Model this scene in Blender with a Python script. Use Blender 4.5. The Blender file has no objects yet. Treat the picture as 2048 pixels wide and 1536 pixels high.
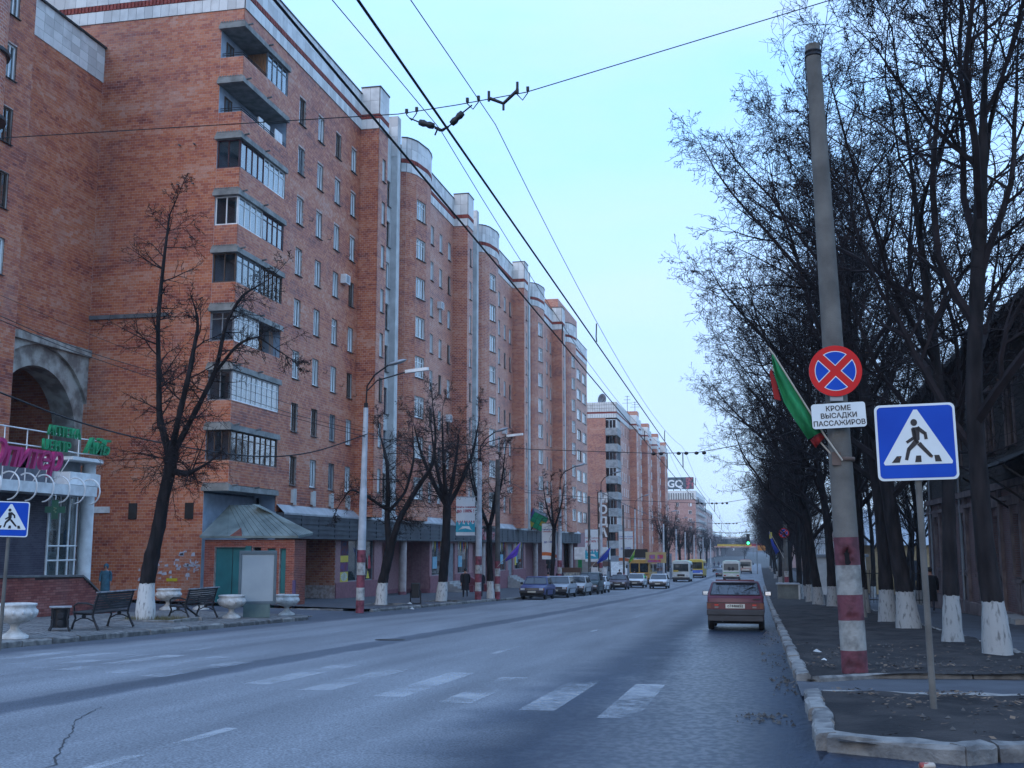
import bpy, bmesh, math, random
from math import sin, cos, pi, radians, sqrt, atan2, hypot
from mathutils import Vector, Matrix
import numpy as np

# ------------------------------------------------------------------ camera, world, sun
S = bpy.context.scene
COL = S.collection
H0 = 1.5
F_PX = 2248.0
TH = math.atan(324 / F_PX)
PS = math.atan(493 / F_PX * math.cos(TH))
cam = bpy.data.cameras.new('camera'); cam_o = bpy.data.objects.new('camera', cam); COL.objects.link(cam_o)
cam.sensor_width = 36.0; cam.lens = 36.0 * F_PX / 2048; cam.clip_start = 0.05; cam.clip_end = 9000
cam_o.location = (0, 0, H0)
d_ = Vector((-sin(PS) * cos(TH), cos(PS) * cos(TH), sin(TH)))
cam_o.rotation_euler = d_.to_track_quat('-Z', 'Y').to_euler()
S.camera = cam_o

SUN_EL, SUN_AZ = 20.0, 186.0          # degrees; azimuth clockwise from +Y
W = bpy.data.worlds.new('World'); S.world = W; W.use_nodes = True
nt = W.node_tree; nt.nodes.clear()
def N(nt, t, **kw):
    n = nt.nodes.new(t)
    for k, v in kw.items():
        if k.startswith('i_'):
            n.inputs[k[2:].replace('_', ' ')].default_value = v
        else:
            setattr(n, k, v)
    return n
def Lk(nt, a, b): nt.links.new(a, b)
sky = N(nt, 'ShaderNodeTexSky', sky_type='NISHITA', sun_disc=False)
sky.sun_elevation = radians(SUN_EL); sky.sun_rotation = radians(SUN_AZ); sky.air_density = 1.0; sky.dust_density = 1.2; sky.ozone_density = 1.0; sky.altitude = 100
tc = N(nt, 'ShaderNodeTexCoord')
sep = N(nt, 'ShaderNodeSeparateXYZ'); Lk(nt, tc.outputs['Generated'], sep.inputs[0])
# thin overcast veil: pale cyan overhead, a little lilac-white lower down
rz = N(nt, 'ShaderNodeValToRGB'); e = rz.color_ramp.elements
e[0].position = 0.0; e[0].color = (6.8, 9.2, 12.2, 1)
e[1].position = 1.0; e[1].color = (9.5, 16.0, 29.0, 1)
for ps_, cc_ in ((.12, (6.2, 9.0, 13.2)), (.26, (5.8, 9.8, 16.0)), (.42, (4.7, 9.8, 18.0)), (.65, (8.0, 13.8, 24.0))):
    m1 = e.new(ps_); m1.color = (*cc_, 1)
Lk(nt, sep.outputs['Z'], rz.inputs[0])
mp = N(nt, 'ShaderNodeMapping'); mp.inputs['Scale'].default_value = (1.3, 1.3, 4.0); Lk(nt, tc.outputs['Generated'], mp.inputs[0])
cn = N(nt, 'ShaderNodeTexNoise'); cn.inputs['Scale'].default_value = 1.6; cn.inputs['Detail'].default_value = 5; cn.inputs['Roughness'].default_value = .55
Lk(nt, mp.outputs[0], cn.inputs['Vector'])
cr = N(nt, 'ShaderNodeValToRGB'); cr.color_ramp.elements[0].position = .42; cr.color_ramp.elements[1].position = .68
Lk(nt, cn.outputs['Fac'], cr.inputs[0])
cm = N(nt, 'ShaderNodeMixRGB'); cm.blend_type = 'MIX'; cm.inputs[2].default_value = (7.0, 9.6, 14.5, 1)
cmf = N(nt, 'ShaderNodeMath', operation='MULTIPLY'); cmf.inputs[1].default_value = .8
Lk(nt, cr.outputs[0], cmf.inputs[0]); Lk(nt, cmf.outputs[0], cm.inputs[0]); Lk(nt, rz.outputs[0], cm.inputs[1])
vm = N(nt, 'ShaderNodeMixRGB'); vm.inputs[0].default_value = .93
Lk(nt, sky.outputs[0], vm.inputs[1]); Lk(nt, cm.outputs[0], vm.inputs[2])
bg = N(nt, 'ShaderNodeBackground'); bg.inputs['Strength'].default_value = 0.1
Lk(nt, vm.outputs[0], bg.inputs[0])
wo = N(nt, 'ShaderNodeOutputWorld'); Lk(nt, bg.outputs[0], wo.inputs[0])

sl = bpy.data.lights.new('sun', 'SUN'); sl.energy = 0.7; sl.angle = radians(28); sl.color = (1.0, .80, .62)
so = bpy.data.objects.new('sun', sl); COL.objects.link(so)
az, el = radians(SUN_AZ), radians(SUN_EL)
so.rotation_euler = (-Vector((sin(az) * cos(el), cos(az) * cos(el), sin(el)))).to_track_quat('-Z', 'Y').to_euler()
vs = S.view_settings; vs.view_transform = 'Standard'; vs.look = 'None'; vs.exposure = 0.1; vs.gamma = 1.0
vs.use_curve_mapping = False
try:
    S.cycles.max_bounces = 5; S.cycles.diffuse_bounces = 2; S.cycles.glossy_bounces = 3; S.cycles.transparent_max_bounces = 24; S.cycles.volume_bounces = 0
    S.cycles.volume_step_rate = 8; S.cycles.volume_max_steps = 16
except Exception: pass

# ------------------------------------------------------------------ ground profile
_ys = [-40, 0, 50, 100, 150, 200, 250, 300, 400, 600, 3000]
_zs = [1.08, 0, -1.35, -2.53, -3.33, -3.9, -4.3, -4.6, -4.8, -4.8, -4.8]
def zr(y): return float(np.interp(y, _ys, _zs))
def pav(x, y):
    r = float(np.interp(y, [0, 45, 54], [.025, .025, .002]))
    return zr(y) + .12 + max(0.0, -15.2 - x) * r
def kl(y):   # x of the left kerb's road edge
    return float(np.interp(y, [-50, 38, 45, 62, 70, 80, 92, 105, 125, 140, 154, 164, 400], [-15, -15, -15.75, -15.5, -15.0, -14.6, -14.2, -14.3, -14.9, -15.8, -16, -13.6, -12.9]))

# ------------------------------------------------------------------ materials
MATS = {}
def mat(name, c, rough=.75, metal=0, c2=None, vs=2.5, bump=0, bs=30, coord='pos', spec=.4, detail=4, emit=None, island=0, lo=.35, hi=.65, stretch=None):
    if name in MATS: return MATS[name]
    m = bpy.data.materials.new(name); m.use_nodes = True; t = m.node_tree; t.nodes.clear()
    out = N(t, 'ShaderNodeOutputMaterial'); p = N(t, 'ShaderNodeBsdfPrincipled'); Lk(t, p.outputs[0], out.inputs[0])
    p.inputs['Roughness'].default_value = rough; p.inputs['Metallic'].default_value = metal
    p.inputs['Specular IOR Level'].default_value = spec
    if c2 is None: c2 = tuple(v * .72 for v in c)
    if coord == 'pos': src = N(t, 'ShaderNodeNewGeometry').outputs['Position']
    else: src = N(t, 'ShaderNodeTexCoord').outputs['Object']
    if stretch:
        mpn = N(t, 'ShaderNodeMapping'); mpn.inputs['Scale'].default_value = stretch; Lk(t, src, mpn.inputs[0]); src = mpn.outputs[0]
    n = N(t, 'ShaderNodeTexNoise'); n.inputs['Scale'].default_value = vs; n.inputs['Detail'].default_value = detail; Lk(t, src, n.inputs['Vector'])
    r = N(t, 'ShaderNodeValToRGB'); r.color_ramp.elements[0].position = lo; r.color_ramp.elements[1].position = hi
    r.color_ramp.elements[0].color = (*c2, 1); r.color_ramp.elements[1].color = (*c, 1)
    fac = n.outputs['Fac']
    if island:
        g = N(t, 'ShaderNodeNewGeometry'); oi = N(t, 'ShaderNodeObjectInfo')
        a = N(t, 'ShaderNodeMath', operation='ADD'); Lk(t, g.outputs['Random Per Island'], a.inputs[0]); Lk(t, oi.outputs['Random'], a.inputs[1])
        f = N(t, 'ShaderNodeMath', operation='FRACT'); Lk(t, a.outputs[0], f.inputs[0])
        mx = N(t, 'ShaderNodeMath', operation='MULTIPLY_ADD'); mx.inputs[1].default_value = island; Lk(t, f.outputs[0], mx.inputs[0])
        s2 = N(t, 'ShaderNodeMath', operation='SUBTRACT'); s2.inputs[1].default_value = island / 2; Lk(t, fac, s2.inputs[0]); Lk(t, s2.outputs[0], mx.inputs[2])
        fac = mx.outputs[0]
    Lk(t, fac, r.inputs[0]); Lk(t, r.outputs[0], p.inputs['Base Color'])
    if bump:
        b = N(t, 'ShaderNodeBump'); b.inputs['Strength'].default_value = bump; b.inputs['Distance'].default_value = .02
        n2 = N(t, 'ShaderNodeTexNoise'); n2.inputs['Scale'].default_value = bs; n2.inputs['Detail'].default_value = 5; Lk(t, src, n2.inputs['Vector'])
        Lk(t, n2.outputs['Fac'], b.inputs['Height']); Lk(t, b.outputs[0], p.inputs['Normal'])
    if emit:
        p.inputs['Emission Color'].default_value = (*emit[:3], 1); p.inputs['Emission Strength'].default_value = emit[3]
    MATS[name] = m; m['p'] = 1
    return m

def brick_mat(name, texture, bw=.27, bh=.142, cols=((.22, .05, .035), (.40, .105, .055), (.52, .17, .075), (.55, .27, .185)), mortar=(.54, .41, .36), rough=.5):
    m = bpy.data.materials.new(name); m.use_nodes = True; t = m.node_tree; t.nodes.clear()
    out = N(t, 'ShaderNodeOutputMaterial'); p = N(t, 'ShaderNodeBsdfPrincipled'); Lk(t, p.outputs[0], out.inputs[0])
    p.inputs['Roughness'].default_value = rough; p.inputs['Specular IOR Level'].default_value = .45
    g = N(t, 'ShaderNodeNewGeometry'); sp = N(t, 'ShaderNodeSeparateXYZ'); Lk(t, g.outputs['Position'], sp.inputs[0])
    ad = N(t, 'ShaderNodeMath', operation='ADD'); Lk(t, sp.outputs[0], ad.inputs[0]); Lk(t, sp.outputs[1], ad.inputs[1])
    cb = N(t, 'ShaderNodeCombineXYZ'); Lk(t, ad.outputs[0], cb.inputs[0]); Lk(t, sp.outputs[2], cb.inputs[1])
    # zones of differently fired batches, laid course by course
    z1 = N(t, 'ShaderNodeTexNoise'); z1.inputs['Scale'].default_value = .16; z1.inputs['Detail'].default_value = 3
    mz = N(t, 'ShaderNodeMapping'); mz.inputs['Scale'].default_value = (1, 5.5, 1); Lk(t, cb.outputs[0], mz.inputs[0]); Lk(t, mz.outputs[0], z1.inputs['Vector'])
    z2 = N(t, 'ShaderNodeTexNoise'); z2.inputs['Scale'].default_value = 1.9; z2.inputs['Detail'].default_value = 4; Lk(t, cb.outputs[0], z2.inputs['Vector'])
    if texture:
        bt = N(t, 'ShaderNodeTexBrick'); bt.inputs['Scale'].default_value = 1.0
        bt.inputs['Brick Width'].default_value = bw; bt.inputs['Row Height'].default_value = bh; bt.inputs['Mortar Size'].default_value = .010
        bt.inputs['Color1'].default_value = (0, 0, 0, 1); bt.inputs['Color2'].default_value = (1, 1, 1, 1); bt.inputs['Mortar'].default_value = (.5, .5, .5, 1)
        Lk(t, cb.outputs[0], bt.inputs['Vector']); rnd = bt.outputs['Color']
    else:
        oi = N(t, 'ShaderNodeObjectInfo'); a = N(t, 'ShaderNodeMath', operation='ADD')
        Lk(t, g.outputs['Random Per Island'], a.inputs[0]); Lk(t, oi.outputs['Random'], a.inputs[1])
        fr = N(t, 'ShaderNodeMath', operation='FRACT'); Lk(t, a.outputs[0], fr.inputs[0]); rnd = fr.outputs[0]
    a1 = N(t, 'ShaderNodeMath', operation='MULTIPLY'); a1.inputs[1].default_value = .34; Lk(t, rnd, a1.inputs[0])
    a2 = N(t, 'ShaderNodeMath', operation='MULTIPLY_ADD'); a2.inputs[1].default_value = 1.05; Lk(t, z1.outputs['Fac'], a2.inputs[0]); Lk(t, a1.outputs[0], a2.inputs[2])
    a3 = N(t, 'ShaderNodeMath', operation='MULTIPLY_ADD'); a3.inputs[1].default_value = .26; Lk(t, z2.outputs['Fac'], a3.inputs[0]); Lk(t, a2.outputs[0], a3.inputs[2])
    a4 = N(t, 'ShaderNodeMath', operation='SUBTRACT'); a4.inputs[1].default_value = .33; Lk(t, a3.outputs[0], a4.inputs[0])
    r = N(t, 'ShaderNodeValToRGB'); e = r.color_ramp.elements
    e[0].position = .18; e[0].color = (*cols[0], 1); e[1].position = .80; e[1].color = (*cols[3], 1)
    q = e.new(.38); q.color = (*cols[1], 1); q = e.new(.58); q.color = (*cols[2], 1)
    Lk(t, a4.outputs[0], r.inputs[0]); colr = r.outputs[0]
    n3 = N(t, 'ShaderNodeTexNoise'); n3.inputs['Scale'].default_value = 14; n3.inputs['Detail'].default_value = 4; Lk(t, g.outputs['Position'], n3.inputs['Vector'])
    dm = N(t, 'ShaderNodeMixRGB'); dm.blend_type = 'MULTIPLY'; dm.inputs[0].default_value = .55
    Lk(t, colr, dm.inputs[1])
    rr = N(t, 'ShaderNodeValToRGB'); rr.color_ramp.elements[0].position = .3; rr.color_ramp.elements[0].color = (.62, .60, .60, 1); rr.color_ramp.elements[1].position = .6
    Lk(t, n3.outputs['Fac'], rr.inputs[0]); Lk(t, rr.outputs[0], dm.inputs[2]); colr = dm.outputs[0]
    z5 = N(t, 'ShaderNodeTexNoise'); z5.inputs['Scale'].default_value = .55; z5.inputs['Detail'].default_value = 7; m5 = N(t, 'ShaderNodeMapping'); m5.inputs['Scale'].default_value = (1.5, .5, 1); Lk(t, cb.outputs[0], m5.inputs[0]); Lk(t, m5.outputs[0], z5.inputs['Vector'])
    r5 = N(t, 'ShaderNodeMapRange'); r5.inputs[1].default_value = .52; r5.inputs[2].default_value = .72; r5.inputs[4].default_value = .28; Lk(t, z5.outputs['Fac'], r5.inputs[0]); x5 = N(t, 'ShaderNodeMixRGB'); x5.inputs[2].default_value = (*tuple(.55 * v + .10 for v in cols[3]), 1); Lk(t, r5.outputs[0], x5.inputs[0]); Lk(t, colr, x5.inputs[1]); colr = x5.outputs[0]
    if texture:
        mx = N(t, 'ShaderNodeMixRGB'); Lk(t, bt.outputs['Fac'], mx.inputs[0]); Lk(t, colr, mx.inputs[1]); mx.inputs[2].default_value = (*mortar, 1); colr = mx.outputs[0]
        b = N(t, 'ShaderNodeBump'); b.inputs['Strength'].default_value = .6; b.inputs['Distance'].default_value = .01; b.invert = True
        Lk(t, bt.outputs['Fac'], b.inputs['Height']); Lk(t, b.outputs[0], p.inputs['Normal'])
    Lk(t, colr, p.inputs['Base Color'])
    MATS[name] = m
    return m

M_BR = brick_mat('brick_block', False)
M_BRT = brick_mat('brick_block_far', True)
RED = ((.10, .028, .028), (.17, .04, .038), (.25, .065, .05), (.34, .13, .11))
M_RB = brick_mat('small_red_brick', False, cols=RED)
M_RBT = brick_mat('small_red_brick_far', True, bw=.26, bh=.077, cols=RED)
M_KB = brick_mat('kiosk_brick', False, cols=((.15, .035, .028), (.24, .055, .04), (.33, .085, .05), (.40, .15, .1)))
DK = ((.035, .03, .05), (.05, .042, .065), (.07, .06, .085), (.10, .09, .11))
M_DB = brick_mat('dark_brick', False, cols=DK)
M_MORT = mat('mortar', (.60, .47, .42), .9, c2=(.36, .24, .20), vs=6, bump=.3, bs=60)
M_MORTD = mat('dark_mortar', (.16, .16, .18), .9, vs=6)
M_CONC = mat('concrete', (.36, .35, .33), .85, c2=(.22, .215, .21), vs=1.8, bump=.35, bs=18, detail=8)
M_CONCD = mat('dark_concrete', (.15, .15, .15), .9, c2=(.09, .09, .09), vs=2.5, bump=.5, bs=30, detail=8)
M_KERB = mat('kerb_concrete', (.215, .205, .19), .85, c2=(.09, .087, .085), vs=5, bump=.8, bs=22, detail=8, island=.3)
M_PLAST = mat('pale_panel_concrete', (.58, .57, .54), .8, c2=(.42, .41, .39), vs=1.2, bump=.15, bs=25, detail=6)
M_TILE = mat('pale_facing_tile', (.70, .68, .64), .5, c2=(.52, .50, .47), vs=1.4, island=.5, detail=5)
M_TJ = mat('tile_joint', (.16, .15, .14), .9)
M_DENT = mat('dentil_brick', (.30, .055, .035), .7, c2=(.20, .035, .025), vs=3, island=.4)
M_ROOFE = mat('roof_edge_metal', (.05, .055, .06), .5, metal=.5)
M_WHITE = mat('white_paint', (.75, .75, .73), .45, c2=(.58, .57, .55), vs=3)
M_WFR = mat('white_window_frame', (.82, .82, .80), .5, c2=(.68, .68, .66), vs=2, island=.3)
M_BFR = mat('brown_window_frame', (.10, .055, .035), .6, c2=(.05, .03, .02), vs=4)
M_MFR = mat('maroon_window_frame', (.06, .01, .018), .5, c2=(.04, .008, .012))
M_GFR = mat('grey_window_frame', (.22, .24, .26), .5, c2=(.14, .15, .16), vs=4)
M_REVEAL = mat('window_reveal', (.50, .46, .43), .9, c2=(.30, .22, .19), vs=.8)
M_SILL = mat('dark_sill', (.045, .045, .05), .5, metal=.3)
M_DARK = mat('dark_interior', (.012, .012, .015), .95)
M_CURT = mat('curtain', (.78, .78, .76), .9, c2=(.50, .50, .50), vs=.35, bump=.8, bs=10, stretch=(5, 5, .3), coord='pos')
M_RAIL = mat('dark_iron', (.02, .02, .024), .55, metal=.4)
M_TEAL = mat('teal_paint', (.022, .16, .17), .5, c2=(.016, .12, .13), vs=1.5)
M_GREY = mat('grey_metal', (.26, .28, .30), .45, metal=.5, c2=(.20, .22, .24), vs=2)
M_ROOFM = mat('roof_sheet', (.20, .25, .24), .5, metal=.25, c2=(.11, .145, .145), vs=1.2, bump=.25, bs=5, detail=6)
M_FASC = mat('fascia_sheet', (.075, .085, .095), .6, metal=.2, c2=(.045, .05, .06), vs=1.0, bump=.2, bs=8, detail=6)
M_FLASH = mat('flashing_sheet', (.42, .44, .45), .5, metal=.3, c2=(.28, .29, .30), vs=1.2)
M_PINK = mat('pink_stone', (.33, .17, .17), .6, c2=(.24, .115, .12), vs=6, bump=.15, bs=40, detail=8)
M_PINKD = mat('pink_plinth', (.25, .10, .115), .65, c2=(.17, .065, .08), vs=6, bump=.15, bs=40, detail=8)
M_CRIM = mat('crimson_paint', (.16, .03, .045), .6)
M_PCOL = mat('pillar_render', (.46, .38, .35), .8, c2=(.34, .27, .25), vs=3, bump=.2)
M_ASPHP = mat('pavement_asphalt', (.060, .064, .074), .8, c2=(.038, .040, .048), vs=1.2, bump=.4, bs=60, detail=8)
M_PAVER = mat('paver', (.17, .165, .16), .8, c2=(.10, .10, .10), vs=2.0, island=.35, detail=6, bump=.2)
M_BARK = mat('bark', (.024, .020, .021), .95, c2=(.008, .007, .008), spec=.2, vs=6, bump=1.0, bs=14, detail=8, stretch=(1, 1, .25), coord='obj')
M_TWIG = mat('twig_bark', (.022, .017, .019), .9, c2=(.011, .009, .010), spec=.15, vs=3, coord='obj')
M_LEAF = mat('dead_leaf', (.085, .045, .022), .9, c2=(.05, .028, .018), vs=2, coord='obj', island=.5)
M_BLACK = mat('black_paint', (.012, .012, .014), .5)
M_RUB = mat('rubber', (.018, .018, .02), .85)
M_WIRE = mat('wire', (.02, .022, .026), .5, metal=.5)
M_CHROME = mat('chrome', (.45, .46, .48), .25, metal=.9)
M_HL = mat('headlamp_glass', (.55, .58, .6), .15, c2=(.4, .42, .45))
M_TAIL = mat('tail_lamp_red', (.35, .015, .012), .25)
M_SKIN = mat('skin', (.42, .22, .16), .6, coord='obj')
M_LITTER = mat('paper_scrap', (.5, .5, .48), .9, island=.8)

def glass_mat(name, tint=(.02, .025, .03), refl=.9, trans=.35, pwr=4.0):
    m = bpy.data.materials.new(name); m.use_nodes = True; t = m.node_tree; t.nodes.clear()
    out = N(t, 'ShaderNodeOutputMaterial'); lw = N(t, 'ShaderNodeLayerWeight'); lw.inputs[0].default_value = .5; pw = N(t, 'ShaderNodeMath', operation='POWER'); pw.inputs[1].default_value = pwr; Lk(t, lw.outputs['Facing'], pw.inputs[0]); fr = N(t, 'ShaderNodeMath', operation='MULTIPLY_ADD'); fr.inputs[1].default_value = .9; fr.inputs[2].default_value = .06; Lk(t, pw.outputs[0], fr.inputs[0])
    gl = N(t, 'ShaderNodeBsdfGlossy'); gl.inputs['Roughness'].default_value = .03; gl.inputs['Color'].default_value = (refl, refl, refl, 1)
    tr = N(t, 'ShaderNodeBsdfTransparent'); tr.inputs[0].default_value = (.72, .78, .80, 1)
    df = N(t, 'ShaderNodeBsdfDiffuse'); df.inputs[0].default_value = (*tint, 1)
    a = N(t, 'ShaderNodeMixShader'); a.inputs[0].default_value = trans; Lk(t, df.outputs[0], a.inputs[1]); Lk(t, tr.outputs[0], a.inputs[2])
    b = N(t, 'ShaderNodeMixShader'); Lk(t, fr.outputs[0], b.inputs[0]); Lk(t, a.outputs[0], b.inputs[1]); Lk(t, gl.outputs[0], b.inputs[2])
    Lk(t, b.outputs[0], out.inputs[0]); MATS[name] = m; return m
M_GLASS = glass_mat('window_glass', trans=.9, pwr=2.4)
M_SGLASS = glass_mat('shop_glass', (.03, .05, .055), trans=.75)
M_CGLASS = glass_mat('car_glass', (.015, .02, .025), trans=.25)

# ------------------------------------------------------------------ mesh builder and object helpers
class MB:
    def __init__(s): s.v = []; s.f = []; s.m = []; s.sm = []; s.M = None
    def add(s, vs, fs, mi=0, sm=False):
        b = len(s.v)
        if s.M is not None: vs = [tuple(s.M @ Vector(v)) for v in vs]
        s.v += [tuple(v) for v in vs]; s.f += [tuple(b + i for i in f) for f in fs]; s.m += [mi] * len(fs); s.sm += [sm] * len(fs); return s
    def box(s, x0, x1, y0, y1, z0, z1, mi=0):
        return s.add([(x0, y0, z0), (x1, y0, z0), (x1, y1, z0), (x0, y1, z0), (x0, y0, z1), (x1, y0, z1), (x1, y1, z1), (x0, y1, z1)],
                     [(3, 2, 1, 0), (4, 5, 6, 7), (0, 1, 5, 4), (1, 2, 6, 5), (2, 3, 7, 6), (3, 0, 4, 7)], mi)
    def quad(s, a, b, c, d, mi=0): return s.add([a, b, c, d], [(0, 1, 2, 3)], mi)
    def prism(s, pts, z0, z1, mi=0):
        n = len(pts)
        z0f = z0 if callable(z0) else (lambda x, y: z0); z1f = z1 if callable(z1) else (lambda x, y: z1)
        vs = [(x, y, z0f(x, y)) for x, y in pts] + [(x, y, z1f(x, y)) for x, y in pts]
        fs = [tuple(range(n - 1, -1, -1)), tuple(range(n, 2 * n))] + [(i, (i + 1) % n, n + (i + 1) % n, n + i) for i in range(n)]
        return s.add(vs, fs, mi)
    def tube(s, path, rad, n=8, mi=0, cap=True, sm=True):
        path = [Vector(p) for p in path]
        if not hasattr(rad, '__len__'): rad = [rad] * len(path)
        vs = []; fs = []; ref = None
        for i, p in enumerate(path):
            d = (path[min(i + 1, len(path) - 1)] - path[max(i - 1, 0)])
            if d.length < 1e-9: d = Vector((0, 0, 1))
            d.normalize()
            if ref is None: ref = Vector((1, 0, 0)) if abs(d.x) < .8 else Vector((0, 1, 0))
            u = (ref - d * ref.dot(d)).normalized(); w = d.cross(u); ref = u
            for k in range(n):
                a = 2 * pi * k / n; vs.append(tuple(p + (u * cos(a) + w * sin(a)) * rad[i]))
        for i in range(len(path) - 1):
            for k in range(n):
                fs.append((i * n + k, i * n + (k + 1) % n, (i + 1) * n + (k + 1) % n, (i + 1) * n + k))
        s.add(vs, fs, mi, sm)
        if cap:
            s.add(vs[:n], [tuple(range(n - 1, -1, -1))], mi); s.add(vs[-n:], [tuple(range(n))], mi)
        return s
    def cyl(s, c, r, h, n=16, mi=0, r2=None, sm=True):
        return s.tube([c, (c[0], c[1], c[2] + h)], [r, r if r2 is None else r2], n, mi, True, sm)
    def lathe(s, c, prof, n=24, mi=0, axis='z'):
        vs = []; fs = []
        for r, z in prof:
            for k in range(n):
                a = 2 * pi * k / n
                p = (r * cos(a), r * sin(a), z)
                if axis == 'x': p = (z, r * cos(a), r * sin(a))
                if axis == 'y': p = (r * cos(a), z, r * sin(a))
                vs.append((c[0] + p[0], c[1] + p[1], c[2] + p[2]))
        for i in range(len(prof) - 1):
            for k in range(n): fs.append((i * n + k, i * n + (k + 1) % n, (i + 1) * n + (k + 1) % n, (i + 1) * n + k))
        s.add(vs, fs, mi, True)
        s.add(vs[:n], [tuple(range(n - 1, -1, -1))], mi); s.add(vs[-n:], [tuple(range(n))], mi); return s
    def sphere(s, c, r, n=10, mi=0, sc=(1, 1, 1)):
        vs = []; fs = []; R = n // 2 + 1
        for i in range(R + 1):
            th = pi * i / R
            for k in range(n):
                a = 2 * pi * k / n; vs.append((c[0] + r * sc[0] * sin(th) * cos(a), c[1] + r * sc[1] * sin(th) * sin(a), c[2] + r * sc[2] * cos(th)))
        for i in range(R):
            for k in range(n): fs.append((i * n + k, (i + 1) * n + k, (i + 1) * n + (k + 1) % n, i * n + (k + 1) % n))
        return s.add(vs, fs, mi, True)
    def mesh(s, name, mats):
        me = bpy.data.meshes.new(name); me.from_pydata(s.v, [], s.f)
        if not isinstance(mats, (list, tuple)): mats = [mats]
        for m in mats: me.materials.append(m)
        me.polygons.foreach_set('material_index', s.m); me.polygons.foreach_set('use_smooth', s.sm); me.update(); return me
    def build(s, name, mats, parent=None, **kw):
        return link(bpy.data.objects.new(name, s.mesh(name, mats)), parent, **kw)

def link(o, parent=None, loc=None, rotz=None, label=None, cat=None, group=None, kind=None, bevel=0, mw=None):
    COL.objects.link(o)
    if mw is not None: o.matrix_world = mw
    if loc is not None: o.location = loc
    if rotz is not None: o.rotation_euler[2] = rotz
    if parent: o.parent = parent
    if label: o['label'] = label
    if cat: o['category'] = cat
    if group: o['group'] = group
    if kind: o['kind'] = kind
    if bevel:
        b = o.modifiers.new('bevel', 'BEVEL'); b.width = bevel; b.segments = 2; b.limit_method = 'ANGLE'; b.angle_limit = radians(40)
    return o
def thing(name, label, cat, loc=(0, 0, 0), rotz=0, group=None):
    o = bpy.data.objects.new(name, None); o.empty_display_size = .3
    return link(o, loc=loc, rotz=rotz, label=label, cat=cat, group=group)
def inst(o, name, me, parent, mw=None, loc=None, **kw):
    return link(bpy.data.objects.new(name, me), parent, loc=loc, mw=mw, **kw)
def kids(o): return KIDS.get(o.name, [])
def copytree(o, parent=None):
    def ch(x): return [c for c in bpy.data.objects if c.parent == x]
    return _ct(o, parent, ch)
def _ct(o, parent, ch):
    c = o.copy(); COL.objects.link(c); c.parent = parent
    for k in ch(o): _ct(k, c, ch)
    return c
def struct(mb, name, mats, **kw): return mb.build(name, mats, kind='structure', **kw)

FACE5 = np.array([[0, 1, 5, 4], [1, 2, 6, 5], [4, 5, 6, 7], [3, 0, 4, 7], [3, 2, 1, 0]])  # front, right, top, left, bottom
class Bricks:
    """Collects brick-like boxes (a wall direction, a span and a height); nearest ones become parts, the rest one part of stuff."""
    def __init__(s, parent, name, m, n_single=300, gname=None):
        s.a = []; s.parent = parent; s.name = name; s.m = m; s.n = n_single; s.gname = gname or name + 's'
    def put(s, p, d, s0, s1, z0, z1, proud=.007, deep=.03):
        s.a.append((p[0], p[1], d[0], d[1], s0, s1, z0, z1, proud, deep))
    def done(s):
        if not s.a: return
        A = np.array(s.a, dtype=np.float64)
        mid = (A[:, 4] + A[:, 5]) / 2
        cx = A[:, 0] + A[:, 2] * mid; cy = A[:, 1] + A[:, 3] * mid; cz = (A[:, 6] + A[:, 7]) / 2
        dist = np.sqrt(cx ** 2 + cy ** 2 + (cz - 1.5) ** 2)
        ang = np.abs(np.arctan2(cx, cy) + PS)
        el_ = np.abs(np.arctan2(cz - 1.5, np.hypot(cx, cy)) - TH)
        score = dist + np.where((ang < .40) & (el_ < .32), 0, 1000) - (A[:, 5] - A[:, 4]) * 3
        order = np.argsort(score)
        near = order[:s.n]; far = order[s.n:]
        unit = s._unit()
        for i in near:
            px, py, dx, dy, s0, s1, z0, z1, pr, dp = A[i]
            o = bpy.data.objects.new(s.name, unit); COL.objects.link(o); o.parent = s.parent
            n = (dy, -dx)
            m = Matrix(((dx * (s1 - s0), -n[0] * (pr + dp), 0, px + dx * s0 + n[0] * pr), (dy * (s1 - s0), -n[1] * (pr + dp), 0, py + dy * s0 + n[1] * pr), (0, 0, z1 - z0, z0), (0, 0, 0, 1)))
            o.matrix_basis = m
        if len(far):
            B = A[far]; k = len(B)
            V = np.empty((k, 8, 3))
            nx, ny = B[:, 3], -B[:, 2]
            for j, (u, w, h) in enumerate(((0, 0, 0), (1, 0, 0), (1, 1, 0), (0, 1, 0), (0, 0, 1), (1, 0, 1), (1, 1, 1), (0, 1, 1))):
                sl_ = B[:, 4] if u == 0 else B[:, 5]; off = B[:, 8] if w == 0 else -B[:, 9]
                V[:, j, 0] = B[:, 0] + B[:, 2] * sl_ + nx * off; V[:, j, 1] = B[:, 1] + B[:, 3] * sl_ + ny * off; V[:, j, 2] = B[:, 6] if h == 0 else B[:, 7]
            Fc = (FACE5[None] + (np.arange(k) * 8)[:, None, None]).reshape(-1)
            me = bpy.data.meshes.new(s.gname); me.vertices.add(k * 8); me.vertices.foreach_set('co', V.reshape(-1))
            me.loops.add(k * 20); me.loops.foreach_set('vertex_index', Fc.astype(np.int32))
            me.polygons.add(k * 5); me.polygons.foreach_set('loop_start', np.arange(0, k * 20, 4, dtype=np.int32)); me.polygons.foreach_set('loop_total', np.full(k * 5, 4, dtype=np.int32))
            me.polygons.foreach_set('use_smooth', np.zeros(k * 5, dtype=bool)); me.update(calc_edges=True); me.materials.append(s.m)
            o = bpy.data.objects.new(s.gname, me); link(o, s.parent, kind='stuff')
    def _unit(s):
        b = MB(); b.box(0, 1, 0, 1, 0, 1); return b.mesh(s.name, s.m)

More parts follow.
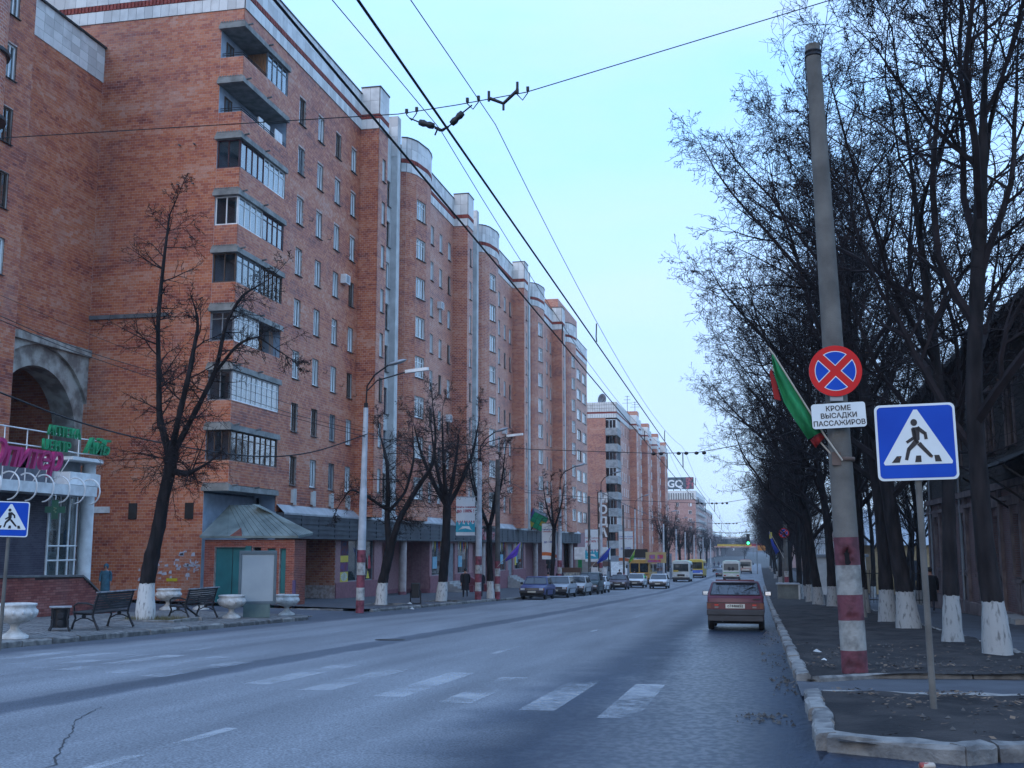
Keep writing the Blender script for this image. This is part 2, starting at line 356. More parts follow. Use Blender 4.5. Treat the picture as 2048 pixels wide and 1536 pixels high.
rb = random.Random(5)
def frees(s0, s1, holes, z0, z1):
    """free spans of s within a course z0..z1"""
    cuts = sorted([(max(a, s0), min(b, s1)) for a, b, c, d in holes if c < z1 - .02 and d > z0 + .02 and b > s0 and a < s1])
    out = []; cur = s0
    for a, b in cuts:
        if a > cur: out.append((cur, a))
        cur = max(cur, b)
    if cur < s1: out.append((cur, s1))
    return out
def course(bk, p, d, s0, s1, z0, z1, holes, bw=.27, bh=.142, gap=.015, proud=.007, stack=False):
    nrow = max(1, int(round((z1 - z0) / bh))); bh = (z1 - z0) / nrow
    for r in range(nrow):
        a0 = z0 + r * bh; a1 = a0 + bh - gap
        ph = 0 if stack else (r % 2) * bw / 2
        for u, w in frees(s0, s1, holes, a0, a1):
            k = math.floor((u + ph) / bw); x = k * bw - ph
            while x < w - .01:
                l = max(x, u); rr = min(x + bw, w) - gap
                if rr - l > .025: bk.put(p, d, l, rr, a0, a1, proud + rb.uniform(-.003, .003))
                x += bw
def wall(mb, p0, p1, z0, z1, holes=(), depth=.16, mi=0, rmi=None, bk=None, **kw):
    """mb gets the backing sheet and the reveals; bk (Bricks) the courses"""
    dx, dy = p1[0] - p0[0], p1[1] - p0[1]; L = hypot(dx, dy); d = (dx / L, dy / L); n = (d[1], -d[0])
    rmi = mi if rmi is None else rmi
    xs = sorted({0, L} | {min(max(h[0], 0), L) for h in holes} | {min(max(h[1], 0), L) for h in holes})
    zs = sorted({z0, z1} | {min(max(h[2], z0), z1) for h in holes} | {min(max(h[3], z0), z1) for h in holes})
    P = lambda s, z, o=0: (p0[0] + d[0] * s + n[0] * o, p0[1] + d[1] * s + n[1] * o, z)
    for i in range(len(xs) - 1):
        run = None
        for j in range(len(zs) - 1):
            cx, cz = (xs[i] + xs[i + 1]) / 2, (zs[j] + zs[j + 1]) / 2
            solid = not any(h[0] < cx < h[1] and h[2] < cz < h[3] for h in holes)
            if solid and run is None: run = zs[j]
            if (not solid) and run is not None:
                mb.quad(P(xs[i], run), P(xs[i + 1], run), P(xs[i + 1], zs[j]), P(xs[i], zs[j]), mi); run = None
        if run is not None: mb.quad(P(xs[i], run), P(xs[i + 1], run), P(xs[i + 1], z1), P(xs[i], z1), mi)
    for a, b, c, e_ in holes:
        for q in ((P(a, c), P(b, c), P(b, c, -depth), P(a, c, -depth)), (P(a, e_, -depth), P(b, e_, -depth), P(b, e_), P(a, e_)),
                  (P(a, c, -depth), P(a, e_, -depth), P(a, e_), P(a, c)), (P(b, c), P(b, e_), P(b, e_, -depth), P(b, c, -depth))):
            mb.quad(*q, rmi)
    if bk is not None: course(bk, p0, d, 0, L, z0, z1, list(holes), **kw)
    return d, n, L
def wmat(p, d, z, off=0):
    """matrix: local X along the wall, local -Y outwards, origin at plan point p"""
    n = (d[1], -d[0])
    return Matrix(((d[0], -n[0], 0, p[0] + n[0] * off), (d[1], -n[1], 0, p[1] + n[1] * off), (0, 0, 1, z), (0, 0, 0, 1)))

# windows -----------------------------------------------------------------
_wc = {}
def win_meshes(w, h, kind):
    k = (round(w, 2), round(h, 2), kind)
    if k in _wc: return _wc[k]
    fr = MB(); t = .085; D = .06
    def bar(x0, x1, z0, z1, y0=0, y1=D): fr.box(x0, x1, y0, y1, z0, z1)
    bar(0, w, 0, t); bar(0, w, h - t, h); bar(0, t, t, h - t); bar(w - t, w, t, h - t)
    M = {'w': M_WFR, 'b': M_BFR, 'g': M_GFR, 'm': M_MFR}[kind[0]]
    if 'm1' in kind: bar(w * .52, w * .52 + .07, t, h - t, -.008, D)
    if 'm2' in kind: bar(w * .33, w * .33 + .05, t, h - t, -.008, D); bar(w * .66, w * .66 + .05, t, h - t, -.008, D)
    if 't' in kind[1:]: bar(t, w - t, h * .72, h * .72 + .05, -.004, D - .01)
    pane = MB(); pane.box(t * .6, w - t * .6, .028, .036, t * .6, h - t * .6)
    cu = MB()
    if 'c' in kind[1:]:
        n = 14
        for side in ((.06, .42), (.62, .95)) if 'o' in kind else ((.05, .95),):
            a, b = side[0] * w, side[1] * w
            pts = [(a + (b - a) * i / n, .14 + .025 * sin(i * 2.1)) for i in range(n + 1)]
            for i in range(n): cu.quad((*pts[i], .05), (*pts[i + 1], .05), (*pts[i + 1], h - .03), (*pts[i], h - .03))
    sill = MB(); sill.add([(-.05, .01, -.03), (w + .05, .01, -.03), (w + .05, -.2, -.055), (-.05, -.2, -.055), (-.05, .01, .0), (w + .05, .01, .0), (w + .05, -.2, -.03), (-.05, -.2, -.03)],
                          [(0, 1, 2, 3), (7, 6, 5, 4), (3, 2, 6, 7), (0, 3, 7, 4), (2, 1, 5, 6)])
    r = (fr.mesh('window', M), pane.mesh('pane', M_GLASS), cu.mesh('curtain', M_CURT) if cu.v else None, sill.mesh('sill', M_SILL))
    _wc[k] = r; return r
def window(parent, p, d, z, w, h, kind, off=-.10, sill=True, label=None, name='window'):
    """p = plan point of the window's left end on the wall face"""
    f, pn, cu, sl_ = win_meshes(w, h, kind)
    o = bpy.data.objects.new(name, f); COL.objects.link(o); o.parent = parent; o.matrix_basis = wmat(p, d, z, off)
    if label: o['label'] = label
    for nm, me in (('pane', pn), ('curtain', cu), ('sill', sl_ if sill else None)):
        if me is None: continue
        c = bpy.data.objects.new(nm, me); COL.objects.link(c); c.parent = o

    return o

# text --------------------------------------------------------------------
def text_mesh(body, size, depth=.01, shear=0, bold=0, align='CENTER', space=1.0):
    cu = bpy.data.curves.new('lettering', 'FONT'); cu.body = body; cu.size = size; cu.extrude = depth; cu.shear = shear; cu.offset = bold
    cu.align_x = align; cu.space_character = space; cu.resolution_u = 3
    o = bpy.data.objects.new('tmp', cu); COL.objects.link(o)
    dg = bpy.context.evaluated_depsgraph_get(); me = bpy.data.meshes.new_from_object(o.evaluated_get(dg))
    bpy.data.objects.remove(o); bpy.data.curves.remove(cu); return me
def text(body, size, m, parent, mw, name='lettering', **kw):
    me = text_mesh(body, size, **kw); me.materials.clear(); me.materials.append(m)
    o = bpy.data.objects.new(name, me); COL.objects.link(o); o.parent = parent
    # text lies in XY; stand it up so that it faces local -Y
    o.matrix_basis = mw @ Matrix.Rotation(pi / 2, 4, 'X'); return o
# ================================================================== GROUND
def sheet(name, ys, xl, xr, nx, zf, m, **kw):
    b = MB(); V = []
    for y in ys:
        a, c = xl(y), xr(y)
        for i in range(nx + 1):
            x = a + (c - a) * i / nx; V.append((x, y, zf(x, y)))
    F = []
    for j in range(len(ys) - 1):
        for i in range(nx):
            k = j * (nx + 1) + i; F.append((k, k + 1, k + nx + 2, k + nx + 1))
    b.add(V, F, 0, True); return struct(b, name, m, **kw)
def fr_(a, b, st):
    n = max(1, int(round((b - a) / st))); return [a + (b - a) * i / n for i in range(n + 1)]

def road_material():
    m = bpy.data.materials.new('road_asphalt'); m.use_nodes = True; t = m.node_tree; t.nodes.clear()
    out = N(t, 'ShaderNodeOutputMaterial'); p = N(t, 'ShaderNodeBsdfPrincipled'); Lk(t, p.outputs[0], out.inputs[0])
    g = N(t, 'ShaderNodeNewGeometry'); sp = N(t, 'ShaderNodeSeparateXYZ'); Lk(t, g.outputs['Position'], sp.inputs[0])
    n1 = N(t, 'ShaderNodeTexNoise'); n1.inputs['Scale'].default_value = .35; n1.inputs['Detail'].default_value = 8
    ms = N(t, 'ShaderNodeMapping'); ms.inputs['Scale'].default_value = (3, .3, 1); Lk(t, g.outputs['Position'], ms.inputs[0]); Lk(t, ms.outputs[0], n1.inputs['Vector'])
    n2 = N(t, 'ShaderNodeTexNoise'); n2.inputs['Scale'].default_value = 45; n2.inputs['Detail'].default_value = 3; Lk(t, g.outputs['Position'], n2.inputs['Vector'])
    n3 = N(t, 'ShaderNodeTexNoise'); n3.inputs['Scale'].default_value = .9; n3.inputs['Detail'].default_value = 6; Lk(t, g.outputs['Position'], n3.inputs['Vector'])
    r = N(t, 'ShaderNodeValToRGB'); e = r.color_ramp.elements; e[0].position = .3; e[0].color = (.13, .137, .150, 1); e[1].position = .72; e[1].color = (.225, .235, .252, 1)
    Lk(t, n1.outputs['Fac'], r.inputs[0])
    r2 = N(t, 'ShaderNodeValToRGB'); r2.color_ramp.elements[0].position = .38; r2.color_ramp.elements[0].color = (.55, .55, .55, 1); r2.color_ramp.elements[1].position = .62; r2.color_ramp.elements[1].color = (1.15, 1.15, 1.15, 1)
    Lk(t, n2.outputs['Fac'], r2.inputs[0])
    mu = N(t, 'ShaderNodeMixRGB'); mu.blend_type = 'MULTIPLY'; mu.inputs[0].default_value = 1; Lk(t, r.outputs[0], mu.inputs[1]); Lk(t, r2.outputs[0], mu.inputs[2])
    # wet lane beside the right kerb, ragged edge, drying out with distance
    w = N(t, 'ShaderNodeMath', operation='MULTIPLY_ADD'); w.inputs[1].default_value = 1.6; Lk(t, n1.outputs['Fac'], w.inputs[0]); Lk(t, sp.outputs[0], w.inputs[2])
    w2 = N(t, 'ShaderNodeMath', operation='MULTIPLY_ADD'); w2.inputs[1].default_value = 1.3; Lk(t, n3.outputs['Fac'], w2.inputs[0]); Lk(t, w.outputs[0], w2.inputs[2])
    wr = N(t, 'ShaderNodeMapRange'); wr.interpolation_type = 'SMOOTHSTEP'; wr.inputs[1].default_value = -2.05; wr.inputs[2].default_value = -.55; Lk(t, w2.outputs[0], wr.inputs[0])
    wy = N(t, 'ShaderNodeMapRange'); wy.inputs[1].default_value = 75; wy.inputs[2].default_value = 38; wy.inputs[3].default_value = .25; wy.inputs[4].default_value = 1; Lk(t, sp.outputs[1], wy.inputs[0])
    wm = N(t, 'ShaderNodeMath', operation='MULTIPLY'); Lk(t, wr.outputs[0], wm.inputs[0]); Lk(t, wy.outputs[0], wm.inputs[1])
    # wet gutter on the left and the damp joint in mid road
    gl = N(t, 'ShaderNodeMapRange'); gl.interpolation_type = 'SMOOTHSTEP'; gl.inputs[1].default_value = -13.5; gl.inputs[2].default_value = -14.3
    gx = N(t, 'ShaderNodeMath', operation='MULTIPLY_ADD'); gx.inputs[1].default_value = .9; gs = N(t, 'ShaderNodeMath', operation='SUBTRACT'); gs.inputs[1].default_value = .5
    Lk(t, n3.outputs['Fac'], gs.inputs[0]); Lk(t, gs.outputs[0], gx.inputs[0]); Lk(t, sp.outputs[0], gx.inputs[2]); Lk(t, gx.outputs[0], gl.inputs[0])
    gj = N(t, 'ShaderNodeMath', operation='MULTIPLY_ADD'); gj.inputs[1].default_value = .35; Lk(t, gs.outputs[0], gj.inputs[0]); Lk(t, sp.outputs[0], gj.inputs[2])
    ja = N(t, 'ShaderNodeMath', operation='ADD'); ja.inputs[1].default_value = 8.42; Lk(t, gj.outputs[0], ja.inputs[0]); jb = N(t, 'ShaderNodeMath', operation='ABSOLUTE'); Lk(t, ja.outputs[0], jb.inputs[0])
    jc = N(t, 'ShaderNodeMapRange'); jc.interpolation_type = 'SMOOTHSTEP'; jc.inputs[1].default_value = .48; jc.inputs[2].default_value = .26; Lk(t, jb.outputs[0], jc.inputs[0])
    mxa = N(t, 'ShaderNodeMath', operation='MAXIMUM'); Lk(t, gl.outputs[0], mxa.inputs[0]); Lk(t, jc.outputs[0], mxa.inputs[1])
    damp = N(t, 'ShaderNodeMath', operation='MULTIPLY'); damp.inputs[1].default_value = .62; Lk(t, mxa.outputs[0], damp.inputs[0])
    al = N(t, 'ShaderNodeMath', operation='MAXIMUM'); Lk(t, wm.outputs[0], al.inputs[0]); Lk(t, damp.outputs[0], al.inputs[1])
    wc = N(t, 'ShaderNodeMixRGB'); wc.blend_type = 'MULTIPLY'; wc.inputs[2].default_value = (.09, .15, .25, 1); Lk(t, al.outputs[0], wc.inputs[0]); Lk(t, mu.outputs[0], wc.inputs[1])  # wet darkening; the blue of reflected sky is put into this tint
    Lk(t, wc.outputs[0], p.inputs['Base Color'])
    # streaky wet film: tyre-dragged noise in the roughness
    st = N(t, 'ShaderNodeTexNoise'); st.inputs['Scale'].default_value = 7.0; st.inputs['Detail'].default_value = 7; mst = N(t, 'ShaderNodeMapping'); mst.inputs['Scale'].default_value = (1.8, 1.1, 1)
    Lk(t, g.outputs['Position'], mst.inputs[0]); Lk(t, mst.outputs[0], st.inputs['Vector'])
    sr = N(t, 'ShaderNodeMapRange'); sr.inputs[1].default_value = .40; sr.inputs[2].default_value = .60; sr.inputs[3].default_value = .30; sr.inputs[4].default_value = .42; Lk(t, st.outputs['Fac'], sr.inputs[0])
    gr = N(t, 'ShaderNodeMapRange'); gr.interpolation_type = 'SMOOTHSTEP'; gr.inputs[1].default_value = -1.5; gr.inputs[2].default_value = .5; Lk(t, w2.outputs[0], gr.inputs[0]); gm = N(t, 'ShaderNodeMath', operation='MULTIPLY'); Lk(t, gr.outputs[0], gm.inputs[0]); Lk(t, wy.outputs[0], gm.inputs[1])
    rm = N(t, 'ShaderNodeMapRange'); rm.inputs[3].default_value = .74; Lk(t, gm.outputs[0], rm.inputs[0]); Lk(t, sr.outputs[0], rm.inputs[4]); Lk(t, rm.outputs[0], p.inputs['Roughness'])
    b = N(t, 'ShaderNodeBump'); b.inputs['Strength'].default_value = .45; b.inputs['Distance'].default_value = .006
    nb = N(t, 'ShaderNodeTexNoise'); nb.inputs['Scale'].default_value = 55; nb.inputs['Detail'].default_value = 7; Lk(t, g.outputs['Position'], nb.inputs['Vector']); Lk(t, nb.outputs['Fac'], b.inputs['Height'])
    b2 = N(t, 'ShaderNodeBump'); b2.inputs['Strength'].default_value = .05; b2.inputs['Distance'].default_value = .01; Lk(t, n3.outputs['Fac'], b2.inputs['Height']); Lk(t, b.outputs[0], b2.inputs['Normal'])
    Lk(t, b2.outputs[0], p.inputs['Normal']); p.inputs['Specular IOR Level'].default_value = .24
    return m
M_ROAD = road_material()
M_DIRT = mat('trodden_earth', (.042, .036, .034), .95, c2=(.014, .013, .014), spec=.2, vs=1.3, bump=1.0, bs=16, detail=10)
M_GROUND = mat('far_ground', (.07, .07, .065), .95)

Z0 = lambda x, y: zr(y)
YS = fr_(-40, 60, 1.0) + fr_(60, 420, 5)[1:]
sheet('ground', [-600, -40, 0, 50, 100, 150, 200, 250, 300, 400, 600, 4500], lambda y: -2500, lambda y: 2500, 2, lambda x, y: zr(y) - .45, M_GROUND)
road = sheet('road', YS, lambda y: kl(y), lambda y: .45 if y < 10.6 else .63, 24, Z0, M_ROAD)
sheet('side_road', fr_(-40, 10.6, .8), lambda y: .45, lambda y: 40, 14, Z0, M_ROAD)
sheet('side_road', fr_(36.8, 45.3, .8), lambda y: -70, lambda y: kl(y) , 30, lambda x, y: pav(x, y) - .12 + .001, M_ROAD)
# left pavement and the plaza
b = MB()
sheet('pavement', fr_(-30, 36.4, 1.2) + [37.2, 37.8, 38.4], lambda y: -70, lambda y: -15.2 if y < 36.5 else -15.2 - (y - 36.4) * .9, 30, lambda x, y: pav(x, y) - .05, M_ASPHP)
sheet('pavement', fr_(45.0, 60, 1.0) + fr_(60, 330, 5)[1:], lambda y: -60, lambda y: kl(y) - .16, 20, pav, M_ASPHP)
# pavers on the plaza (joints are gaps)
pv = Bricks.__new__(Bricks)
def pavers():
    A = []; A1 = []
    r = random.Random(3)
    y = 13.0
    row = 0
    while y < 37.4:
        x = -15.22 - (row % 2) * .11
        while x > -20.4:
            w = .21; z = pav(x, y) + r.uniform(-.004, .004); A.append((x - w, x - .01, y, y + .095, z)); x -= .22
        y += .105; row += 1
    k = len(A); V = np.empty((k, 8, 3)); A = np.array(A)
    for j, (u, w, h) in enumerate(((0, 0, 0), (1, 0, 0), (1, 1, 0), (0, 1, 0), (0, 0, 1), (1, 0, 1), (1, 1, 1), (0, 1, 1))):
        V[:, j, 0] = A[:, 1] if u else A[:, 0]; V[:, j, 1] = A[:, 3] if w else A[:, 2]; V[:, j, 2] = A[:, 4] - (0 if h else .05)
    Fc = (np.array([[0, 1, 5, 4], [1, 2, 6, 5], [4, 5, 6, 7], [3, 0, 4, 7], [2, 3, 7, 6]])[None] + (np.arange(k) * 8)[:, None, None]).reshape(-1)
    me = bpy.data.meshes.new('pavers'); me.vertices.add(k * 8); me.vertices.foreach_set('co', V.reshape(-1)); me.loops.add(k * 20); me.loops.foreach_set('vertex_index', Fc.astype(np.int32))
    me.polygons.add(k * 5); me.polygons.foreach_set('loop_start', np.arange(0, k * 20, 4, dtype=np.int32)); me.polygons.foreach_set('loop_total', np.full(k * 5, 4, dtype=np.int32)); me.polygons.foreach_set('use_smooth', np.zeros(k * 5, dtype=bool)); me.update(calc_edges=True)
    me.materials.append(M_PAVER); link(bpy.data.objects.new('pavers', me), None, kind='stuff', label='small grey paving blocks of the left pavement around the benches', cat='paving')
pavers()
# right verge, cross path, walkway
r_ = random.Random(9)
def dz(x, y):
    return .035 * sin(x * 2.1 + 1.3 * sin(y * .7)) * sin(y * 1.3 + x) + .02 * sin(7.1 * x + 3 * y) * sin(5.3 * y)
sheet('verge', fr_(10.35, 15.0, .16), lambda y: .62, lambda y: 26, 110, lambda x, y: zr(y) + .10 + dz(x, y) * .6, M_DIRT)
vg = sheet('verge', fr_(17.2, 60, .3) + fr_(60, 330, 3)[1:], lambda y: .62, lambda y: 4.9, 26, lambda x, y: zr(y) + .11 + dz(x, y), M_DIRT)
for v in vg.data.vertices:
    f = max(0, 1 - (v.co.y - 17.2) / 4) * float(np.interp(v.co.x, [.6, 1.6, 3, 4.9], [-.35, .42, .72, .95])); v.co.y += f
sheet('path', fr_(14.9, 19.6, .4), lambda y: .47, lambda y: 26, 30, lambda x, y: zr(y) + .05, M_ASPHP)
sheet('verge', fr_(19.4, 330, 5), lambda y: 8.1, lambda y: 60, 4, lambda x, y: zr(y) + .09, M_DIRT)
sheet('walkway', fr_(18.6, 60, 1) + fr_(60, 330, 5)[1:], lambda y: 5.0, lambda y: 8.1, 4, lambda x, y: zr(y) + .115, M_ASPHP)

# kerbs: one stone at a time
def stone_mesh(L, w, h, seed, rough=.02):
    r = random.Random(seed); b = MB(); nx, nz = 6, 2; V = []; F = []
    n = 5
    prof = [(0, -.15), (0, h * .72), (.025, h - .012), (w - .03, h), (w, h - .03), (w, -.15)]
    k = len(prof)
    for i in range(n + 1):
        y = L * i / n
        for q, (px, pz) in enumerate(prof):
            e = 1 if 0 < i < n else .6
            V.append((px + r.uniform(-rough, rough) * e * (pz > 0), y + (.018 if i == 0 else -.018 if i == n else 0), pz + (r.uniform(-rough, rough * .4) * e if pz > 0 else 0)))
    for i in range(n):
        for q in range(k - 1): F.append((i * k + q, i * k + q + 1, (i + 1) * k + q + 1, (i + 1) * k + q))
    F.append(tuple(range(k - 1, -1, -1))); F.append(tuple(n * k + q for q in range(k)))
    b.add(V, F); return b.mesh('kerb_stone', M_KERB)
KS = [stone_mesh(1.0, .17, .14, i, .016) for i in range(5)]
KR = [stone_mesh(1.0, .20, .15, 20 + i, .013) for i in range(5)]
def kerb(label, pts, meshes, hz, side=1):
    k = bpy.data.objects.new('kerb', None); link(k, kind='structure')
    i = 0
    for j in range(len(pts) - 1):
        a, c = Vector(pts[j]), Vector(pts[j + 1]); L = (c - a).length; n = max(1, round(L / (1.0 if hz < .14 or True else 1)))
        for q in range(n):
            p = a.lerp(c, q / n); p2 = a.lerp(c, (q + 1) / n)
            o = bpy.data.objects.new('kerb_stone', meshes[(i * 7 + j) % len(meshes)]); COL.objects.link(o); o.parent = k
            dv = p2 - p; l = dv.length
            o.rotation_mode = 'XYZ'
            ang = atan2(-dv.x, dv.y); zz0, zz1 = zr(p.y), zr(p2.y)
            R = Matrix.Rotation(ang + r_.uniform(-.012, .012), 4, 'Z') @ Matrix.Rotation(atan2(zz1 - zz0, l) + r_.uniform(-.008, .008), 4, 'X') @ Matrix.Diagonal((side, l, 1, 1))
            o.matrix_basis = Matrix.Translation((p.x + r_.uniform(-.015, .015), p.y, zz0 + r_.uniform(-.012, .006) + (hz - .13))) @ R
            i += 1
    return k
kerb('r', [(.45, 10.6), (.50, 14.9)], KR, .14)
kerb('r', [(.47, 17.0), (.43, 60), (.43, 130)], KR, .14)
kerb('r', [(.52, 10.55), (1.62, 10.05), (1.9, 10.3), (7.0, 11.6), (14, 12.4)], KR, .14, -1)
kerb('path', [(.72, 14.95), (2.1, 15.05), (5, 15.1), (12, 15.1)], KS, .10, -1)
kerb('path', [(.66, 17.0), (1.6, 17.9), (3, 18.2), (4.9, 18.5)], KS, .12, 1)
kerb('walk', [(5.0, 18.6), (5.0, 60)], KS, .125, -1)
kerb('l', [(-15, 6), (-15, 36.4), (-15.35, 37.4), (-16.1, 38.2), (-17.3, 38.5)], KS, .13, -1)
kerb('l', [(-22, 45.0), (-16.9, 45.0)], KS, .13, 1)
kerb('l', [(kl(y), y) for y in (45.3, 52, 62, 70, 80, 92, 105, 125, 140, 154)], KS, .13, -1)

# painted markings, worn
def paint_mat():
    m = bpy.data.materials.new('worn_road_paint'); m.use_nodes = True; t = m.node_tree; t.nodes.clear()
    out = N(t, 'ShaderNodeOutputMaterial'); p = N(t, 'ShaderNodeBsdfPrincipled'); p.inputs['Base Color'].default_value = (.50, .51, .52, 1); p.inputs['Roughness'].default_value = .7
    g = N(t, 'ShaderNodeNewGeometry'); n = N(t, 'ShaderNodeTexNoise'); n.inputs['Scale'].default_value = 9; n.inputs['Detail'].default_value = 10; n.inputs['Roughness'].default_value = .75; Lk(t, g.outputs['Position'], n.inputs['Vector'])
    n2 = N(t, 'ShaderNodeTexNoise'); n2.inputs['Scale'].default_value = .8; Lk(t, g.outputs['Position'], n2.inputs['Vector'])
    a = N(t, 'ShaderNodeMath', operation='ADD'); Lk(t, n.outputs['Fac'], a.inputs[0]); Lk(t, n2.outputs['Fac'], a.inputs[1])
    r = N(t, 'ShaderNodeMapRange'); r.inputs[1].default_value = .88; r.inputs[2].default_value = 1.2; r.inputs[3].default_value = 0; r.inputs[4].default_value = .48; Lk(t, a.outputs[0], r.inputs[0])
    tr = N(t, 'ShaderNodeBsdfTransparent'); mx = N(t, 'ShaderNodeMixShader'); Lk(t, r.outputs[0], mx.inputs[0]); Lk(t, tr.outputs[0], mx.inputs[1]); Lk(t, p.outputs[0], mx.inputs[2]); Lk(t, mx.outputs[0], out.inputs[0]); return m
M_PAINT = paint_mat()
def stripe(x0, x1, y0, y1, skew=0):
    b = MB(); k = max(1, int((y1 - y0) / 1.0)); h = .005
    for i in range(k):
        a, c = y0 + (y1 - y0) * i / k, y0 + (y1 - y0) * (i + 1) / k
        b.quad((x0, a, zr(a) + h), (x1, a, zr(a) + h), (x1, c, zr(c) + h), (x0, c, zr(c) + h))
    return b
zc = bpy.data.objects.new('zebra_crossing', None); link(zc, kind='structure')
for x, a, c in ((-6.87, 14.9, 18.5), (-5.78, 14.35, 17.9), (-4.60, 13.85, 17.55), (-3.62, 13.4, 17.0), (-2.52, 12.9, 16.7), (-1.55, 12.4, 16.4), (-8.86, 15.6, 19.2), (-9.75, 15.95, 19.7), (-10.75, 16.25, 19.85), (-11.5, 16.4, 20.0), (-12.3, 16.65, 20.1), (-13.2, 16.9, 20.3)):
    stripe(x - .21, x + .21, a, c).build('painted_stripe', M_PAINT, zc)
lm = bpy.data.objects.new('lane_markings', None); link(lm, kind='structure')
for x, a, c in ((-5.15, 7.0, 10.65), (-11.17, 14.9, 15.95), (-11.17, 21.2, 23.0), (-11.17, 28.4, 30.3), (-11.17, 36.1, 37.9), (-5.15, 22, 25), (-4.6, 31, 34), (-11.17, 45, 47), (-11.17, 54, 56), (-4.6, 42, 45), (-11.1, 66, 69), (-4.6, 55, 58), (-11.1, 80, 84), (-4.6, 70, 75)):
    stripe(x - .07, x + .07, a, c).build('painted_dash', M_PAINT, lm)
# cracks
def ribbon(pts, w, mm, name, seed=1):
    r = random.Random(seed); P = []
    for i in range(len(pts) - 1):
        a, c = Vector(pts[i]), Vector(pts[i + 1]); n = max(2, int((c - a).length / .12))
        for q in range(n):
            p = a.lerp(c, q / n); P.append((p.x + r.uniform(-.022, .022), p.y + r.uniform(-.02, .02)))
    b = MB(); V = []
    for i, (x, y) in enumerate(P):
        ww = w * r.uniform(.4, 1.3); V += [(x - ww, y, zr(y) + .004), (x + ww, y, zr(y) + .004)]
    b.add(V, [(2 * i, 2 * i + 1, 2 * i + 3, 2 * i + 2) for i in range(len(P) - 1)]); return struct(b, name, mm)
M_CRACK = mat('crack_dark', (.035, .036, .04), .9)
ribbon([(-5.4, 7.9), (-5.53, 8.3), (-6.1, 9.25), (-6.67, 10.3), (-7.0, 10.85), (-7.2, 11.4), (-7.45, 12.1)], .009, M_CRACK, 'road_crack', 4)
ribbon([(-7.4, 12.1), (-6.4, 12.6), (-5.2, 12.4), (-3.6, 12.6)], .006, M_CRACK, 'road_crack', 5)
ribbon([(-9.6, 11.9), (-9.9, 12.6), (-10.8, 12.9), (-12.2, 12.8)], .022, M_CRACK, 'road_crack', 6)
ribbon([(-2.4, 20.3), (-1.2, 20.1), (.3, 20.4)], .012, M_CRACK, 'road_crack', 7)
ribbon([(-3.2, 34.0), (-1.6, 33.6), (-.2, 34.2)], .03, M_CRACK, 'road_crack', 8)
# manhole in the left lane
mh = MB(); mh.lathe((0, 0, 0), [(.36, -.03), (.36, .004), (.30, .004), (.30, -.006), (.28, -.006), (.28, .006), (0.01, .006)], 24); o = mh.build('manhole_cover', mat('cast_iron', (.04, .04, .042), .6, metal=.4, bump=.6, bs=40), kind='structure'); o.location = (-8.6, 26.0, zr(26) + .005); o.rotation_euler[0] = -.027

# fallen leaves, twigs and rubble
def litter(name, n, area, size, m, seed, label, zoff=.14, clump=0):
    r = random.Random(seed); b = MB()
    for i in range(n):
        x0, x1, y0, y1 = area[i % len(area)]
        x, y = r.uniform(x0, x1), r.uniform(y0, y1)
        if clump and sin(x * 5 + seed) * sin(y * 3.1) + r.uniform(-.6, .6) < .05: continue
        a = r.uniform(0, 2 * pi); s = size * r.uniform(.5, 1.4); u = Vector((cos(a), sin(a), r.uniform(-.3, .3))) * s; w = Vector((-sin(a), cos(a), r.uniform(-.4, .4))) * s * r.uniform(.3, .8)
        p = Vector((x, y, zr(y) + zoff + r.uniform(0, .02))); b.add([p - u, p - w, p + u, p + w], [(0, 1, 2), (0, 2, 3)])
    return b.build(name, m, kind='stuff', label=label, cat=name.replace('_', ' '))
M_FL = mat('fallen_leaf', (.15, .10, .065), .9, c2=(.05, .033, .024), vs=5, island=.9)
litter('fallen_leaves', 3200, [(.8, 6, 14.2, 15.0), (.9, 6, 13.6, 15), (.7, 5, 18.0, 19.6), (.7, 4.9, 17.4, 26), (2, 7, 12, 15), (1, 6, 10.6, 14)], .032, M_FL, 3, 'dry brown leaves lying along the edge of the side path', clump=1)
def rubble(n, area, size, m, seed, name, label, zoff):
    r = random.Random(seed); b = MB()
    for i in range(n):
        x0, x1, y0, y1 = area[i % len(area)]; x, y = r.uniform(x0, x1), r.uniform(y0, y1); s = size * r.uniform(.3, 1.2)
        a = r.uniform(0, 3); V = [(x + s * cos(a + k * pi / 2) * r.uniform(.6, 1.3), y + s * sin(a + k * pi / 2) * r.uniform(.6, 1.3), zr(y) + zoff - .01) for k in range(4)]
        V.append((x, y, zr(y) + zoff + s * r.uniform(.4, .9))); b.add(V, [(0, 1, 4), (1, 2, 4), (2, 3, 4), (3, 0, 4)])
    return b.build(name, m, kind='stuff', label=label, cat='rubble')
M_RUBB = mat('rubble_stone', (.075, .07, .065), .95, c2=(.025, .023, .022), vs=8, island=.8)
rubble(300, [(.1, .45, 15.3, 18), (-.3, .3, 12.2, 13.2), (.7, 2.0, 19, 24), (0, .44, 19, 24), (.6, 3, 17.6, 20), (-.1, .4, 26, 33)], .028, M_RUBB, 5, 'rubble', 'small stones and mud crumbs along the right kerb', .02)
rubble(200, [(.7, 2.6, 19.5, 26), (.7, 4.6, 18, 22), (1, 6, 11, 15)], .035, M_RUBB, 6, 'rubble', 'crumbs of earth and stone on the right verge', .13)
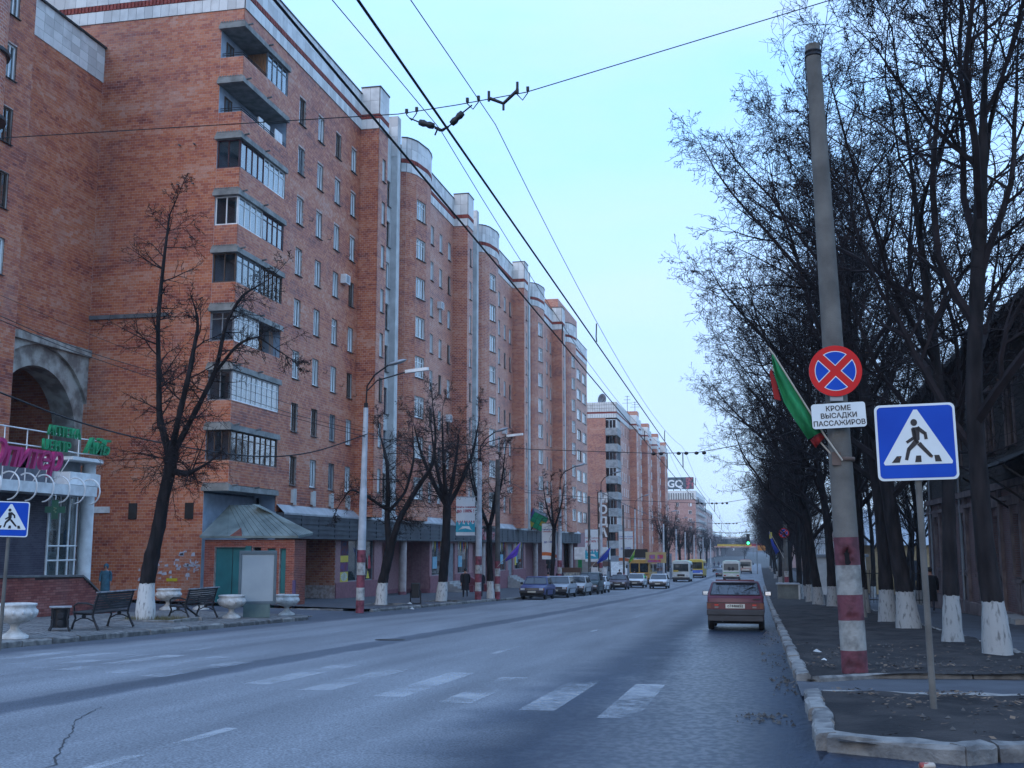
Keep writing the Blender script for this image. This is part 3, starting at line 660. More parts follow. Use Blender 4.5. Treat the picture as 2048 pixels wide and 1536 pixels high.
# scraps
def scrap(loc, s, m, label, cat='litter', seed=0):
    r = random.Random(seed); b = MB(); n = 7
    V = [(s * cos(2 * pi * k / n) * r.uniform(.5, 1), s * .8 * sin(2 * pi * k / n) * r.uniform(.5, 1), r.uniform(.0, .25) * s) for k in range(n)] + [(0, 0, s * .6)]
    b.add(V, [(k, (k + 1) % n, n) for k in range(n)]); o = b.build('paper_scrap', m, label=label, cat=cat); o.location = loc
scrap((1.02, 20.0, zr(20) + .14), .07, M_LITTER, 'crumpled white paper on the verge left of the striped pole', seed=1)
scrap((1.0, 22.2, zr(22.2) + .14), .10, M_LITTER, 'pale flat paper scrap near the right kerb beyond the pole', seed=2)
scrap((-16.4, 52.5, pav(-16.4, 52.5) + .0), .22, M_LITTER, 'white paper on the left pavement by the whitewashed tree foot', seed=3)
scrap((-15.3, 49.3, zr(49.3)), .2, M_LITTER, 'pale crushed paper in the gutter below the black litter bin', seed=4)
# crushed drinks can at the bottom edge
cn_ = MB(); cn_.lathe((0, 0, 0), [(.0, -.062), (.024, -.062), (.033, -.05), (.034, 0), (.033, .05), (.024, .062), (.0, .062)], 14, axis='x')
o = cn_.build('drinks_can', mat('tin_beige', (.42, .33, .26), .4, metal=.4, c2=(.25, .05, .04), vs=14, lo=.45, hi=.5, coord='obj'), label='crushed beige and red drinks can lying at the right kerb corner', cat='can'); o.location = (1.25, 9.72, zr(9.7) + .035); o.rotation_euler = (0, 0, .25)
# grass tuft ring at the near left tree
def tufts(c, n, rad, h, label, seed, sx=1, sy=1):
    r = random.Random(seed); b = MB()
    for i in range(n):
        a = r.uniform(0, 2 * pi); q = rad * sqrt(r.random()); x, y = c[0] + q * cos(a) * sx, c[1] + q * sin(a) * sy; t = r.uniform(0, 6); l = h * r.uniform(.3, 1)
        b.add([(x - .008 * cos(t), y - .008 * sin(t), c[2]), (x + .008 * cos(t), y + .008 * sin(t), c[2]), (x + r.uniform(-.06, .06), y + r.uniform(-.06, .06), c[2] + l)], [(0, 1, 2)])
    return b.build('dry_grass', mat('dry_grass', (.16, .15, .07), .9, c2=(.08, .06, .035), island=.8), kind='stuff', label=label, cat='grass')
# ================================================================== MAIN RED APARTMENT BLOCK (left)
def strip_up(mb, pts, z0, z1, out, mi=0, thick=.03):
    """a band standing `out` proud of the wall along plan points, with real thickness"""
    n = len(pts); off = []
    for i in range(n):
        ns = []
        if i > 0: ns.append(((pts[i][1] - pts[i-1][1]), -(pts[i][0] - pts[i-1][0])))
        if i < n - 1: ns.append(((pts[i+1][1] - pts[i][1]), -(pts[i+1][0] - pts[i][0])))
        ns = [(a / hypot(a, c), c / hypot(a, c)) for a, c in ns]
        sx, sy = sum(a for a, c in ns), sum(c for a, c in ns); l = max(.3, (sx * sx + sy * sy) / len(ns) / 1.0)
        k = len(ns) / (sx * sx + sy * sy) * 1.0 if len(ns) == 2 else 1.0
        k = min(k, 1.6); off.append((sx * k, sy * k) if len(ns) == 2 else (sx, sy))
    for i in range(n - 1):
        A, B = pts[i], pts[i+1]; oa, ob = off[i], off[i+1]
        a0 = (A[0], A[1]); a1 = (A[0] + oa[0] * out, A[1] + oa[1] * out); b1 = (B[0] + ob[0] * out, B[1] + ob[1] * out); b0 = (B[0], B[1])
        mb.add([(*a1, z0), (*b1, z0), (*b1, z1), (*a1, z1), (*a0, z0), (*b0, z0), (*b0, z1), (*a0, z1)], [(0, 1, 2, 3), (4, 5, 1, 0), (3, 2, 6, 7), (0, 3, 7, 4), (1, 5, 6, 2)], mi)
def along(pts, f):
    for i in range(len(pts) - 1):
        a, c = pts[i], pts[i+1]; L = hypot(c[0] - a[0], c[1] - a[1])
        if L < .02: continue
        f(a, ((c[0] - a[0]) / L, (c[1] - a[1]) / L), L)
def tiles(bk, pts, z0, z1, rows, tw=.55, base=.03):
    def f(a, d, L):
        n = max(1, round(L / tw)); w = L / n; h = (z1 - z0) / rows
        for r in range(rows):
            for i in range(n):
                if L < .3 and n == 1 and w < .1: continue
                bk.put(a, d, i * w + .006, (i + 1) * w - .012, z0 + r * h + .006, z0 + (r + 1) * h - .008, base + .022, .0)
    along(pts, f)
def dentils(bk, pts, z0, z1):
    def f(a, d, L):
        n = max(1, round(L / .20)); w = L / n
        for i in range(n): bk.put(a, d, i * w + .03, (i + 1) * w - .04, z0 + .02, z1 - .02, .075, .0)
    along(pts, f)

SLABS = [4.34 + 2.84 * i for i in range(9)]           # slab top levels of the corner balconies
WTOP = [26.1 - 2.84 * i for i in range(8)]            # window head levels
ZB, ZF = 27.8, 3.25
kr = random.Random(77)
def wkind():
    return kr.choice(['wm1c', 'wm1co', 'wm1c', 'wm1', 'bm1', 'gm1c', 'wm1ct', 'bm1c', 'wm1c'])

def cornice(parent, pts, z, top, bk_t, bk_d, mbb, mbr, rows=2, capm=None):
    """white band, red dentil course, pale tiled parapet; z = bottom of white band"""
    k = .65; k2 = .98
    strip_up(mbb, pts, z, z + k, .03); strip_up(mbr, pts, z + k, z + k2, .02)
    strip_up(mbb, pts, z + k2, top, .03)
    tiles(bk_t, pts, z, z + k, 1, .45); dentils(bk_d, pts, z + k, z + k2); tiles(bk_t, pts, z + k2, top, rows, .62)
    if capm is not None: strip_up(capm, pts, top, top + .07, .10)

def bow(Y, x=-24.0, a=2.8, b_=1.12, o=8.3):
    yc = Y + o + a; out = [(x, Y + o)]
    for yy in (o + .15, o + .45, o + 1.0, o + 2.75, o + 3.7, o + 4.4, o + 4.95, o + 5.35, o + 5.6):
        t = (yy - o - a) / a; out.append((x + b_ * sqrt(max(0, 1 - t * t)), Y + yy))
    return out

A = thing('apartment_building', 'long nine-storey red brick block with white tiled parapet and open corner balconies', 'building', (-24, 48.35, zr(50)))
A_inv = Matrix.Translation(-A.location)
def child_fix(root):
    """objects were given world coordinates; keep them there under their moved root"""
    for o in bpy.data.objects:
        if o.parent == root: o.matrix_parent_inverse = Matrix.Translation(-Vector(root.location))
bkA = Bricks(A, 'brick', M_BR, 300, 'brickwork'); tlA = Bricks(A, 'facing_tile', M_TILE, 300, 'facing_tiles'); dnA = Bricks(A, 'dentil_brick', M_DENT, 120, 'dentil_course')
bN = MB(); bF = MB(); bC = MB(); bB = MB(); bR = MB(); bE = MB()   # near backing, far textured, concrete, band backing, red band, roof edge
def holesof(L, cols, tops, w, h): return [(c, c + w, t - h, t) for c in cols for t in tops]
def do_wall(p0, p1, z0, z1, wins, near, h=1.52, sillz=True, kindf=wkind, part=A, bk=None, mbN=None, mbF=None):
    L = hypot(p1[0] - p0[0], p1[1] - p0[1]); d = ((p1[0] - p0[0]) / L, (p1[1] - p0[1]) / L)
    holes = [(s, s + w, t - hh, t) for s, w, t, hh in wins]
    if near: wall(mbN or bN, p0, p1, z0, z1, holes, rmi=1, bk=bk or bkA)
    else: wall(mbF or bF, p0, p1, z0, z1, holes, rmi=1)
    for s, w, t, hh in wins: window(part, (p0[0] + d[0] * s, p0[1] + d[1] * s), d, t - hh, w, hh, kindf())
XF = -24.0
# side face (faces the camera)
wall(bN, (-38, 48.35), (-25.2, 48.35), -2.2, ZB, (), bk=None)
course(bkA, (-38, 48.35), (1, 0), 0, 12.8, -1.2, ZB, [(0, 6.15, -3, 24.5)])
wall(bN, (-25.2, 48.35), (-24, 48.35), SLABS[8] - .02, ZB, (), bk=bkA)
# front, first bay
wins = [(y - 53.7, .88, t, 1.52) for y in (55.35, 58.1, 60.85, 63.5) for t in WTOP]
do_wall((XF, 53.7), (XF, 65.1), ZF, SLABS[8], wins, True)
wall(bN, (XF, 48.35), (XF, 65.1), SLABS[8], ZB, (), bk=bkA)
path = [(-39, 48.35), (XF, 48.35)]; cornice(A, path, ZB, 30.15, tlA, dnA, bB, bR, capm=bE)
path = [(XF, 48.35), (XF, 65.1)]; cornice(A, path, ZB, 30.15, tlA, dnA, bB, bR, capm=bE)
MODS = [65.1, 87.6, 110.8, 133.7]; ENDS = [87.6, 110.8, 133.7, 162.5]
for mi_, (Y, Y2) in enumerate(zip(MODS, ENDS)):
    near = mi_ == 0
    x1 = XF + 1.23
    P = [(XF, Y), (x1, Y), (x1, Y + 1.75), (x1 - .25, Y + 2.05), (XF + .14, Y + 2.2)]
    do_wall(P[0], P[1], ZF, ZB, [], near)
    do_wall(P[1], P[2], ZF, ZB, [(.75, .62, t, 1.5) for t in WTOP], near)
    do_wall(P[2], P[3], ZF, ZB, [], False); do_wall(P[3], P[4], ZF, ZB, [], False)
    # concrete stair bay, set back, with wide windows
    bC = MB(); pc = ((XF + .14, Y + 2.2), (XF + .14, Y + 5.75)); hw = [(1.5, 1.95, t, 1.75) for t in WTOP]
    wall(bC, pc[0], pc[1], ZF, 29.4, [(s, s + w, t - hh, t) for s, w, t, hh in hw] + [(.4, .7, 27.9, 29.1), (1.0, 1.3, 27.9, 29.1), (1.6, 1.9, 27.9, 29.1)], depth=.2)
    for s, w, t, hh in hw: window(A, (pc[0][0], pc[0][1] + s), (0, 1), t - hh, w, hh, kr.choice(['bm1t', 'bm1tc', 'wm1c', 'gm1t', 'mm1tc']), off=-.1)
    bC.box(XF - .1, XF + .58, Y + 5.75, Y + 6.4, ZF, 30.9)
    bC.build('concrete_stair_bay', M_PLAST, A)
    do_wall((XF, Y + 6.4), (XF, Y + 8.3), ZF, ZB, [], False)
    bw = bow(Y)
    for i in range(len(bw) - 1):
        flat = i == 3
        do_wall(bw[i], bw[i+1], ZF, ZB, [(.12, 1.5, t, 1.5) for t in WTOP] if flat else [], near, kindf=lambda: kr.choice(['wm2t', 'wm1c', 'wm2c', 'wm1co', 'wm2ct']))
    straight0, straight1 = Y + 13.9, Y2
    ws = []
    if mi_ < 3:
        c0 = {0: (81.05, 83.5, 86.0), 1: (104.3, 106.8, 109.2), 2: (127.4, 129.8, 132.2)}[mi_]
        ws = [(c - straight0, .8, t, 1.5) for c in c0 for t in WTOP]
        do_wall((XF, straight0), (XF, straight1), ZF, ZB, ws, False)
    else:
        ws = [(c - straight0, .8, t, 1.5) for c in (149.0,) for t in WTOP] + [(c - straight0, 3.6, t, 1.5) for c in (153.0, 158.0) for t in WTOP]
        do_wall((XF, straight0), (XF, straight1), ZF, ZB, ws, False)
    Pt = [(XF, Y), (x1, Y), (x1, Y + 1.75), (x1 - .25, Y + 2.05)]
    cornice(A, Pt, ZB, 30.55, tlA, dnA, bB, bR, capm=bE)
    cornice(A, bw, ZB, 30.3, tlA, dnA, bB, bR, capm=bE)
    cornice(A, [(XF, straight0), (XF, straight1)], ZB, 30.15, tlA, dnA, bB, bR, capm=bE)
    tiles(tlA, [(XF + .1, Y + 5.75), (XF + .58, Y + 5.75)], 28.0, 30.9, 4, .55, .0)
    bB.box(-27, XF + .9, Y + .35, Y + 1.9, 27.9, 30.5)
# roof, penthouse, back
bF.quad((-39, 48.4, 29.9), (-24.1, 48.4, 29.9), (-24.1, 162.4, 29.9), (-39, 162.4, 29.9), 0)
bF.quad((-39, 162.5, -3), (-24, 162.5, -3), (-24, 162.5, 30.1), (-39, 162.5, 30.1)); bF.quad((-39, 162.5, -3), (-39, 162.5, 30), (-39, 48.35, 30), (-39, 48.35, -3))
ph = MB(); ph.box(-30, -24.4, 140.5, 156, 29.9, 33.2); ph.build('penthouse', M_BRT, A)
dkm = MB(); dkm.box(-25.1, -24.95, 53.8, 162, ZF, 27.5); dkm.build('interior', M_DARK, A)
# corner balconies
for o_, (zb, zt) in (('b', (SLABS[0] - .4, SLABS[8])),):
    # recess walls
    rc = MB(); rc.quad((-25.2, 48.35, zb), (-25.2, 53.7, zb), (-25.2, 53.7, zt), (-25.2, 48.35, zt)); rc.quad((-25.2, 53.7, zb), (-24, 53.7, zb), (-24, 53.7, zt), (-25.2, 53.7, zt))
    for zq in ((-1.4, SLABS[0] - .32),): rc.quad((-25.2, 48.6, zq[0]), (-25.2, 53.8, zq[0]), (-25.2, 53.8, zq[1]), (-25.2, 48.6, zq[1])); rc.quad((-25.2, 53.8, zq[0]), (-24, 53.8, zq[0]), (-24, 53.8, zq[1]), (-25.2, 53.8, zq[1])); rc.quad((-25.2, 48.35, zq[0]), (-25.2, 48.6, zq[0]), (-25.2, 48.6, zq[1]), (-25.2, 48.35, zq[1]))
    rc.build('balcony_wall', mat('balcony_render', (.40, .47, .55), .85, c2=(.30, .36, .44)), A)
M_SLAB = mat('balcony_slab', (.30, .30, .28), .9, c2=(.17, .17, .16), vs=2.2, bump=.5, bs=20, detail=8)
M_BOARD = mat('orange_boards', (.34, .15, .06), .7, c2=(.18, .08, .035), vs=6, stretch=(8, 8, .6))
def slab_mesh():
    s = MB(); s.box(-25.25, -23.84, 48.12, 53.75, -.30, -.13); s.box(-25.22, -23.88, 48.17, 48.35, -.13, .03)
    for i in range(9): s.box(-25.15 + i * .14, -25.09 + i * .14, 48.14, 48.3, .03, .08)
    s.box(-23.97, -23.84, 48.2, 53.7, -.13, -.04); return s
for i, z in enumerate(SLABS):
    s = slab_mesh().build('balcony_slab', M_SLAB, A); s.location[2] = z
    sp_ = MB(); sp_.tube([(-23.84, 50.9, z - .05), (-23.6, 50.9, z - .02)], .05, 8); sp_.tube([(-23.84, 48.5, z - .05), (-23.6, 48.5, z - .02)], .05, 8); sp_.build('spout', M_CONCD, A)
    if i == 8: continue
    pz0, pz1 = z + .0, z + 1.12
    b = MB(); b.box(-25.2, -23.98, 48.36, 48.5, pz0, pz1); b.box(-24.13, -23.98, 48.5, 53.7, pz0, pz1)
    b.build('parapet', M_MORT, A)
    course(bkA, (-25.2, 48.36), (1, 0), 0, 1.22, pz0, pz1, [], bh=.142)
    course(bkA, (-23.98, 48.36), (0, 1), 0, 5.34, pz0, pz1, [], bh=.142)
def glazing(p, d, L, z, h, n, fm, tr=True, label=None, curtain=False, bars=False):
    g = MB(); t = .055; g.box(0, L, 0, .07, 0, t); g.box(0, L, 0, .07, h - t, h)
    for i in range(n + 1):
        x = i * (L - t) / n; g.box(x, x + t, -.004, .066, t, h - t)
    if tr: g.box(0, L, .004, .06, h * .74, h * .74 + .04)
    if bars:
        for i in range(n * 3): x = .1 + i * (L - .1) / (n * 3); g.box(x, x + .02, -.05, -.03, .05, h - .05)
    o = g.build('balcony_glazing', fm, A); o.matrix_basis = wmat(p, d, z, 0)
    if label: o['label'] = label
    for i in range(n):
        x = i * (L - t) / n + t; q = MB(); q.box(x, x + (L - t) / n - t, .03, .038, t, h - t); c = q.build('pane', M_GLASS, o)
    if curtain:
        q = MB(); m = 30
        for i in range(m): q.quad((L * i / m, .2 + .03 * sin(i * 1.7), .0), (L * (i + 1) / m, .2 + .03 * sin((i + 1) * 1.7), .0), (L * (i + 1) / m, .2 + .03 * sin((i + 1) * 1.7), h - .05), (L * i / m, .2 + .03 * sin(i * 1.7), h - .05))
        q.build('curtain', M_CURT, o)
# from the top floor (index 7) down: (side, front-left, front-right)
GL = {7: (None, None, (4, M_GFR, True)), 6: (None, None, None), 5: ((2, M_MFR, False), (4, M_MFR, False), (4, M_WFR, True)),
      4: ((2, M_WFR, False), (4, M_WFR, True), (4, M_MFR, True)), 3: ((2, M_BFR, False), (4, M_GFR, True), (5, M_BFR, False)),
      2: ((2, M_GFR, True), (5, M_WFR, True), None), 1: ((2, M_GFR, False), (5, M_WFR, True), (4, M_WFR, True)), 0: ((3, M_BFR, False), (4, M_BFR, True), (4, M_BFR, True))}
for k, (sd, f1, f2) in GL.items():
    z = SLABS[k] + 1.12; h = 2.84 - .30 - 1.12 - .01
    if sd: glazing((-25.17, 48.38), (1, 0), 1.15, z, h, sd[0], sd[1], sd[2])
    if f1: glazing((-24.0, 48.45), (0, 1), 2.65, z, h, f1[0], f1[1], f1[2], curtain=k in (4, 1))
    if f2: glazing((-24.0, 51.12), (0, 1), 2.5, z, h, f2[0], f2[1], f2[2], curtain=k in (5, 1), bars=k == 3)
    if not f1:
        b = MB()
        for zz in (.12, .22): b.tube([(-25.15, 48.42, z + zz), (-24.05, 48.42, z + zz), (-24.05, 53.6, z + zz)] if not f2 else [(-25.15, 48.42, z + zz), (-24.05, 48.42, z + zz), (-24.05, 51.1, z + zz)], .022, 6)
        for yy in (48.42, 49.4, 50.4, 51.05): b.tube([(-24.05, yy, z - .02), (-24.05, yy, z + .22)], .016, 5)
        b.build('railing', M_RAIL, A)
# clutter: plank screen, boards, cupboard
b = MB()
for i in range(7): b.box(-25.1 + i * .15, -24.97 + i * .15, 51.05, 51.09, SLABS[7] + 1.0, SLABS[7] + 2.45)
b.build('plank_screen', M_BOARD, A)
b = MB(); b.box(-24.75, -24.2, 51.4, 52.1, SLABS[6] + .2, SLABS[6] + 1.75); b.box(-24.3, -24.22, 50.8, 51.3, SLABS[6] + .5, SLABS[6] + 1.8); b.box(-24.05, -24.0, 52.3, 53.2, SLABS[6] + .9, SLABS[6] + 1.7); b.build('cupboard', M_WHITE, A)
b = MB(); b.box(-25.0, -24.95, 51.2, 53.6, SLABS[2] + .9, SLABS[2] + 2.5)
for i in range(3): b.add([(-24.3, 53.0 + i * .18, SLABS[2] + .5), (-24.3, 53.08 + i * .18, SLABS[2] + .5), (-24.2, 52.8 + i * .18, SLABS[2] + 2.4), (-24.2, 52.88 + i * .18, SLABS[2] + 2.4)], [(0, 1, 3, 2)])
b.build('board_stack', M_BOARD, A)
for z in (7, 6): window(A, (-25.2, 48.9), (0, 1), SLABS[z] + .1, .8, 2.1, 'bm1', off=.03, sill=False, name='balcony_door')
# anchor pegs in the side wall, stains and ledge
b = MB()
for z in (21.0, 19.0, 16.3, 12.6, 10.0):
    for x in (-27.2, -26.4): b.tube([(x, 48.4, z), (x + .1, 48.02, z - .1)], .04, 6)
b.build('wall_peg', M_CONCD, A)
b = MB(); b.box(-31.6, -27.4, 48.22, 48.35, 12.42, 12.62); b.build('ledge', M_CONCD, A)
M_DIRTB = mat('rusty_vent', (.035, .028, .025), .9)
for x in (-29.0, -26.1):
    b = MB(); b.box(x, x + .42, 48.28, 48.34, 2.75, 3.5); b.build('vent_hatch', M_DIRTB, A)
b = MB(); b.box(-30.8, -30.0, 48.26, 48.34, 3.05, 3.35); b.build('street_plate', M_WHITE, A)
r_p = random.Random(8)
b = MB()
for i in range(46):
    x = r_p.uniform(-28.4, -25.4); z = .35 + r_p.gauss(0, .28) + (.5 if x > -26.5 else 0) * r_p.random(); w, h = r_p.uniform(.05, .28), r_p.uniform(.04, .2)
    b.add([(x, 48.318, z), (x + w, 48.318, z + r_p.uniform(-.04, .04)), (x + w * .9, 48.318, z + h), (x + w * .2, 48.318, z + h * r_p.uniform(.5, 1.2))], [(0, 1, 2, 3)])
b.build('torn_posters', mat('torn_paper', (.55, .55, .6), .9, c2=(.40, .40, .46), vs=8), A, kind='stuff')
b = MB(); b.box(-26.9, -26.35, 48.31, 48.322, -.12, .02); b.build('notice', mat('yellow_paper', (.60, .50, .03), .8), A)
# under-window meter boxes above the fascia and the lamp brackets on the wall
for y in (55.6, 58.3, 61.0, 63.7):
    b = MB(); b.box(-24.0, -23.88, y, y + .5, 3.75, 4.45); b.box(-23.88, -23.84, y + .08, y + .2, 3.65, 4.5); b.box(-23.88, -23.84, y + .3, y + .42, 3.65, 4.5); b.build('vent_box', M_PLAST, A)
b = MB()
for (y, z) in ((57.1, 19.5), (59.9, 19.2), (57.2, 11.0), (59.7, 11.3), (62.3, 10.9), (64.6, 10.6), (63.0, 19.0)):
    b.tube([(-24, y, z), (-23.8, y, z - .05), (-23.75, y, z + .12)], .02, 5)
b.build('wall_hook', M_RAIL, A)
def ac_unit(x, y, z):
    b = MB(); b.box(x, x + .35, y, y + .75, z, z + .55); b.box(x + .35, x + .36, y + .1, y + .6, z + .06, z + .5, 1); b.build('air_conditioner', [M_WHITE, M_GREY], A)
ac_unit(-24, 85.7, 11.3); ac_unit(-24, 129.2, 6.5); ac_unit(-24, 106, 12.3); ac_unit(-24, 62.1, 17.1); ac_unit(-24, 83.0, 19.9); ac_unit(-24, 108.4, 6.7)
bN.build('wall', [M_MORT, M_REVEAL], A); bF.build('wall', [M_BRT, M_REVEAL], A)
bB.build('parapet_backing', M_TJ, A); bR.build('dentil_backing', M_DENT, A); bE.build('roof_edge', M_ROOFE, A)
bkA.done(); tlA.done(); dnA.done()

# --- ground floor shops (part of the block)
bP = MB(); bD = MB()    # pink wall, plinth
zs = 1.98
fb = MB(); fl = MB()
def fascia(y0, y1, x=-23.62):
    n = 9
    for i in range(n):
        a, c = zs + (3.2 - zs) * i / n, zs + (3.2 - zs) * (i + 1) / n
        fb.box(-24, x + (.035 if i % 2 else 0), y0, y1, a, c)
    fb.box(-24.2, x + .06, y0, y1, zs - .1, zs)
    k = int((y1 - y0) / 2.4)
    for i in range(k + 1): yy = y0 + (y1 - y0) * i / max(1, k); fb.box(x, x + .05, yy, yy + .05, zs, 3.2)
fascia(53.8, 152.6)
for i in range(33):
    a = 53.8 + i * 3; c = a + 2.98; t = 3.62 if i < 20 else 3.5
    fl.add([(-23.55, a, 3.2), (-23.55, c, 3.2), (-23.98, c, t), (-23.98, a, t), (-23.55, a, 3.10), (-23.55, c, 3.10)], [(0, 1, 2, 3), (4, 5, 1, 0)])
fl.build('flashing', M_FLASH, A); fb.build('fascia', M_FASC, A)
def poly_wall(x0, y0, x1, y1, z0, z1, mbk): wall(mbk, (x0, y0), (x1, y1), z0, z1)
gz = lambda y: zr(y) - .1
# door recess beside the kiosk, orange brick return
bO = MB(); bO2 = MB(); gsb = Bricks(A, 'return_brick', M_BR, 0, 'recess_brickwork')
wall(bO, (-27.2, 52), (-27.2, 62.3), gz(60), zs); wall(bO2, (-26.6, 62.3), (-24.0, 62.3), gz(62) , zs, bk=None); course(gsb, (-26.6, 62.3), (1, 0), 0, 2.6, -.75, zs, [])
gsb.done(); bO2.build('brick_return', M_MORT, A); bO.build('recess_wall', mat('grey_render', (.26, .29, .32), .85), A)
b = MB(); b.box(-27.2, -27.1, 58.2, 60.2, gz(59), .75); o = b.build('door', M_TEAL, A)
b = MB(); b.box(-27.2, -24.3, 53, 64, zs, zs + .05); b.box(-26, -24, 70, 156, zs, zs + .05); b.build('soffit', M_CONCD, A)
PSEG = [(62.3, 70.6), (81.6, 94.6), (104.6, 117.3), (131.0, 141.0)]
RSEG = [(70.6, 81.6), (94.6, 104.6), (117.3, 131.0), (141, 155)]
def shop_win(y0, y1, z0=-.62, z1=1.86, label=None, npan=2):
    L = y1 - y0; g = MB(); t = .06
    g.box(0, L, 0, .08, 0, t); g.box(0, L, 0, .08, z1 - z0 - t, z1 - z0)
    for i in range(npan + 1): x = i * (L - t) / npan; g.box(x, x + t, -.003, .078, t, z1 - z0 - t)
    o = g.build('shop_window', M_GFR, A); o.matrix_basis = wmat((-24, y0), (0, 1), z0, -.12)
    q = MB(); q.box(.02, L - .02, .03, .04, .02, z1 - z0 - .02); q.build('pane', M_SGLASS, o)
    if label: o['label'] = label
    q = MB(); q.box(.0, L, .9, .92, 0, z1 - z0); q.build('display_back', mat('display_back', (.30, .36, .36), .8, c2=(.10, .14, .16), vs=1.1), o); return o
for i, (a, c) in enumerate(PSEG):
    zf_ = -.62 - .1 * i
    if i == 0: hs = [(63.1, 69.1)]; dr = []
    elif i == 1: hs = [(82.2, 85.8), (89.7, 93.3)]; dr = [(86.6, 88.8)]
    elif i == 2: hs = [(105.2, 108.0), (111.8, 116.4)]; dr = [(108.8, 111.0)]
    else: hs = [(132.0, 135.6), (137.3, 140.5)]; dr = []
    H_ = [(u - a, w - a, zf_, 1.86) for u, w in hs] + [(u - a, w - a, zf_ - .55, 1.7) for u, w in dr]
    wall(bP, (-24, a), (-24, c), gz(c), zs, H_)
    strip = [(-24, a), (-24, c)]
    for u, w in hs: shop_win(u, w, zf_, 1.86)
    dcuts = sorted(dr); cur = a
    for u, w in dcuts + [(c, c)]:
        if u > cur: bD.box(-24, -23.93, cur, u, gz(c), zf_ - .02)
        cur = w
    for u, w in dr:
        b = MB(); b.box(-24.2, -24.14, u, (u + w) / 2 - .02, zf_ - .55, 1.7); b.box(-24.2, -24.14, (u + w) / 2 + .02, w, zf_ - .55, 1.7); b.build('shop_door', M_GFR, A)
        b = MB()
        for s in range(5):
            zt_ = zf_ - .55 - s * .17
            if zt_ > gz(u) + .05: b.box(-24 + s * .32, -23.68 + s * .32, u - .5, w + .6, gz(u), zt_)
        b.build('entrance_steps', M_CONC, A)
for i, (a, c) in enumerate(RSEG):
    wall(bP, (-24, a), (-26, a), gz(a), zs); wall(bP, (-26, a), (-26, c), gz(c), zs)
    if i < 3: wall(bP, (-26, c), (-24, c), gz(c), zs)
    bD.box(-26, -25.93, a, c, gz(c), zr(c) + .5)
    bD.box(-26, -23.98, c - .07, c, gz(c), zr(c) + .45)
    yc = (75.2, 98.4, 123.0, 147.2)[i]
    b = MB(); b.cyl((-24.05, yc, gz(yc) - .1), .27, zs - gz(yc) + .1, 20); b.build('shop_column', M_PCOL, A)
    b = MB(); b.cyl((-24.05, yc, gz(yc) - .1), .285, .55, 20); b.build('column_foot', M_PINKD, A)
bP.box(-25, -24, 152.5, 162, gz(155), 3.3)
# joints between the pink stone panels
b = MB()
for a, c in RSEG[:3]:
    b.box(-25.4, -25.385, c - .012, c - .004, gz(c) + .5, zs); b.box(-24.7, -24.685, c - .012, c - .004, gz(c) + .5, zs); b.box(-26, -24, c - .012, c - .004, 1.1, 1.112)
b.build('panel_joint', M_TJ, A)
bP.build('shop_wall', M_PINK, A); bD.build('plinth', M_PINKD, A)
# posters in the first window, pennants hung in the others
def poster(y0, y1, z0, z1, m, x=-24.05): b = MB(); b.box(x, x + .012, y0, y1, z0, z1); return b.build('poster', m, A)
M_PY = mat('poster_yellow', (.62, .50, .06), .7, c2=(.50, .38, .05)); M_PPU = mat('poster_purple', (.10, .05, .16), .7, c2=(.16, .03, .05), vs=3); M_PNV = mat('poster_navy', (.03, .03, .09), .7, c2=(.10, .02, .03), vs=4, lo=.5, hi=.55)
poster(63.2, 64.5, .95, 1.8, M_PNV); poster(63.2, 64.5, .55, .93, M_PY); poster(63.2, 64.5, .0, .53, M_PPU); poster(63.2, 64.5, -.60, -.02, M_PY)
b = MB(); c0 = (63.85, -.3)
for k in range(14):
    a = 2 * pi * k / 14; u = Vector((cos(a) * .55, sin(a) * .26)); w = Vector((cos(a + .22) * .55, sin(a + .22) * .26)); b.add([(-24.034, c0[0], c0[1]), (-24.034, c0[0] + u.x, c0[1] + u.y), (-24.034, c0[0] + w.x, c0[1] + w.y)], [(0, 1, 2)])
b.build('poster_rays', mat('pale_blue_print', (.45, .60, .75), .7), A)
b = MB(); b.add([(-24.03, 68.0, .1), (-24.03, 68.55, .1), (-24.03, 68.4, .75), (-24.03, 68.1, 1.0)], [(0, 1, 2, 3)]); b.add([(-24.03, 67.7, -.5), (-24.03, 68.3, -.5), (-24.03, 68.0, .0)], [(0, 1, 2)], 1); b.build('window_cutout', [mat('cutout_red', (.45, .02, .04), .6), M_PY], A)
rp = random.Random(4); cols_ = [(.75, .74, .7), (.6, .3, .08), (.5, .05, .06), (.10, .15, .4), (.7, .55, .1), (.75, .74, .7)]
for u, w in ((82.2, 85.8), (89.7, 93.3), (105.2, 108), (111.8, 116.4), (132, 135.6)):
    for q, cc in enumerate(cols_[:5]):
        b = MB(); k = int((w - u) / .55)
        for i in range(k):
            if (i + q) % 5: continue
            y = u + .15 + i * .55; l = rp.uniform(.6, 1.0)
            b.add([(-24.03, y, 1.84), (-24.03, y + .5, 1.84), (-24.03, y + .25 + rp.uniform(-.1, .1), 1.84 - l)], [(0, 1, 2)])
        if b.v: b.build('pennant', mat('pennant_%d' % q, cc, .8), A)
    b = MB(); b.box(-24.04, -24.03, u + .3, u + 1.5, -.2, .7); b.build('poster', mat('poster_cyan', (.06, .30, .42), .6, c2=(.3, .4, .45), vs=3), A)
b = MB(); b.box(-24.03, -24.02, 112.0, 112.7, -.4, 1.2); b.build('poster', M_PY, A)
b = MB()
for i in range(260):
    y = 68.5 + i * .32; b.add([(-23.6, y, 1.9), (-23.6, y + .16, 1.9), (-23.6, y + .08, 1.72)], [(0, 1, 2)])
b.build('bunting', M_RAIL, A, kind='stuff')
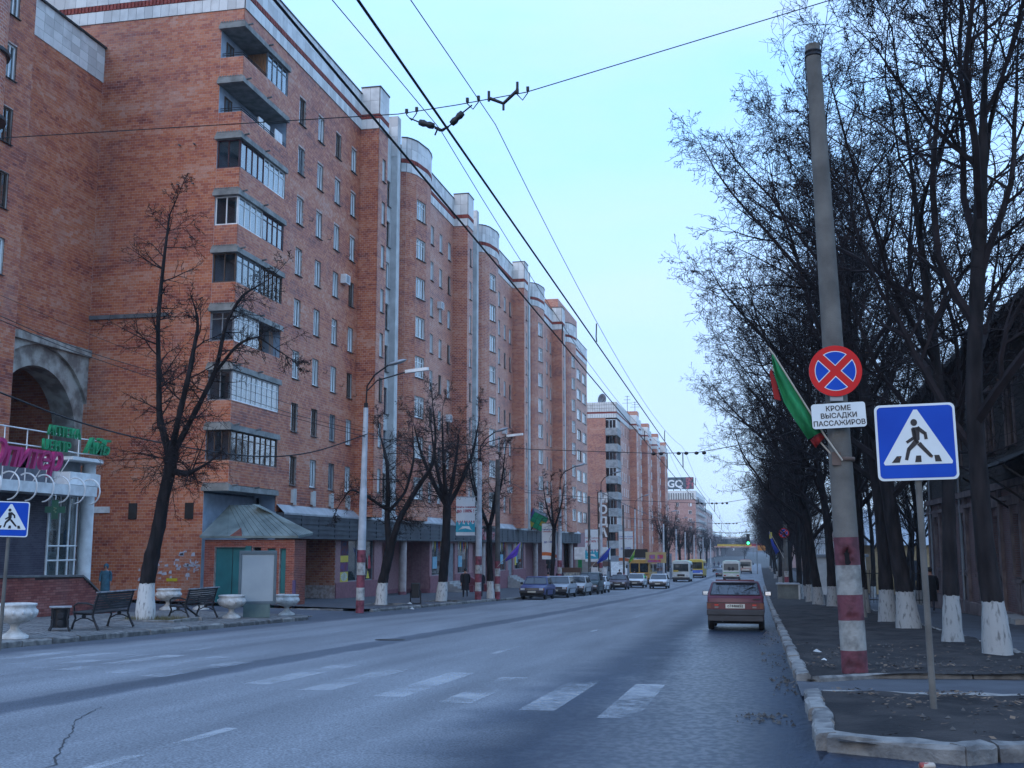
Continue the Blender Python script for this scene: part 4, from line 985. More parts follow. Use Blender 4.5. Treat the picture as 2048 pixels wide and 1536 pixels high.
tt = text('Хоп Ноп', 1.25, mat('faded_red_letters', (.42, .06, .07), .6, c2=(.5, .3, .3), vs=5, lo=.5, hi=.55), A, wmat((-23.5, 98.0), (0, 1), 2.05, 0), shear=.35, depth=.04, bold=.02)
child_fix(A)

# ================================================================== END BLOCK WITH THE ARCHWAY (far left)
B2 = thing('apartment_building', 'red brick block at the left edge with a tall arched passage', 'building', (-31.6, 41.3, zr(41)))
bk2 = Bricks(B2, 'brick', M_BR, 300, 'brickwork'); tl2 = Bricks(B2, 'facing_tile', M_TILE, 60, 'facing_tiles')
b2 = MB(); bc2 = MB()
P0 = (-30.5, 28.0); P1 = (-30.5, 41.3)
wt = [22.72 - 2.82 * i for i in range(8)] + [25.54, 28.36]
w2 = [(11.45, .78, t, 1.55) for t in wt if t > 3] + [(8.2, .78, t, 1.55) for t in wt if t > 3]
wall(b2, P0, P1, -1.2, 32, [(s, s + w, t - h, t) for s, w, t, h in w2], rmi=1)
course(bk2, P0, (0, 1), 6, 13.3, -.4, 31.9, [(s, s + w, t - h, t) for s, w, t, h in w2])
for s, w, t, h in w2: window(B2, (-30.5, 28 + s), (0, 1), t - h, w, h, kr.choice(['wm1', 'wm1c', 'bm1', 'wm1co']))
wall(b2, (-30.5, 41.3), (-31.6, 41.3), -1.2, 32); wall(b2, (-45, 28), (-30.5, 28), -1.2, 32)
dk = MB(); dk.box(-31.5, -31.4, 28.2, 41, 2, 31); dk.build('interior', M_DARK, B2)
# recessed bay with the arch
ya, yb = 41.3, 48.33; ac, ar, asp = 44.75, 3.05, 6.55; zt = 24.6
def arch_face(mb, x, y0, y1, z0, z1, R, mi=0, n=20):
    mb.quad((x, y0, z0), (x, max(y0, ac - R), z0), (x, max(y0, ac - R), asp), (x, y0, asp), mi); mb.quad((x, ac + R, z0), (x, y1, z0), (x, y1, asp), (x, ac + R, asp), mi)
    V = [(x, ac - R * cos(pi * i / n), asp + R * sin(pi * i / n)) for i in range(n + 1)]
    for i in range(n):
        a, c = V[i], V[i+1]; mb.quad(a, c, (x, c[1], z1), (x, a[1], z1), mi)
    mb.quad((x, y0, asp), (x, ac - R, asp), (x, ac - R, z1), (x, y0, z1), mi); mb.quad((x, ac + R, asp), (x, y1, asp), (x, y1, z1), (x, ac + R, z1), mi)
wall(b2, (-31.6, ya), (-31.6, yb), 10.9, 26.2); course(bk2, (-31.6, ya), (0, 1), 0, yb - ya, 10.95, zt, [])
tiles(tl2, [(-31.6, ya), (-31.6, yb)], zt, 26.4, 4, .72, .02)
cap = MB(); cap.box(-31.75, -31.45, ya, yb, 26.4, 26.48); cap.build('roof_edge', M_ROOFE, B2)
M_ARCH = mat('weathered_plaster', (.42, .40, .35), .9, c2=(.20, .17, .145), vs=1.6, bump=.6, bs=9, detail=9, lo=.4, hi=.6)
af = MB(); arch_face(af, -31.55, ya, yb, -1.2, 10.9, ar + .95)
n = 24; Ri, Ro = ar, ar + .95
for i in range(n):
    t0, t1 = pi * i / n, pi * (i + 1) / n; q = lambda R, t, x: (x, ac - R * cos(t), asp + R * sin(t))
    af.quad(q(Ri, t0, -31.72), q(Ro, t0, -31.72), q(Ro, t1, -31.72), q(Ri, t1, -31.72)); af.quad(q(Ro, t0, -31.72), q(Ro, t0, -31.55), q(Ro, t1, -31.55), q(Ro, t1, -31.72))
    af.quad(q(Ri, t0, -31.72), q(Ri, t1, -31.72), q(Ri, t1, -32.9), q(Ri, t0, -32.9))
for s in (-1, 1):
    af.quad((-31.72, ac + s * Ri, -1.2), (-31.72, ac + s * Ro, -1.2), (-31.72, ac + s * Ro, asp), (-31.72, ac + s * Ri, asp)); af.quad((-31.72, ac + s * Ri, -1.2), (-31.72, ac + s * Ri, asp), (-32.9, ac + s * Ri, asp), (-32.9, ac + s * Ri, -1.2))
af.box(-31.55, -31.38, ya, yb, 10.55, 10.9); af.build('arch_surround', M_ARCH, B2)
ps = MB()
wall(ps, (-46, ac + Ri + .25), (-32.9, ac + Ri + .25), -1.2, 11); wall(ps, (-32.9, ac - Ri - .2), (-46, ac - Ri - .2), -1.2, 11); ps.quad((-46, 40, -1.2), (-46, 50, -1.2), (-46, 50, 11), (-46, 40, 11)); ps.quad((-46, 40, 10.4), (-32.9, 40, 10.4), (-32.9, 49, 10.4), (-46, 49, 10.4))
ps.build('passage_wall', M_MORT, B2); course(bk2, (-46, ac + Ri + .25), (1, 0), 5, 13.1, -1, 10.3, [])
b2.build('wall', [M_MORT, M_REVEAL], B2); bk2.done(); tl2.done()
# round corner bay with pale panels at the very edge of the picture
b = MB(); b.lathe((-30.6, 37.6, 0), [(1.3, 18.6), (1.3, 24.6)], 20); b.build('bay', M_BRT, B2); b = MB()
for z in (18.5, 21.3, 24.1, 26.9, 29.7): b.lathe((-30.6, 37.6, 0), [(1.45, z), (1.45, z + .14)], 20)
b.build('bay_slab', M_ROOFE, B2); b = MB(); b.lathe((-30.6, 37.6, 0), [(1.33, 24.3), (1.33, 31)], 20); b.build('bay_panel', M_PLAST, B2)
child_fix(B2)
# ================================================================== PHARMACY EXTENSION AND ITS SIGNS
X1 = -25.0; gp_ = lambda x, y: pav(x, y)
Ph = thing('pharmacy_front', 'pharmacy shop front with dark brick wall, white column and curved white canopies', 'shop front', (-25, 34, pav(-25, 34)))
dkb = Bricks(Ph, 'dark_brick', M_DB, 300, 'dark_brickwork'); b = MB()
wall(b, (X1, 27), (X1, 36.3), -1.0, 4.6); b.quad((X1, 36.3, -1), (-26, 36.6, -1), (-26, 36.6, 4.6), (X1, 36.3, 4.6)); b.build('wall', M_MORTD, Ph)
course(dkb, (X1, 27), (0, 1), 4, 9.3, -.55, 3.6, [], bw=.26, bh=.077, gap=.009); dkb.done()
b = MB(); b.prism([(-30.4, 27), (-25.1, 27), (-25.1, 36.3), (-26.0, 37.6), (-26.4, 39.2), (-30.4, 39.2)], -1, .05); b.build('floor', M_CONC, Ph)
# curved glazing: four tall lights with a low grid
gpts = [(-24.98, 36.3), (-24.93, 36.9), (-24.95, 37.5), (-25.05, 38.1), (-25.35, 38.75)]
fr = MB(); 
for x, y in gpts: fr.box(x - .035, x + .035, y - .035, y + .035, .2, 3.6)
for i in range(4):
    a, c = gpts[i], gpts[i+1]
    for z in (.32, .98, 1.5, 3.55): fr.tube([(a[0] + .012, a[1], z), (c[0] + .012, c[1], z)], .035, 6, sm=False)
fr.build('glazing_frame', M_WHITE, Ph)
for i in range(4):
    a, c = gpts[i], gpts[i+1]; q = MB(); q.add([(a[0], a[1], .3), (c[0], c[1], .3), (c[0], c[1], 3.55), (a[0], a[1], 3.55), (a[0] - .01, a[1], .3), (c[0] - .01, c[1], .3), (c[0] - .01, c[1], 3.55), (a[0] - .01, a[1], 3.55)], [(0, 1, 2, 3), (7, 6, 5, 4)]); q.build('pane', M_SGLASS, Ph)
q = MB(); q.box(-27.0, -26.9, 36.4, 39.3, 0, 3.6); q.box(-26.9, -26.2, 36.2, 36.3, 0, 3.6); q.build('interior_wall', mat('pharmacy_interior', (.42, .55, .55), .8, c2=(.22, .34, .36), vs=1.5), Ph)
for y, z, m in ((36.75, 1.3, M_PNV), (37.6, 1.35, mat('poster_blue', (.10, .22, .45), .6, c2=(.5, .5, .55), vs=6))):
    q = MB(); q.box(-25.2, -25.18, y, y + .4, z, z + .75); q.build('poster', m, Ph)
q = MB()
for z in (.6, 1.1): q.box(-26.0, -25.4, 36.6, 38.2, z, z + .03)
for i in range(14): q.box(-25.6, -25.5, 36.7 + i * .1, 36.75 + i * .1, .63, .63 + .1 + .05 * (i % 3))
q.build('shelf', M_WHITE, Ph)
q = MB(); q.cyl((-25.0, 38.72, -.6), .25, 5.3, 24); q.build('column', M_WHITE, Ph)
def disc(z0, z1, R, c=(-25.75, 38.05), m=M_WHITE, name='canopy'):
    b = MB(); pts = [(c[0] + R * cos(t), c[1] + R * sin(t)) for t in [radians(a) for a in range(-10, 191, 12)]]
    pts = [(c[0] + R, 31.0)] if False else pts
    pts = [(c[0] + R * .98, c[1] - 1.5)] + pts + [(-30.4, c[1] + .1), (-30.4, c[1] - 1.5)]
    b.prism(pts, z0, z1); return b.build(name, m, Ph)
disc(3.72, 4.18, 1.42); disc(4.62, 4.74, 1.5)
q = MB(); q.cyl((-26.2, 37.8, 4.18), 1.2, .44, 24); q.build('lantern', mat('grey_render', (.3, .33, .36), .8), Ph)
q = MB(); q.box(-25.4, -23.9, 29, 37.6, 3.30, 3.66); q.box(-25.5, -25.2, 29, 37.9, 4.2, 4.5); q.build('awning', M_WHITE, Ph)
for i in range(9):
    y = 29.6 + i * .92; q = MB(); pts = [(-23.9 + .10 + .42 * cos(t), y, 3.45 + .46 * sin(t)) for t in [radians(a) for a in range(-90, 121, 15)]]; q.tube(pts, .028, 6); q.build('awning_hoop', M_WHITE, Ph)
q = MB()
for z in (4.95, 5.5): q.tube([(-24.6, 29, z), (-24.6, 36.2, z), (-24.9, 37.8, z), (-24.6, 38.9, z)], .025, 6)
for y in (29.5, 30.7, 31.9, 33.1, 34.3, 35.5): q.tube([(-24.6, y, 3.6), (-24.6, y, 5.5)], .022, 6); q.tube([(-24.3, y, 3.66), (-23.9, y + .3, 4.6)], .018, 5)
q.tube([(-24.9, 37.8, 4.7), (-24.9, 37.8, 5.5)], .022, 6); q.build('sign_scaffold', M_WHITE, Ph)
child_fix(Ph)
M_PKL = mat('pink_letter', (.46, .02, .14), .5); M_PKS = mat('pink_letter_face', (.40, .03, .12), .5); M_GRL = mat('green_letter', (.01, .26, .10), .5)
def sign_root(lab, loc, cat='sign'): return thing('sign', lab, cat, loc)
s1 = sign_root('big pink script letters reading Юпитер above the white awning of the pharmacy', (-23.9, 34.5, 4.0))
me_o = text('Юпитер', 1.18, M_PKL, s1, wmat((0, 0), (0, 1), 0, 0), shear=.3, depth=.07, bold=.012, align='RIGHT', space=.92, name='lettering'); me_o.location = (0, .75, .1)
s2 = sign_root('green block letters АПТЕКА ЦЕНТР on the railing behind the pink letters', (-24.55, 35.6, 5.0))
o = text('АПТЕКА', .50, M_GRL, s2, wmat((0, 0), (0, 1), 0, 0), depth=.05, bold=.008); o.location = (0, .75, .42)
o = text('ЦЕНТР', .50, M_GRL, s2, wmat((0, 0), (0, 1), 0, 0), depth=.05, bold=.008); o.location = (.05, .25, -.12)
s3 = sign_root('green slanted letters at the rounded corner above the curved canopy', (-24.5, 38.2, 5.0))
o = text('АйБ', .82, M_GRL, s3, wmat((0, 0), (0, 1), 0, 0), depth=.08, bold=.01, shear=.3); o.location = (0, .15, -.05)
s4 = sign_root('green pharmacy cross with a snake and bowl emblem beside the curved window', (-23.9, 35.1, 2.75))
b = MB(); b.box(-.09, .09, -.17, .17, -.5, .5); b.box(-.088, .088, -.5, -.171, -.17, .17); b.box(-.088, .088, .171, .5, -.17, .17); s4.scale = (.66, .66, .66); o = b.build('cross', mat('cross_green', (.008, .09, .045), .35), s4); o.rotation_euler[2] = radians(-62)
b = MB(); pts = [(.097, .0 + .07 * sin(t * 2.2), -.16 + t * .06) for t in [i * .45 for i in range(12)]]; b.tube(pts, .014, 5); b.lathe((.10, 0, .06), [(.0, -.02), (.05, 0), (.08, .05)], 10); o = b.build('snake_emblem', mat('emblem_pale', (.35, .42, .25), .5), s4); o.rotation_euler[2] = radians(-62)
b = MB(); b.tube([(0, 0, .52), (0, 0, .75), (-1.0, -.1, .8)], .03, 6); b.build('bracket', M_WHITE, s4)

# low brick terrace wall
Lw = thing('brick_wall', 'low dark red brick terrace wall with a sloping end in front of the pharmacy', 'wall', (-20.7, 30, pav(-20.7, 30)))
rbk = Bricks(Lw, 'brick', M_RB, 300, 'brickwork'); b = MB()
topf = lambda y: .60 + (y - 29) * -.018 if y < 32.1 else max(.53 - (y - 32.1) * .60, -1.0)
pts = [22 + i * .4 for i in range(36)]
pp = [(y, topf(y)) for y in pts if topf(y) > pav(-20.7, y) - .1]
for i in range(len(pp) - 1):
    (y0, t0), (y1, t1) = pp[i], pp[i+1]; zb = -1.2
    b.add([(-20.71, y0, zb), (-20.71, y1, zb), (-20.71, y1, t1), (-20.71, y0, t0), (-21.0, y0, zb), (-21.0, y1, zb), (-21.0, y1, t1), (-21.0, y0, t0)], [(0, 1, 2, 3), (3, 2, 6, 7), (7, 6, 5, 4)])
    b.add([(-20.66, y0, t0), (-20.66, y1, t1), (-21.05, y1, t1), (-21.05, y0, t0), (-20.66, y0, t0 + .06), (-20.66, y1, t1 + .06), (-21.05, y1, t1 + .06), (-21.05, y0, t0 + .06)], [(0, 1, 5, 4), (4, 5, 6, 7), (3, 2, 1, 0)], 1)
b.build('wall', [mat('red_mortar', (.07, .035, .035), .9), M_CONCD], Lw)
for z in [(-.95 + i * .077) for i in range(20)]:
    for k in range(60):
        y = 23 + k * .26 + (.13 if int(round((z + .95) / .077)) % 2 else 0)
        if z + .077 < topf(y + .13) and z > pav(-20.7, y) - .1 and y < 35.6: rbk.put((-20.71, 0), (0, 1), y, y + .25, z, z + .068, .01 + rb.uniform(-.003, .003))
rbk.done(); child_fix(Lw)

# ================================================================== KIOSK (brick annex with sheet roof)
K = thing('brick_annex', 'small brick annex with teal doors and a grey standing-seam sheet roof under the corner balconies', 'annex', (-23, 48, pav(-23, 48)))
kb = Bricks(K, 'brick', M_KB, 300, 'brickwork'); b = MB()
x0, x1k, yk, ye, zt_ = -24.55, -20.2, 47.4, 48.7, 1.78
# openings: s measured from x0
ops = [(.5, 2.1, -2, 1.45), (2.35, 2.75, -.5, 1.45), (3.05, 3.45, -2, 1.4), (3.65, 3.95, -.6, 1.4)]
wall(b, (x0, yk), (x1k, yk), -1.6, zt_, ops, depth=.22); course(kb, (x0, yk), (1, 0), 0, x1k - x0, -1.3, zt_, ops, bw=.26, bh=.077, gap=.009)
wall(b, (x1k, yk), (x1k, ye), -1.6, zt_, []); wall(b, (x1k, ye), (-24.1, ye), -1.6, zt_, []); course(kb, (x1k, yk), (0, 1), 0, ye - yk, -1.4, zt_, [], bw=.26, bh=.077, gap=.009)
b.build('wall', M_MORT, K); kb.done()
b = MB(); b.box(x0 + .48, x0 + 2.12, yk + .16, yk + .2, -1.4, 1.45); b.box(x0 + 1.3, x0 + 1.32, yk + .14, yk + .16, -1.4, 1.45, 1); b.build('door', [M_TEAL, M_BLACK], K)
b = MB(); b.box(x0 + 3.03, x0 + 3.97, yk + .16, yk + .2, -1.4, 1.4); b.build('door', M_TEAL, K)
b = MB(); b.box(x0 + 2.02, x0 + 2.3, yk - .06, yk + .02, 1.05, 1.5); b.build('lamp_box', M_TEAL, K)
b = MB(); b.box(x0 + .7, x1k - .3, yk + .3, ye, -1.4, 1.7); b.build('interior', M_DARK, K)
# roof: hipped, with seams and a small ragged valley
rf = MB(); ez, rz_ = 1.95, 3.42; ex0, ex1, ey = x0 - .12, x1k + .28, yk - .3; rx0, rx1, ry = -24.5, -22.95, 49.6
A0 = (ex0, ey, ez); B0 = (-22.9, ey + .0, ez); C0 = (ex1, ey, ez); D0 = (ex1, ye + .1, ez + .15)
R0 = (rx0, ry, rz_); R1 = (rx1, ry, rz_); R2 = (rx1, ye + .1, rz_); E0 = (ex0, ry, ez + .7)
for f in ((A0, (-23.3, ey, ez), R0, E0), ((-23.3, ey, ez), (-22.5, ey, ez), R0), ((-22.5, ey, ez), C0, R1, R0), (C0, D0, R2, R1)):
    rf.add(list(f), [tuple(range(len(f)))])
for f in ((A0, C0), (C0, D0)): a, c = f; rf.quad((a[0], a[1], a[2] - .1), (c[0], c[1], c[2] - .1), c, a)
rf.quad(*[(p[0], p[1], ez - .1) for p in (A0, C0, D0, (ex0, ye, ez))])
rf.build('roof', M_ROOFM, K)
sm = MB()
def lerp3(a, c, t): return tuple(a[i] + (c[i] - a[i]) * t for i in range(3))
for i in range(9): t = i / 8; sm.tube([lerp3((-22.5, ey, ez), C0, t), lerp3(R0, R1, t)], .022, 4)
for i in range(8): t = i / 7; sm.tube([lerp3(C0, D0, t), lerp3(R1, R2, t)], .022, 4)
for i in range(5): t = i / 4; sm.tube([lerp3(A0, (-23.3, ey, ez), t), lerp3(E0, R0, t)], .018, 4)
sm.build('roof_seam', M_ROOFM, K)
b = MB(); b.add([(-23.2, ey - .01, ez), (-22.6, ey - .01, ez), (-22.85, ey + .4, ez + .38), (-23.0, ey + .2, ez + .2)], [(0, 1, 2, 3)]); b.build('rusty_flap', mat('rust_sheet', (.20, .06, .04), .8, c2=(.10, .035, .03), vs=6), K)
b = MB(); b.box(x1k - .02, x1k + .1, yk - .1, yk + .02, -1.4, .0); b.build('corner_guard', mat('violet_paint', (.12, .08, .18), .6), K)
child_fix(K)

# ================================================================== SECOND RED BLOCK
B = thing('apartment_building', 'farther red brick apartment block with corner balconies and a satellite dish on its roof', 'building', (-24, 198, zr(198)))
b = MB(); bw_ = MB(); br_ = MB(); bq = MB(); wn = MB()
zc2, zt2 = 24.1, 26.9
seq = [(XF, 198.0), (XF, 219)]
for Y in (219, 242, 265, 288): seq += [(XF, Y), (XF + 1.3, Y), (XF + 1.3, Y + 4), (XF, Y + 6)] + [p for p in bow(Y, o=7.5)] + [(XF, Y + 23 if Y < 288 else 309.5)]
seq2 = [seq[0]]
for p in seq[1:]:
    if hypot(p[0] - seq2[-1][0], p[1] - seq2[-1][1]) > .05: seq2.append(p)
wall(b, (-48, 198), (-25.9, 198), -5, zc2)
for i in range(len(seq2) - 1): wall(b, seq2[i] if i else (XF, 203.5), seq2[i+1], -5, zc2)
ful = [(-48, 198), (XF, 198)] + seq2[1:]
for a_ in ([(-48, 198), (XF, 198)], seq2): strip_up(bw_, a_, zc2, zc2 + .75, .1); strip_up(br_, a_, zc2 + .75, zc2 + 1.1, .06); strip_up(bw_, a_, zc2 + 1.1, zt2, .1)
b.quad((-48, 198, 26.6), (-24, 198, 26.6), (-24, 309, 26.6), (-48, 309, 26.6)); b.quad((-48, 309.5, -5), (-24, 309.5, -5), (-24, 309.5, 26.6), (-48, 309.5, 26.6))
for Y in (221, 244, 267, 290): b.box(-27, XF + 1.35, Y, Y + 3, 26.6, 27.9, 0)
tj = MB()
for i in range(58): x = -48 + i * .42; tj.box(x, x + .03, 197.86, 197.9, zc2, zc2 + .75); tj.box(x, x + .03, 197.86, 197.9, zc2 + 1.1, zt2)
for z in (zc2 + 1.7, zc2 + 2.3): tj.box(-48, -24, 197.86, 197.9, z, z + .03)
tj.build('tile_joint', M_TJ, B, kind='stuff')
b.build('wall', M_BRT, B); bw_.build('parapet', M_TILE, B); br_.build('parapet_stripe', M_DENT, B)
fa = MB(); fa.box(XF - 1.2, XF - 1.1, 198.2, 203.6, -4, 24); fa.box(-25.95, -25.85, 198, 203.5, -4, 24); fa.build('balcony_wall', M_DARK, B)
for k in range(8):
    z = 22.3 - 2.84 * k
    q = MB(); q.box(-26, -23.85, 197.9, 198.15, z - 1.35, z); q.box(-24.1, -23.86, 198.15, 203.6, z - 1.35, z); q.box(-26, -23.9, 198, 203.5, z - 1.3, z - 1.2); q.build('balcony_parapet', M_CONC, B)
    g = MB(); 
    for i in range(4): g.box(-25.95 + i * .6, -25.88 + i * .6, 198, 198.08, z, z + 1.5)
    for i in range(8): g.box(-24.05, -23.97, 198.1 + i * .75, 198.18 + i * .75, z, z + 1.5)
    g.box(-25.95, -24, 198.0, 198.06, z + 1.4, z + 1.5); g.build('balcony_glazing', [M_WFR, M_BFR, M_GFR][k % 3], B)
    if k % 3 != 1: q = MB(); q.box(-25.9, -24.1, 198.09, 198.12, z, z + 1.45); q.build('pane', M_GLASS, B)
def simple_window_mesh(w, h, kind=0):
    m = MB(); m.box(0, w, .02, .05, 0, h, 0); t = .09
    for x in (0, w * .5 - .045, w - t): m.box(x, x + t, -.01, .04, 0, h, 1)
    m.box(0, w, -.012, .045, 0, t, 1); m.box(0, w, -.012, .045, h - t, h, 1)
    if kind == 1: m.box(w * .5, w - t, .0, .018, t, h - t, 2)
    m.box(-.04, w + .04, -.06, .06, -.06, 0, 3); return m
M_DGL = mat('dark_pane', (.04, .05, .065), .12, c2=(.025, .03, .04), spec=.9)
SW = [simple_window_mesh(w, 1.5, k).mesh('window', [M_DGL, M_WFR if k < 2 else M_BFR, M_CURT, M_SILL]) for w in (.9, 1.4) for k in (0, 1, 2)]
def swin(parent, p, d, z, idx): o = bpy.data.objects.new('window', SW[idx]); COL.objects.link(o); o.parent = parent; o.matrix_basis = wmat(p, d, z, .0)
rk = random.Random(12)
for k in range(8):
    z = 22.9 - 2.84 * k - 1.0
    for y in (205.5, 208.5, 211.5, 214.5, 217): swin(B, (XF, y), (0, 1), z, rk.choice((0, 1, 2)))
    for Y in (219, 242, 265, 288):
        swin(B, (XF + 1.3, Y + 1.6), (0, 1), z, rk.choice((0, 1)))
        swin(B, (XF + 1.13, Y + 10.1), (0, 1), z, rk.choice((3, 4)));
        for y in (15.5, 18.5): 
            if Y + y < 308: swin(B, (XF, Y + y), (0, 1), z, rk.choice((0, 1, 2)))
q = MB(); q.box(-24, -22.3, 205, 300, -3.4, -.4); q.build('shop_strip', mat('shop_mix', (.25, .20, .22), .7, c2=(.10, .10, .13), vs=.35), B)
q = MB()
for i in range(18): q.box(-22.28, -22.2, 206 + i * 5.2, 208.6 + i * 5.2, -3.2, -1.0)
q.build('shop_window', M_DGL, B)
q = MB(); q.box(-25.2, -22.2, 196.5, 204.5, -3.6, -.2); q.box(-25.1, -22.3, 196.4, 196.5, -3.6, -1.2, 1); q.build('entrance_box', [M_GREY, M_WHITE], B)
child_fix(B)
def dish(loc, r, lab, rz):
    t = thing('satellite_dish', lab, 'dish', loc, rz)
    b = MB(); n = 18; V = []; F = []
    for j in range(5):
        q = r * (j + .02) / 4
        for k in range(n): a = 2 * pi * k / n; V.append((q * cos(a), .35 * (q / r) ** 2 * -1 * r * .8, q * sin(a)))
    for j in range(4):
        for k in range(n): F.append((j * n + k, j * n + (k + 1) % n, (j + 1) * n + (k + 1) % n, (j + 1) * n + k))
    b.add(V, F, 0, True); o = b.build('reflector', M_GREY, t); o.location = (0, 0, r + .3); o.rotation_euler[0] = radians(12); md = o.modifiers.new('s', 'SOLIDIFY'); md.thickness = .05
    b = MB(); b.tube([(0, 0, 0), (0, .1, r + .3)], .07, 6); b.tube([(0, .1, .3), (0, -r * .9, r + .3)], .04, 5); b.tube([(0, 0, r * 1.9), (0, -r * .9, r + .3)], .03, 5); b.build('mount', M_RAIL, t)
dish((-27.3, 202, 26.6), 1.08, 'large dark satellite dish on the roof corner of the farther red block', radians(55))
dish((-25.5, 268, 26.6), 1.1, 'smaller satellite dish at mid length of the farther red block roof', radians(20))
def antenna(loc, h, lab):
    t = thing('antenna', lab, 'antenna', loc); b = MB(); b.tube([(0, 0, 0), (0, 0, h)], .05, 5)
    for k, l in ((.55, 1.9), (.75, 1.3), (.95, .9)): b.tube([(-l / 2, 0, h * k), (l / 2, 0, h * k)], .03, 4)
    b.build('mast', M_RAIL, t)
antenna((-31.2, 200, 26.7), 4.6, 'television aerial left of the large dish'); antenna((-23.8, 214, 26.9), 3.2, 'thin aerial on the parapet of the farther red block'); antenna((-23.5, 225, 27.9), 2.4, 'short aerial behind the first roof step of the farther block')

# ================================================================== THIRD BLOCK WITH THE BILLBOARD, FAR BUILDINGS
def far_block(lab, x0, x1, y0, y1, z0, z1, m, wm=True, rows=8, parapet=True, st=6.0, side_w=True, top=1.2):
    t = thing('apartment_building', lab, 'building', ((x0 + x1) / 2, y0, z0)); b = MB(); b.box(x0, x1, y0, y1, z0 - 2, z1); b.build('wall', m, t)
    if parapet: q = MB(); q.box(x0 - .2, x1 + .25, y0 - .25, y1 + .2, z1 - top, z1 + .1); q.build('parapet', M_TILE, t)
    if wm:
        dz_ = (z1 - z0 - 3.4) / rows; right = x1 < 0
        for k in range(rows):
            z = z0 + 3.4 + dz_ * k
            if side_w:
                n = int((x1 - x0) / st)
                for i in range(n): swin(t, (x1 - 3 - i * st, y0 - .02), (1, 0), z, rk.choice((3, 4, 3)))
            n = int((y1 - y0) / st)
            for i in range(n): swin(t, ((x1 + .02, y0 + 3 + i * st) if right else (x0 - .02, y0 + 3 + i * st)), (0, 1) if right else (0, -1), z, rk.choice((3, 4, 5)))
    child_fix(t); return t
M_FB = brick_mat('far_pale_brick', True, cols=((.25, .09, .07), (.34, .13, .10), (.42, .18, .13), (.45, .23, .18)))
T3 = far_block('pinkish brick apartment block with a roof billboard at the bend of the street', -60, -25.3, 480, 560, -4.8, 24.5, M_FB, rows=8, st=5.2, top=3.6)
b = MB()
for i in range(34): b.box(-59.5 + i, -59.1 + i, 479.5, 479.75, 20.9, 23.6)
b.build('parapet_rib', M_TJ, T3, kind='stuff')
for k in range(8):
    for i in range(14): b = MB(); 
b = MB()
for k in range(8):
    for i in range(12): z = -.8 + k * 3.1; b.box(-25.3, -24.2, 485 + i * 6.1, 488.6 + i * 6.1, z, z + 1.15)
b.build('balcony', M_PLAST, T3, kind='stuff'); child_fix(T3)
far_block('long reddish apartment block closing the left side of the far street', -52, -27, 566, 700, -4.8, 21, M_FB, rows=7, st=7)
bb = thing('billboard', 'dark grey roof billboard with the large white letters GQ', 'billboard', (-31.7, 484, 24.6))
b = MB(); b.box(-7.5, 5.6, 0, .6, .8, 5.9); b.build('board', mat('billboard_grey', (.055, .075, .09), .6, c2=(.05, .065, .08)), bb)
b = MB(); b.box(2.4, 5.4, -.06, -.01, 1.0, 5.7); b.build('picture_panel', mat('billboard_picture', (.40, .08, .10), .6, c2=(.03, .03, .04), vs=.9, lo=.45, hi=.55), bb)
o = text('GQ', 4.3, M_WHITE, bb, Matrix.Identity(4), depth=.05, bold=.12); o.location = (-2.2, -.12, 1.7)
b = MB()
for x in (-6, -3, 0, 3): b.tube([(x, .3, 0), (x, .3, 1.0)], .12, 5); b.tube([(x, 3, 0), (x, .6, 4)], .08, 5)
b.build('frame', M_RAIL, bb)
far_block('low grey town house far down the street behind the banner', -24, -8, 760, 800, -4.8, 7.5, M_CONCD, rows=2, st=6)
far_block('dim long house front far down the left side', -45, -27, 720, 1000, -4.8, 9, M_FB, rows=3, st=12)
far_block('distant dull block at the end of the street', -60, 20, 1250, 1290, -4.8, 9, M_CONCD, rows=3, st=9, side_w=True)
far_block('distant house row on the right at the end of the street', 22, 60, 420, 470, -4.8, 7, M_FB, rows=2, st=6)

# ================================================================== DARK OLD HOUSE ON THE RIGHT
Hs = thing('old_house', 'dark old house with brick ground floor and boarded upper floor behind the right-hand trees', 'house', (8.5, 44, zr(44)))
M_OB = brick_mat('old_dark_brick', True, bw=.26, bh=.077, cols=((.09, .045, .045), (.13, .06, .06), (.17, .085, .08), (.20, .11, .10)), mortar=(.13, .12, .12))
M_OW = mat('old_boards', (.055, .042, .036), .9, c2=(.025, .02, .018), vs=3, bump=.5, bs=10, stretch=(1, 1, 6))
M_OTR = mat('old_trim', (.20, .15, .14), .85, c2=(.10, .075, .075), vs=2)
b = MB(); hx = 8.5; up = 3.6
gw = [(s, 1.5, 2.58, 2.1) for s in (2.2, 5.6, 9.0, 12.4, 15.8, 19.2, 22.6, 26.0)]
Lh = 30.0
holes = [(s, s + w, t - h, t) for s, w, t, h in gw]
hu = [(s, s + w - .2, 4.9, 6.9) for s, w, t, h in gw]
wall(b, (hx, 60.5), (hx, 60.5 - Lh), -3, up, holes, depth=.22, mi=0, rmi=0); wall(b, (hx, 60.5), (hx, 60.5 - Lh), up, 8.7, hu, depth=.15, mi=1, rmi=2)
wall(b, (20, 60.5), (hx, 60.5), -3, up, (), mi=0); wall(b, (20, 60.5), (hx, 60.5), up, 8.7, (), mi=1)
b.quad((hx, 30.5, -3), (20, 30.5, -3), (20, 30.5, 8.7), (hx, 30.5, 8.7))
b.build('wall', [M_OB, M_OW, M_OTR], Hs)
for s, w, t, h in gw: window(Hs, (hx, 60.5 - s), (0, -1), t - h, w, h, 'bm1t', off=-.18)
for a, c, z0, z1 in hu: window(Hs, (hx, 60.5 - a), (0, -1), z0, c - a, z1 - z0, 'bm1t', off=-.1)
tr = MB()
for s in [.2 + 3.4 * i for i in range(9)]:
    y = 60.5 - s; tr.box(hx - .12, hx, y - .35, y + .05, -2.5, up)
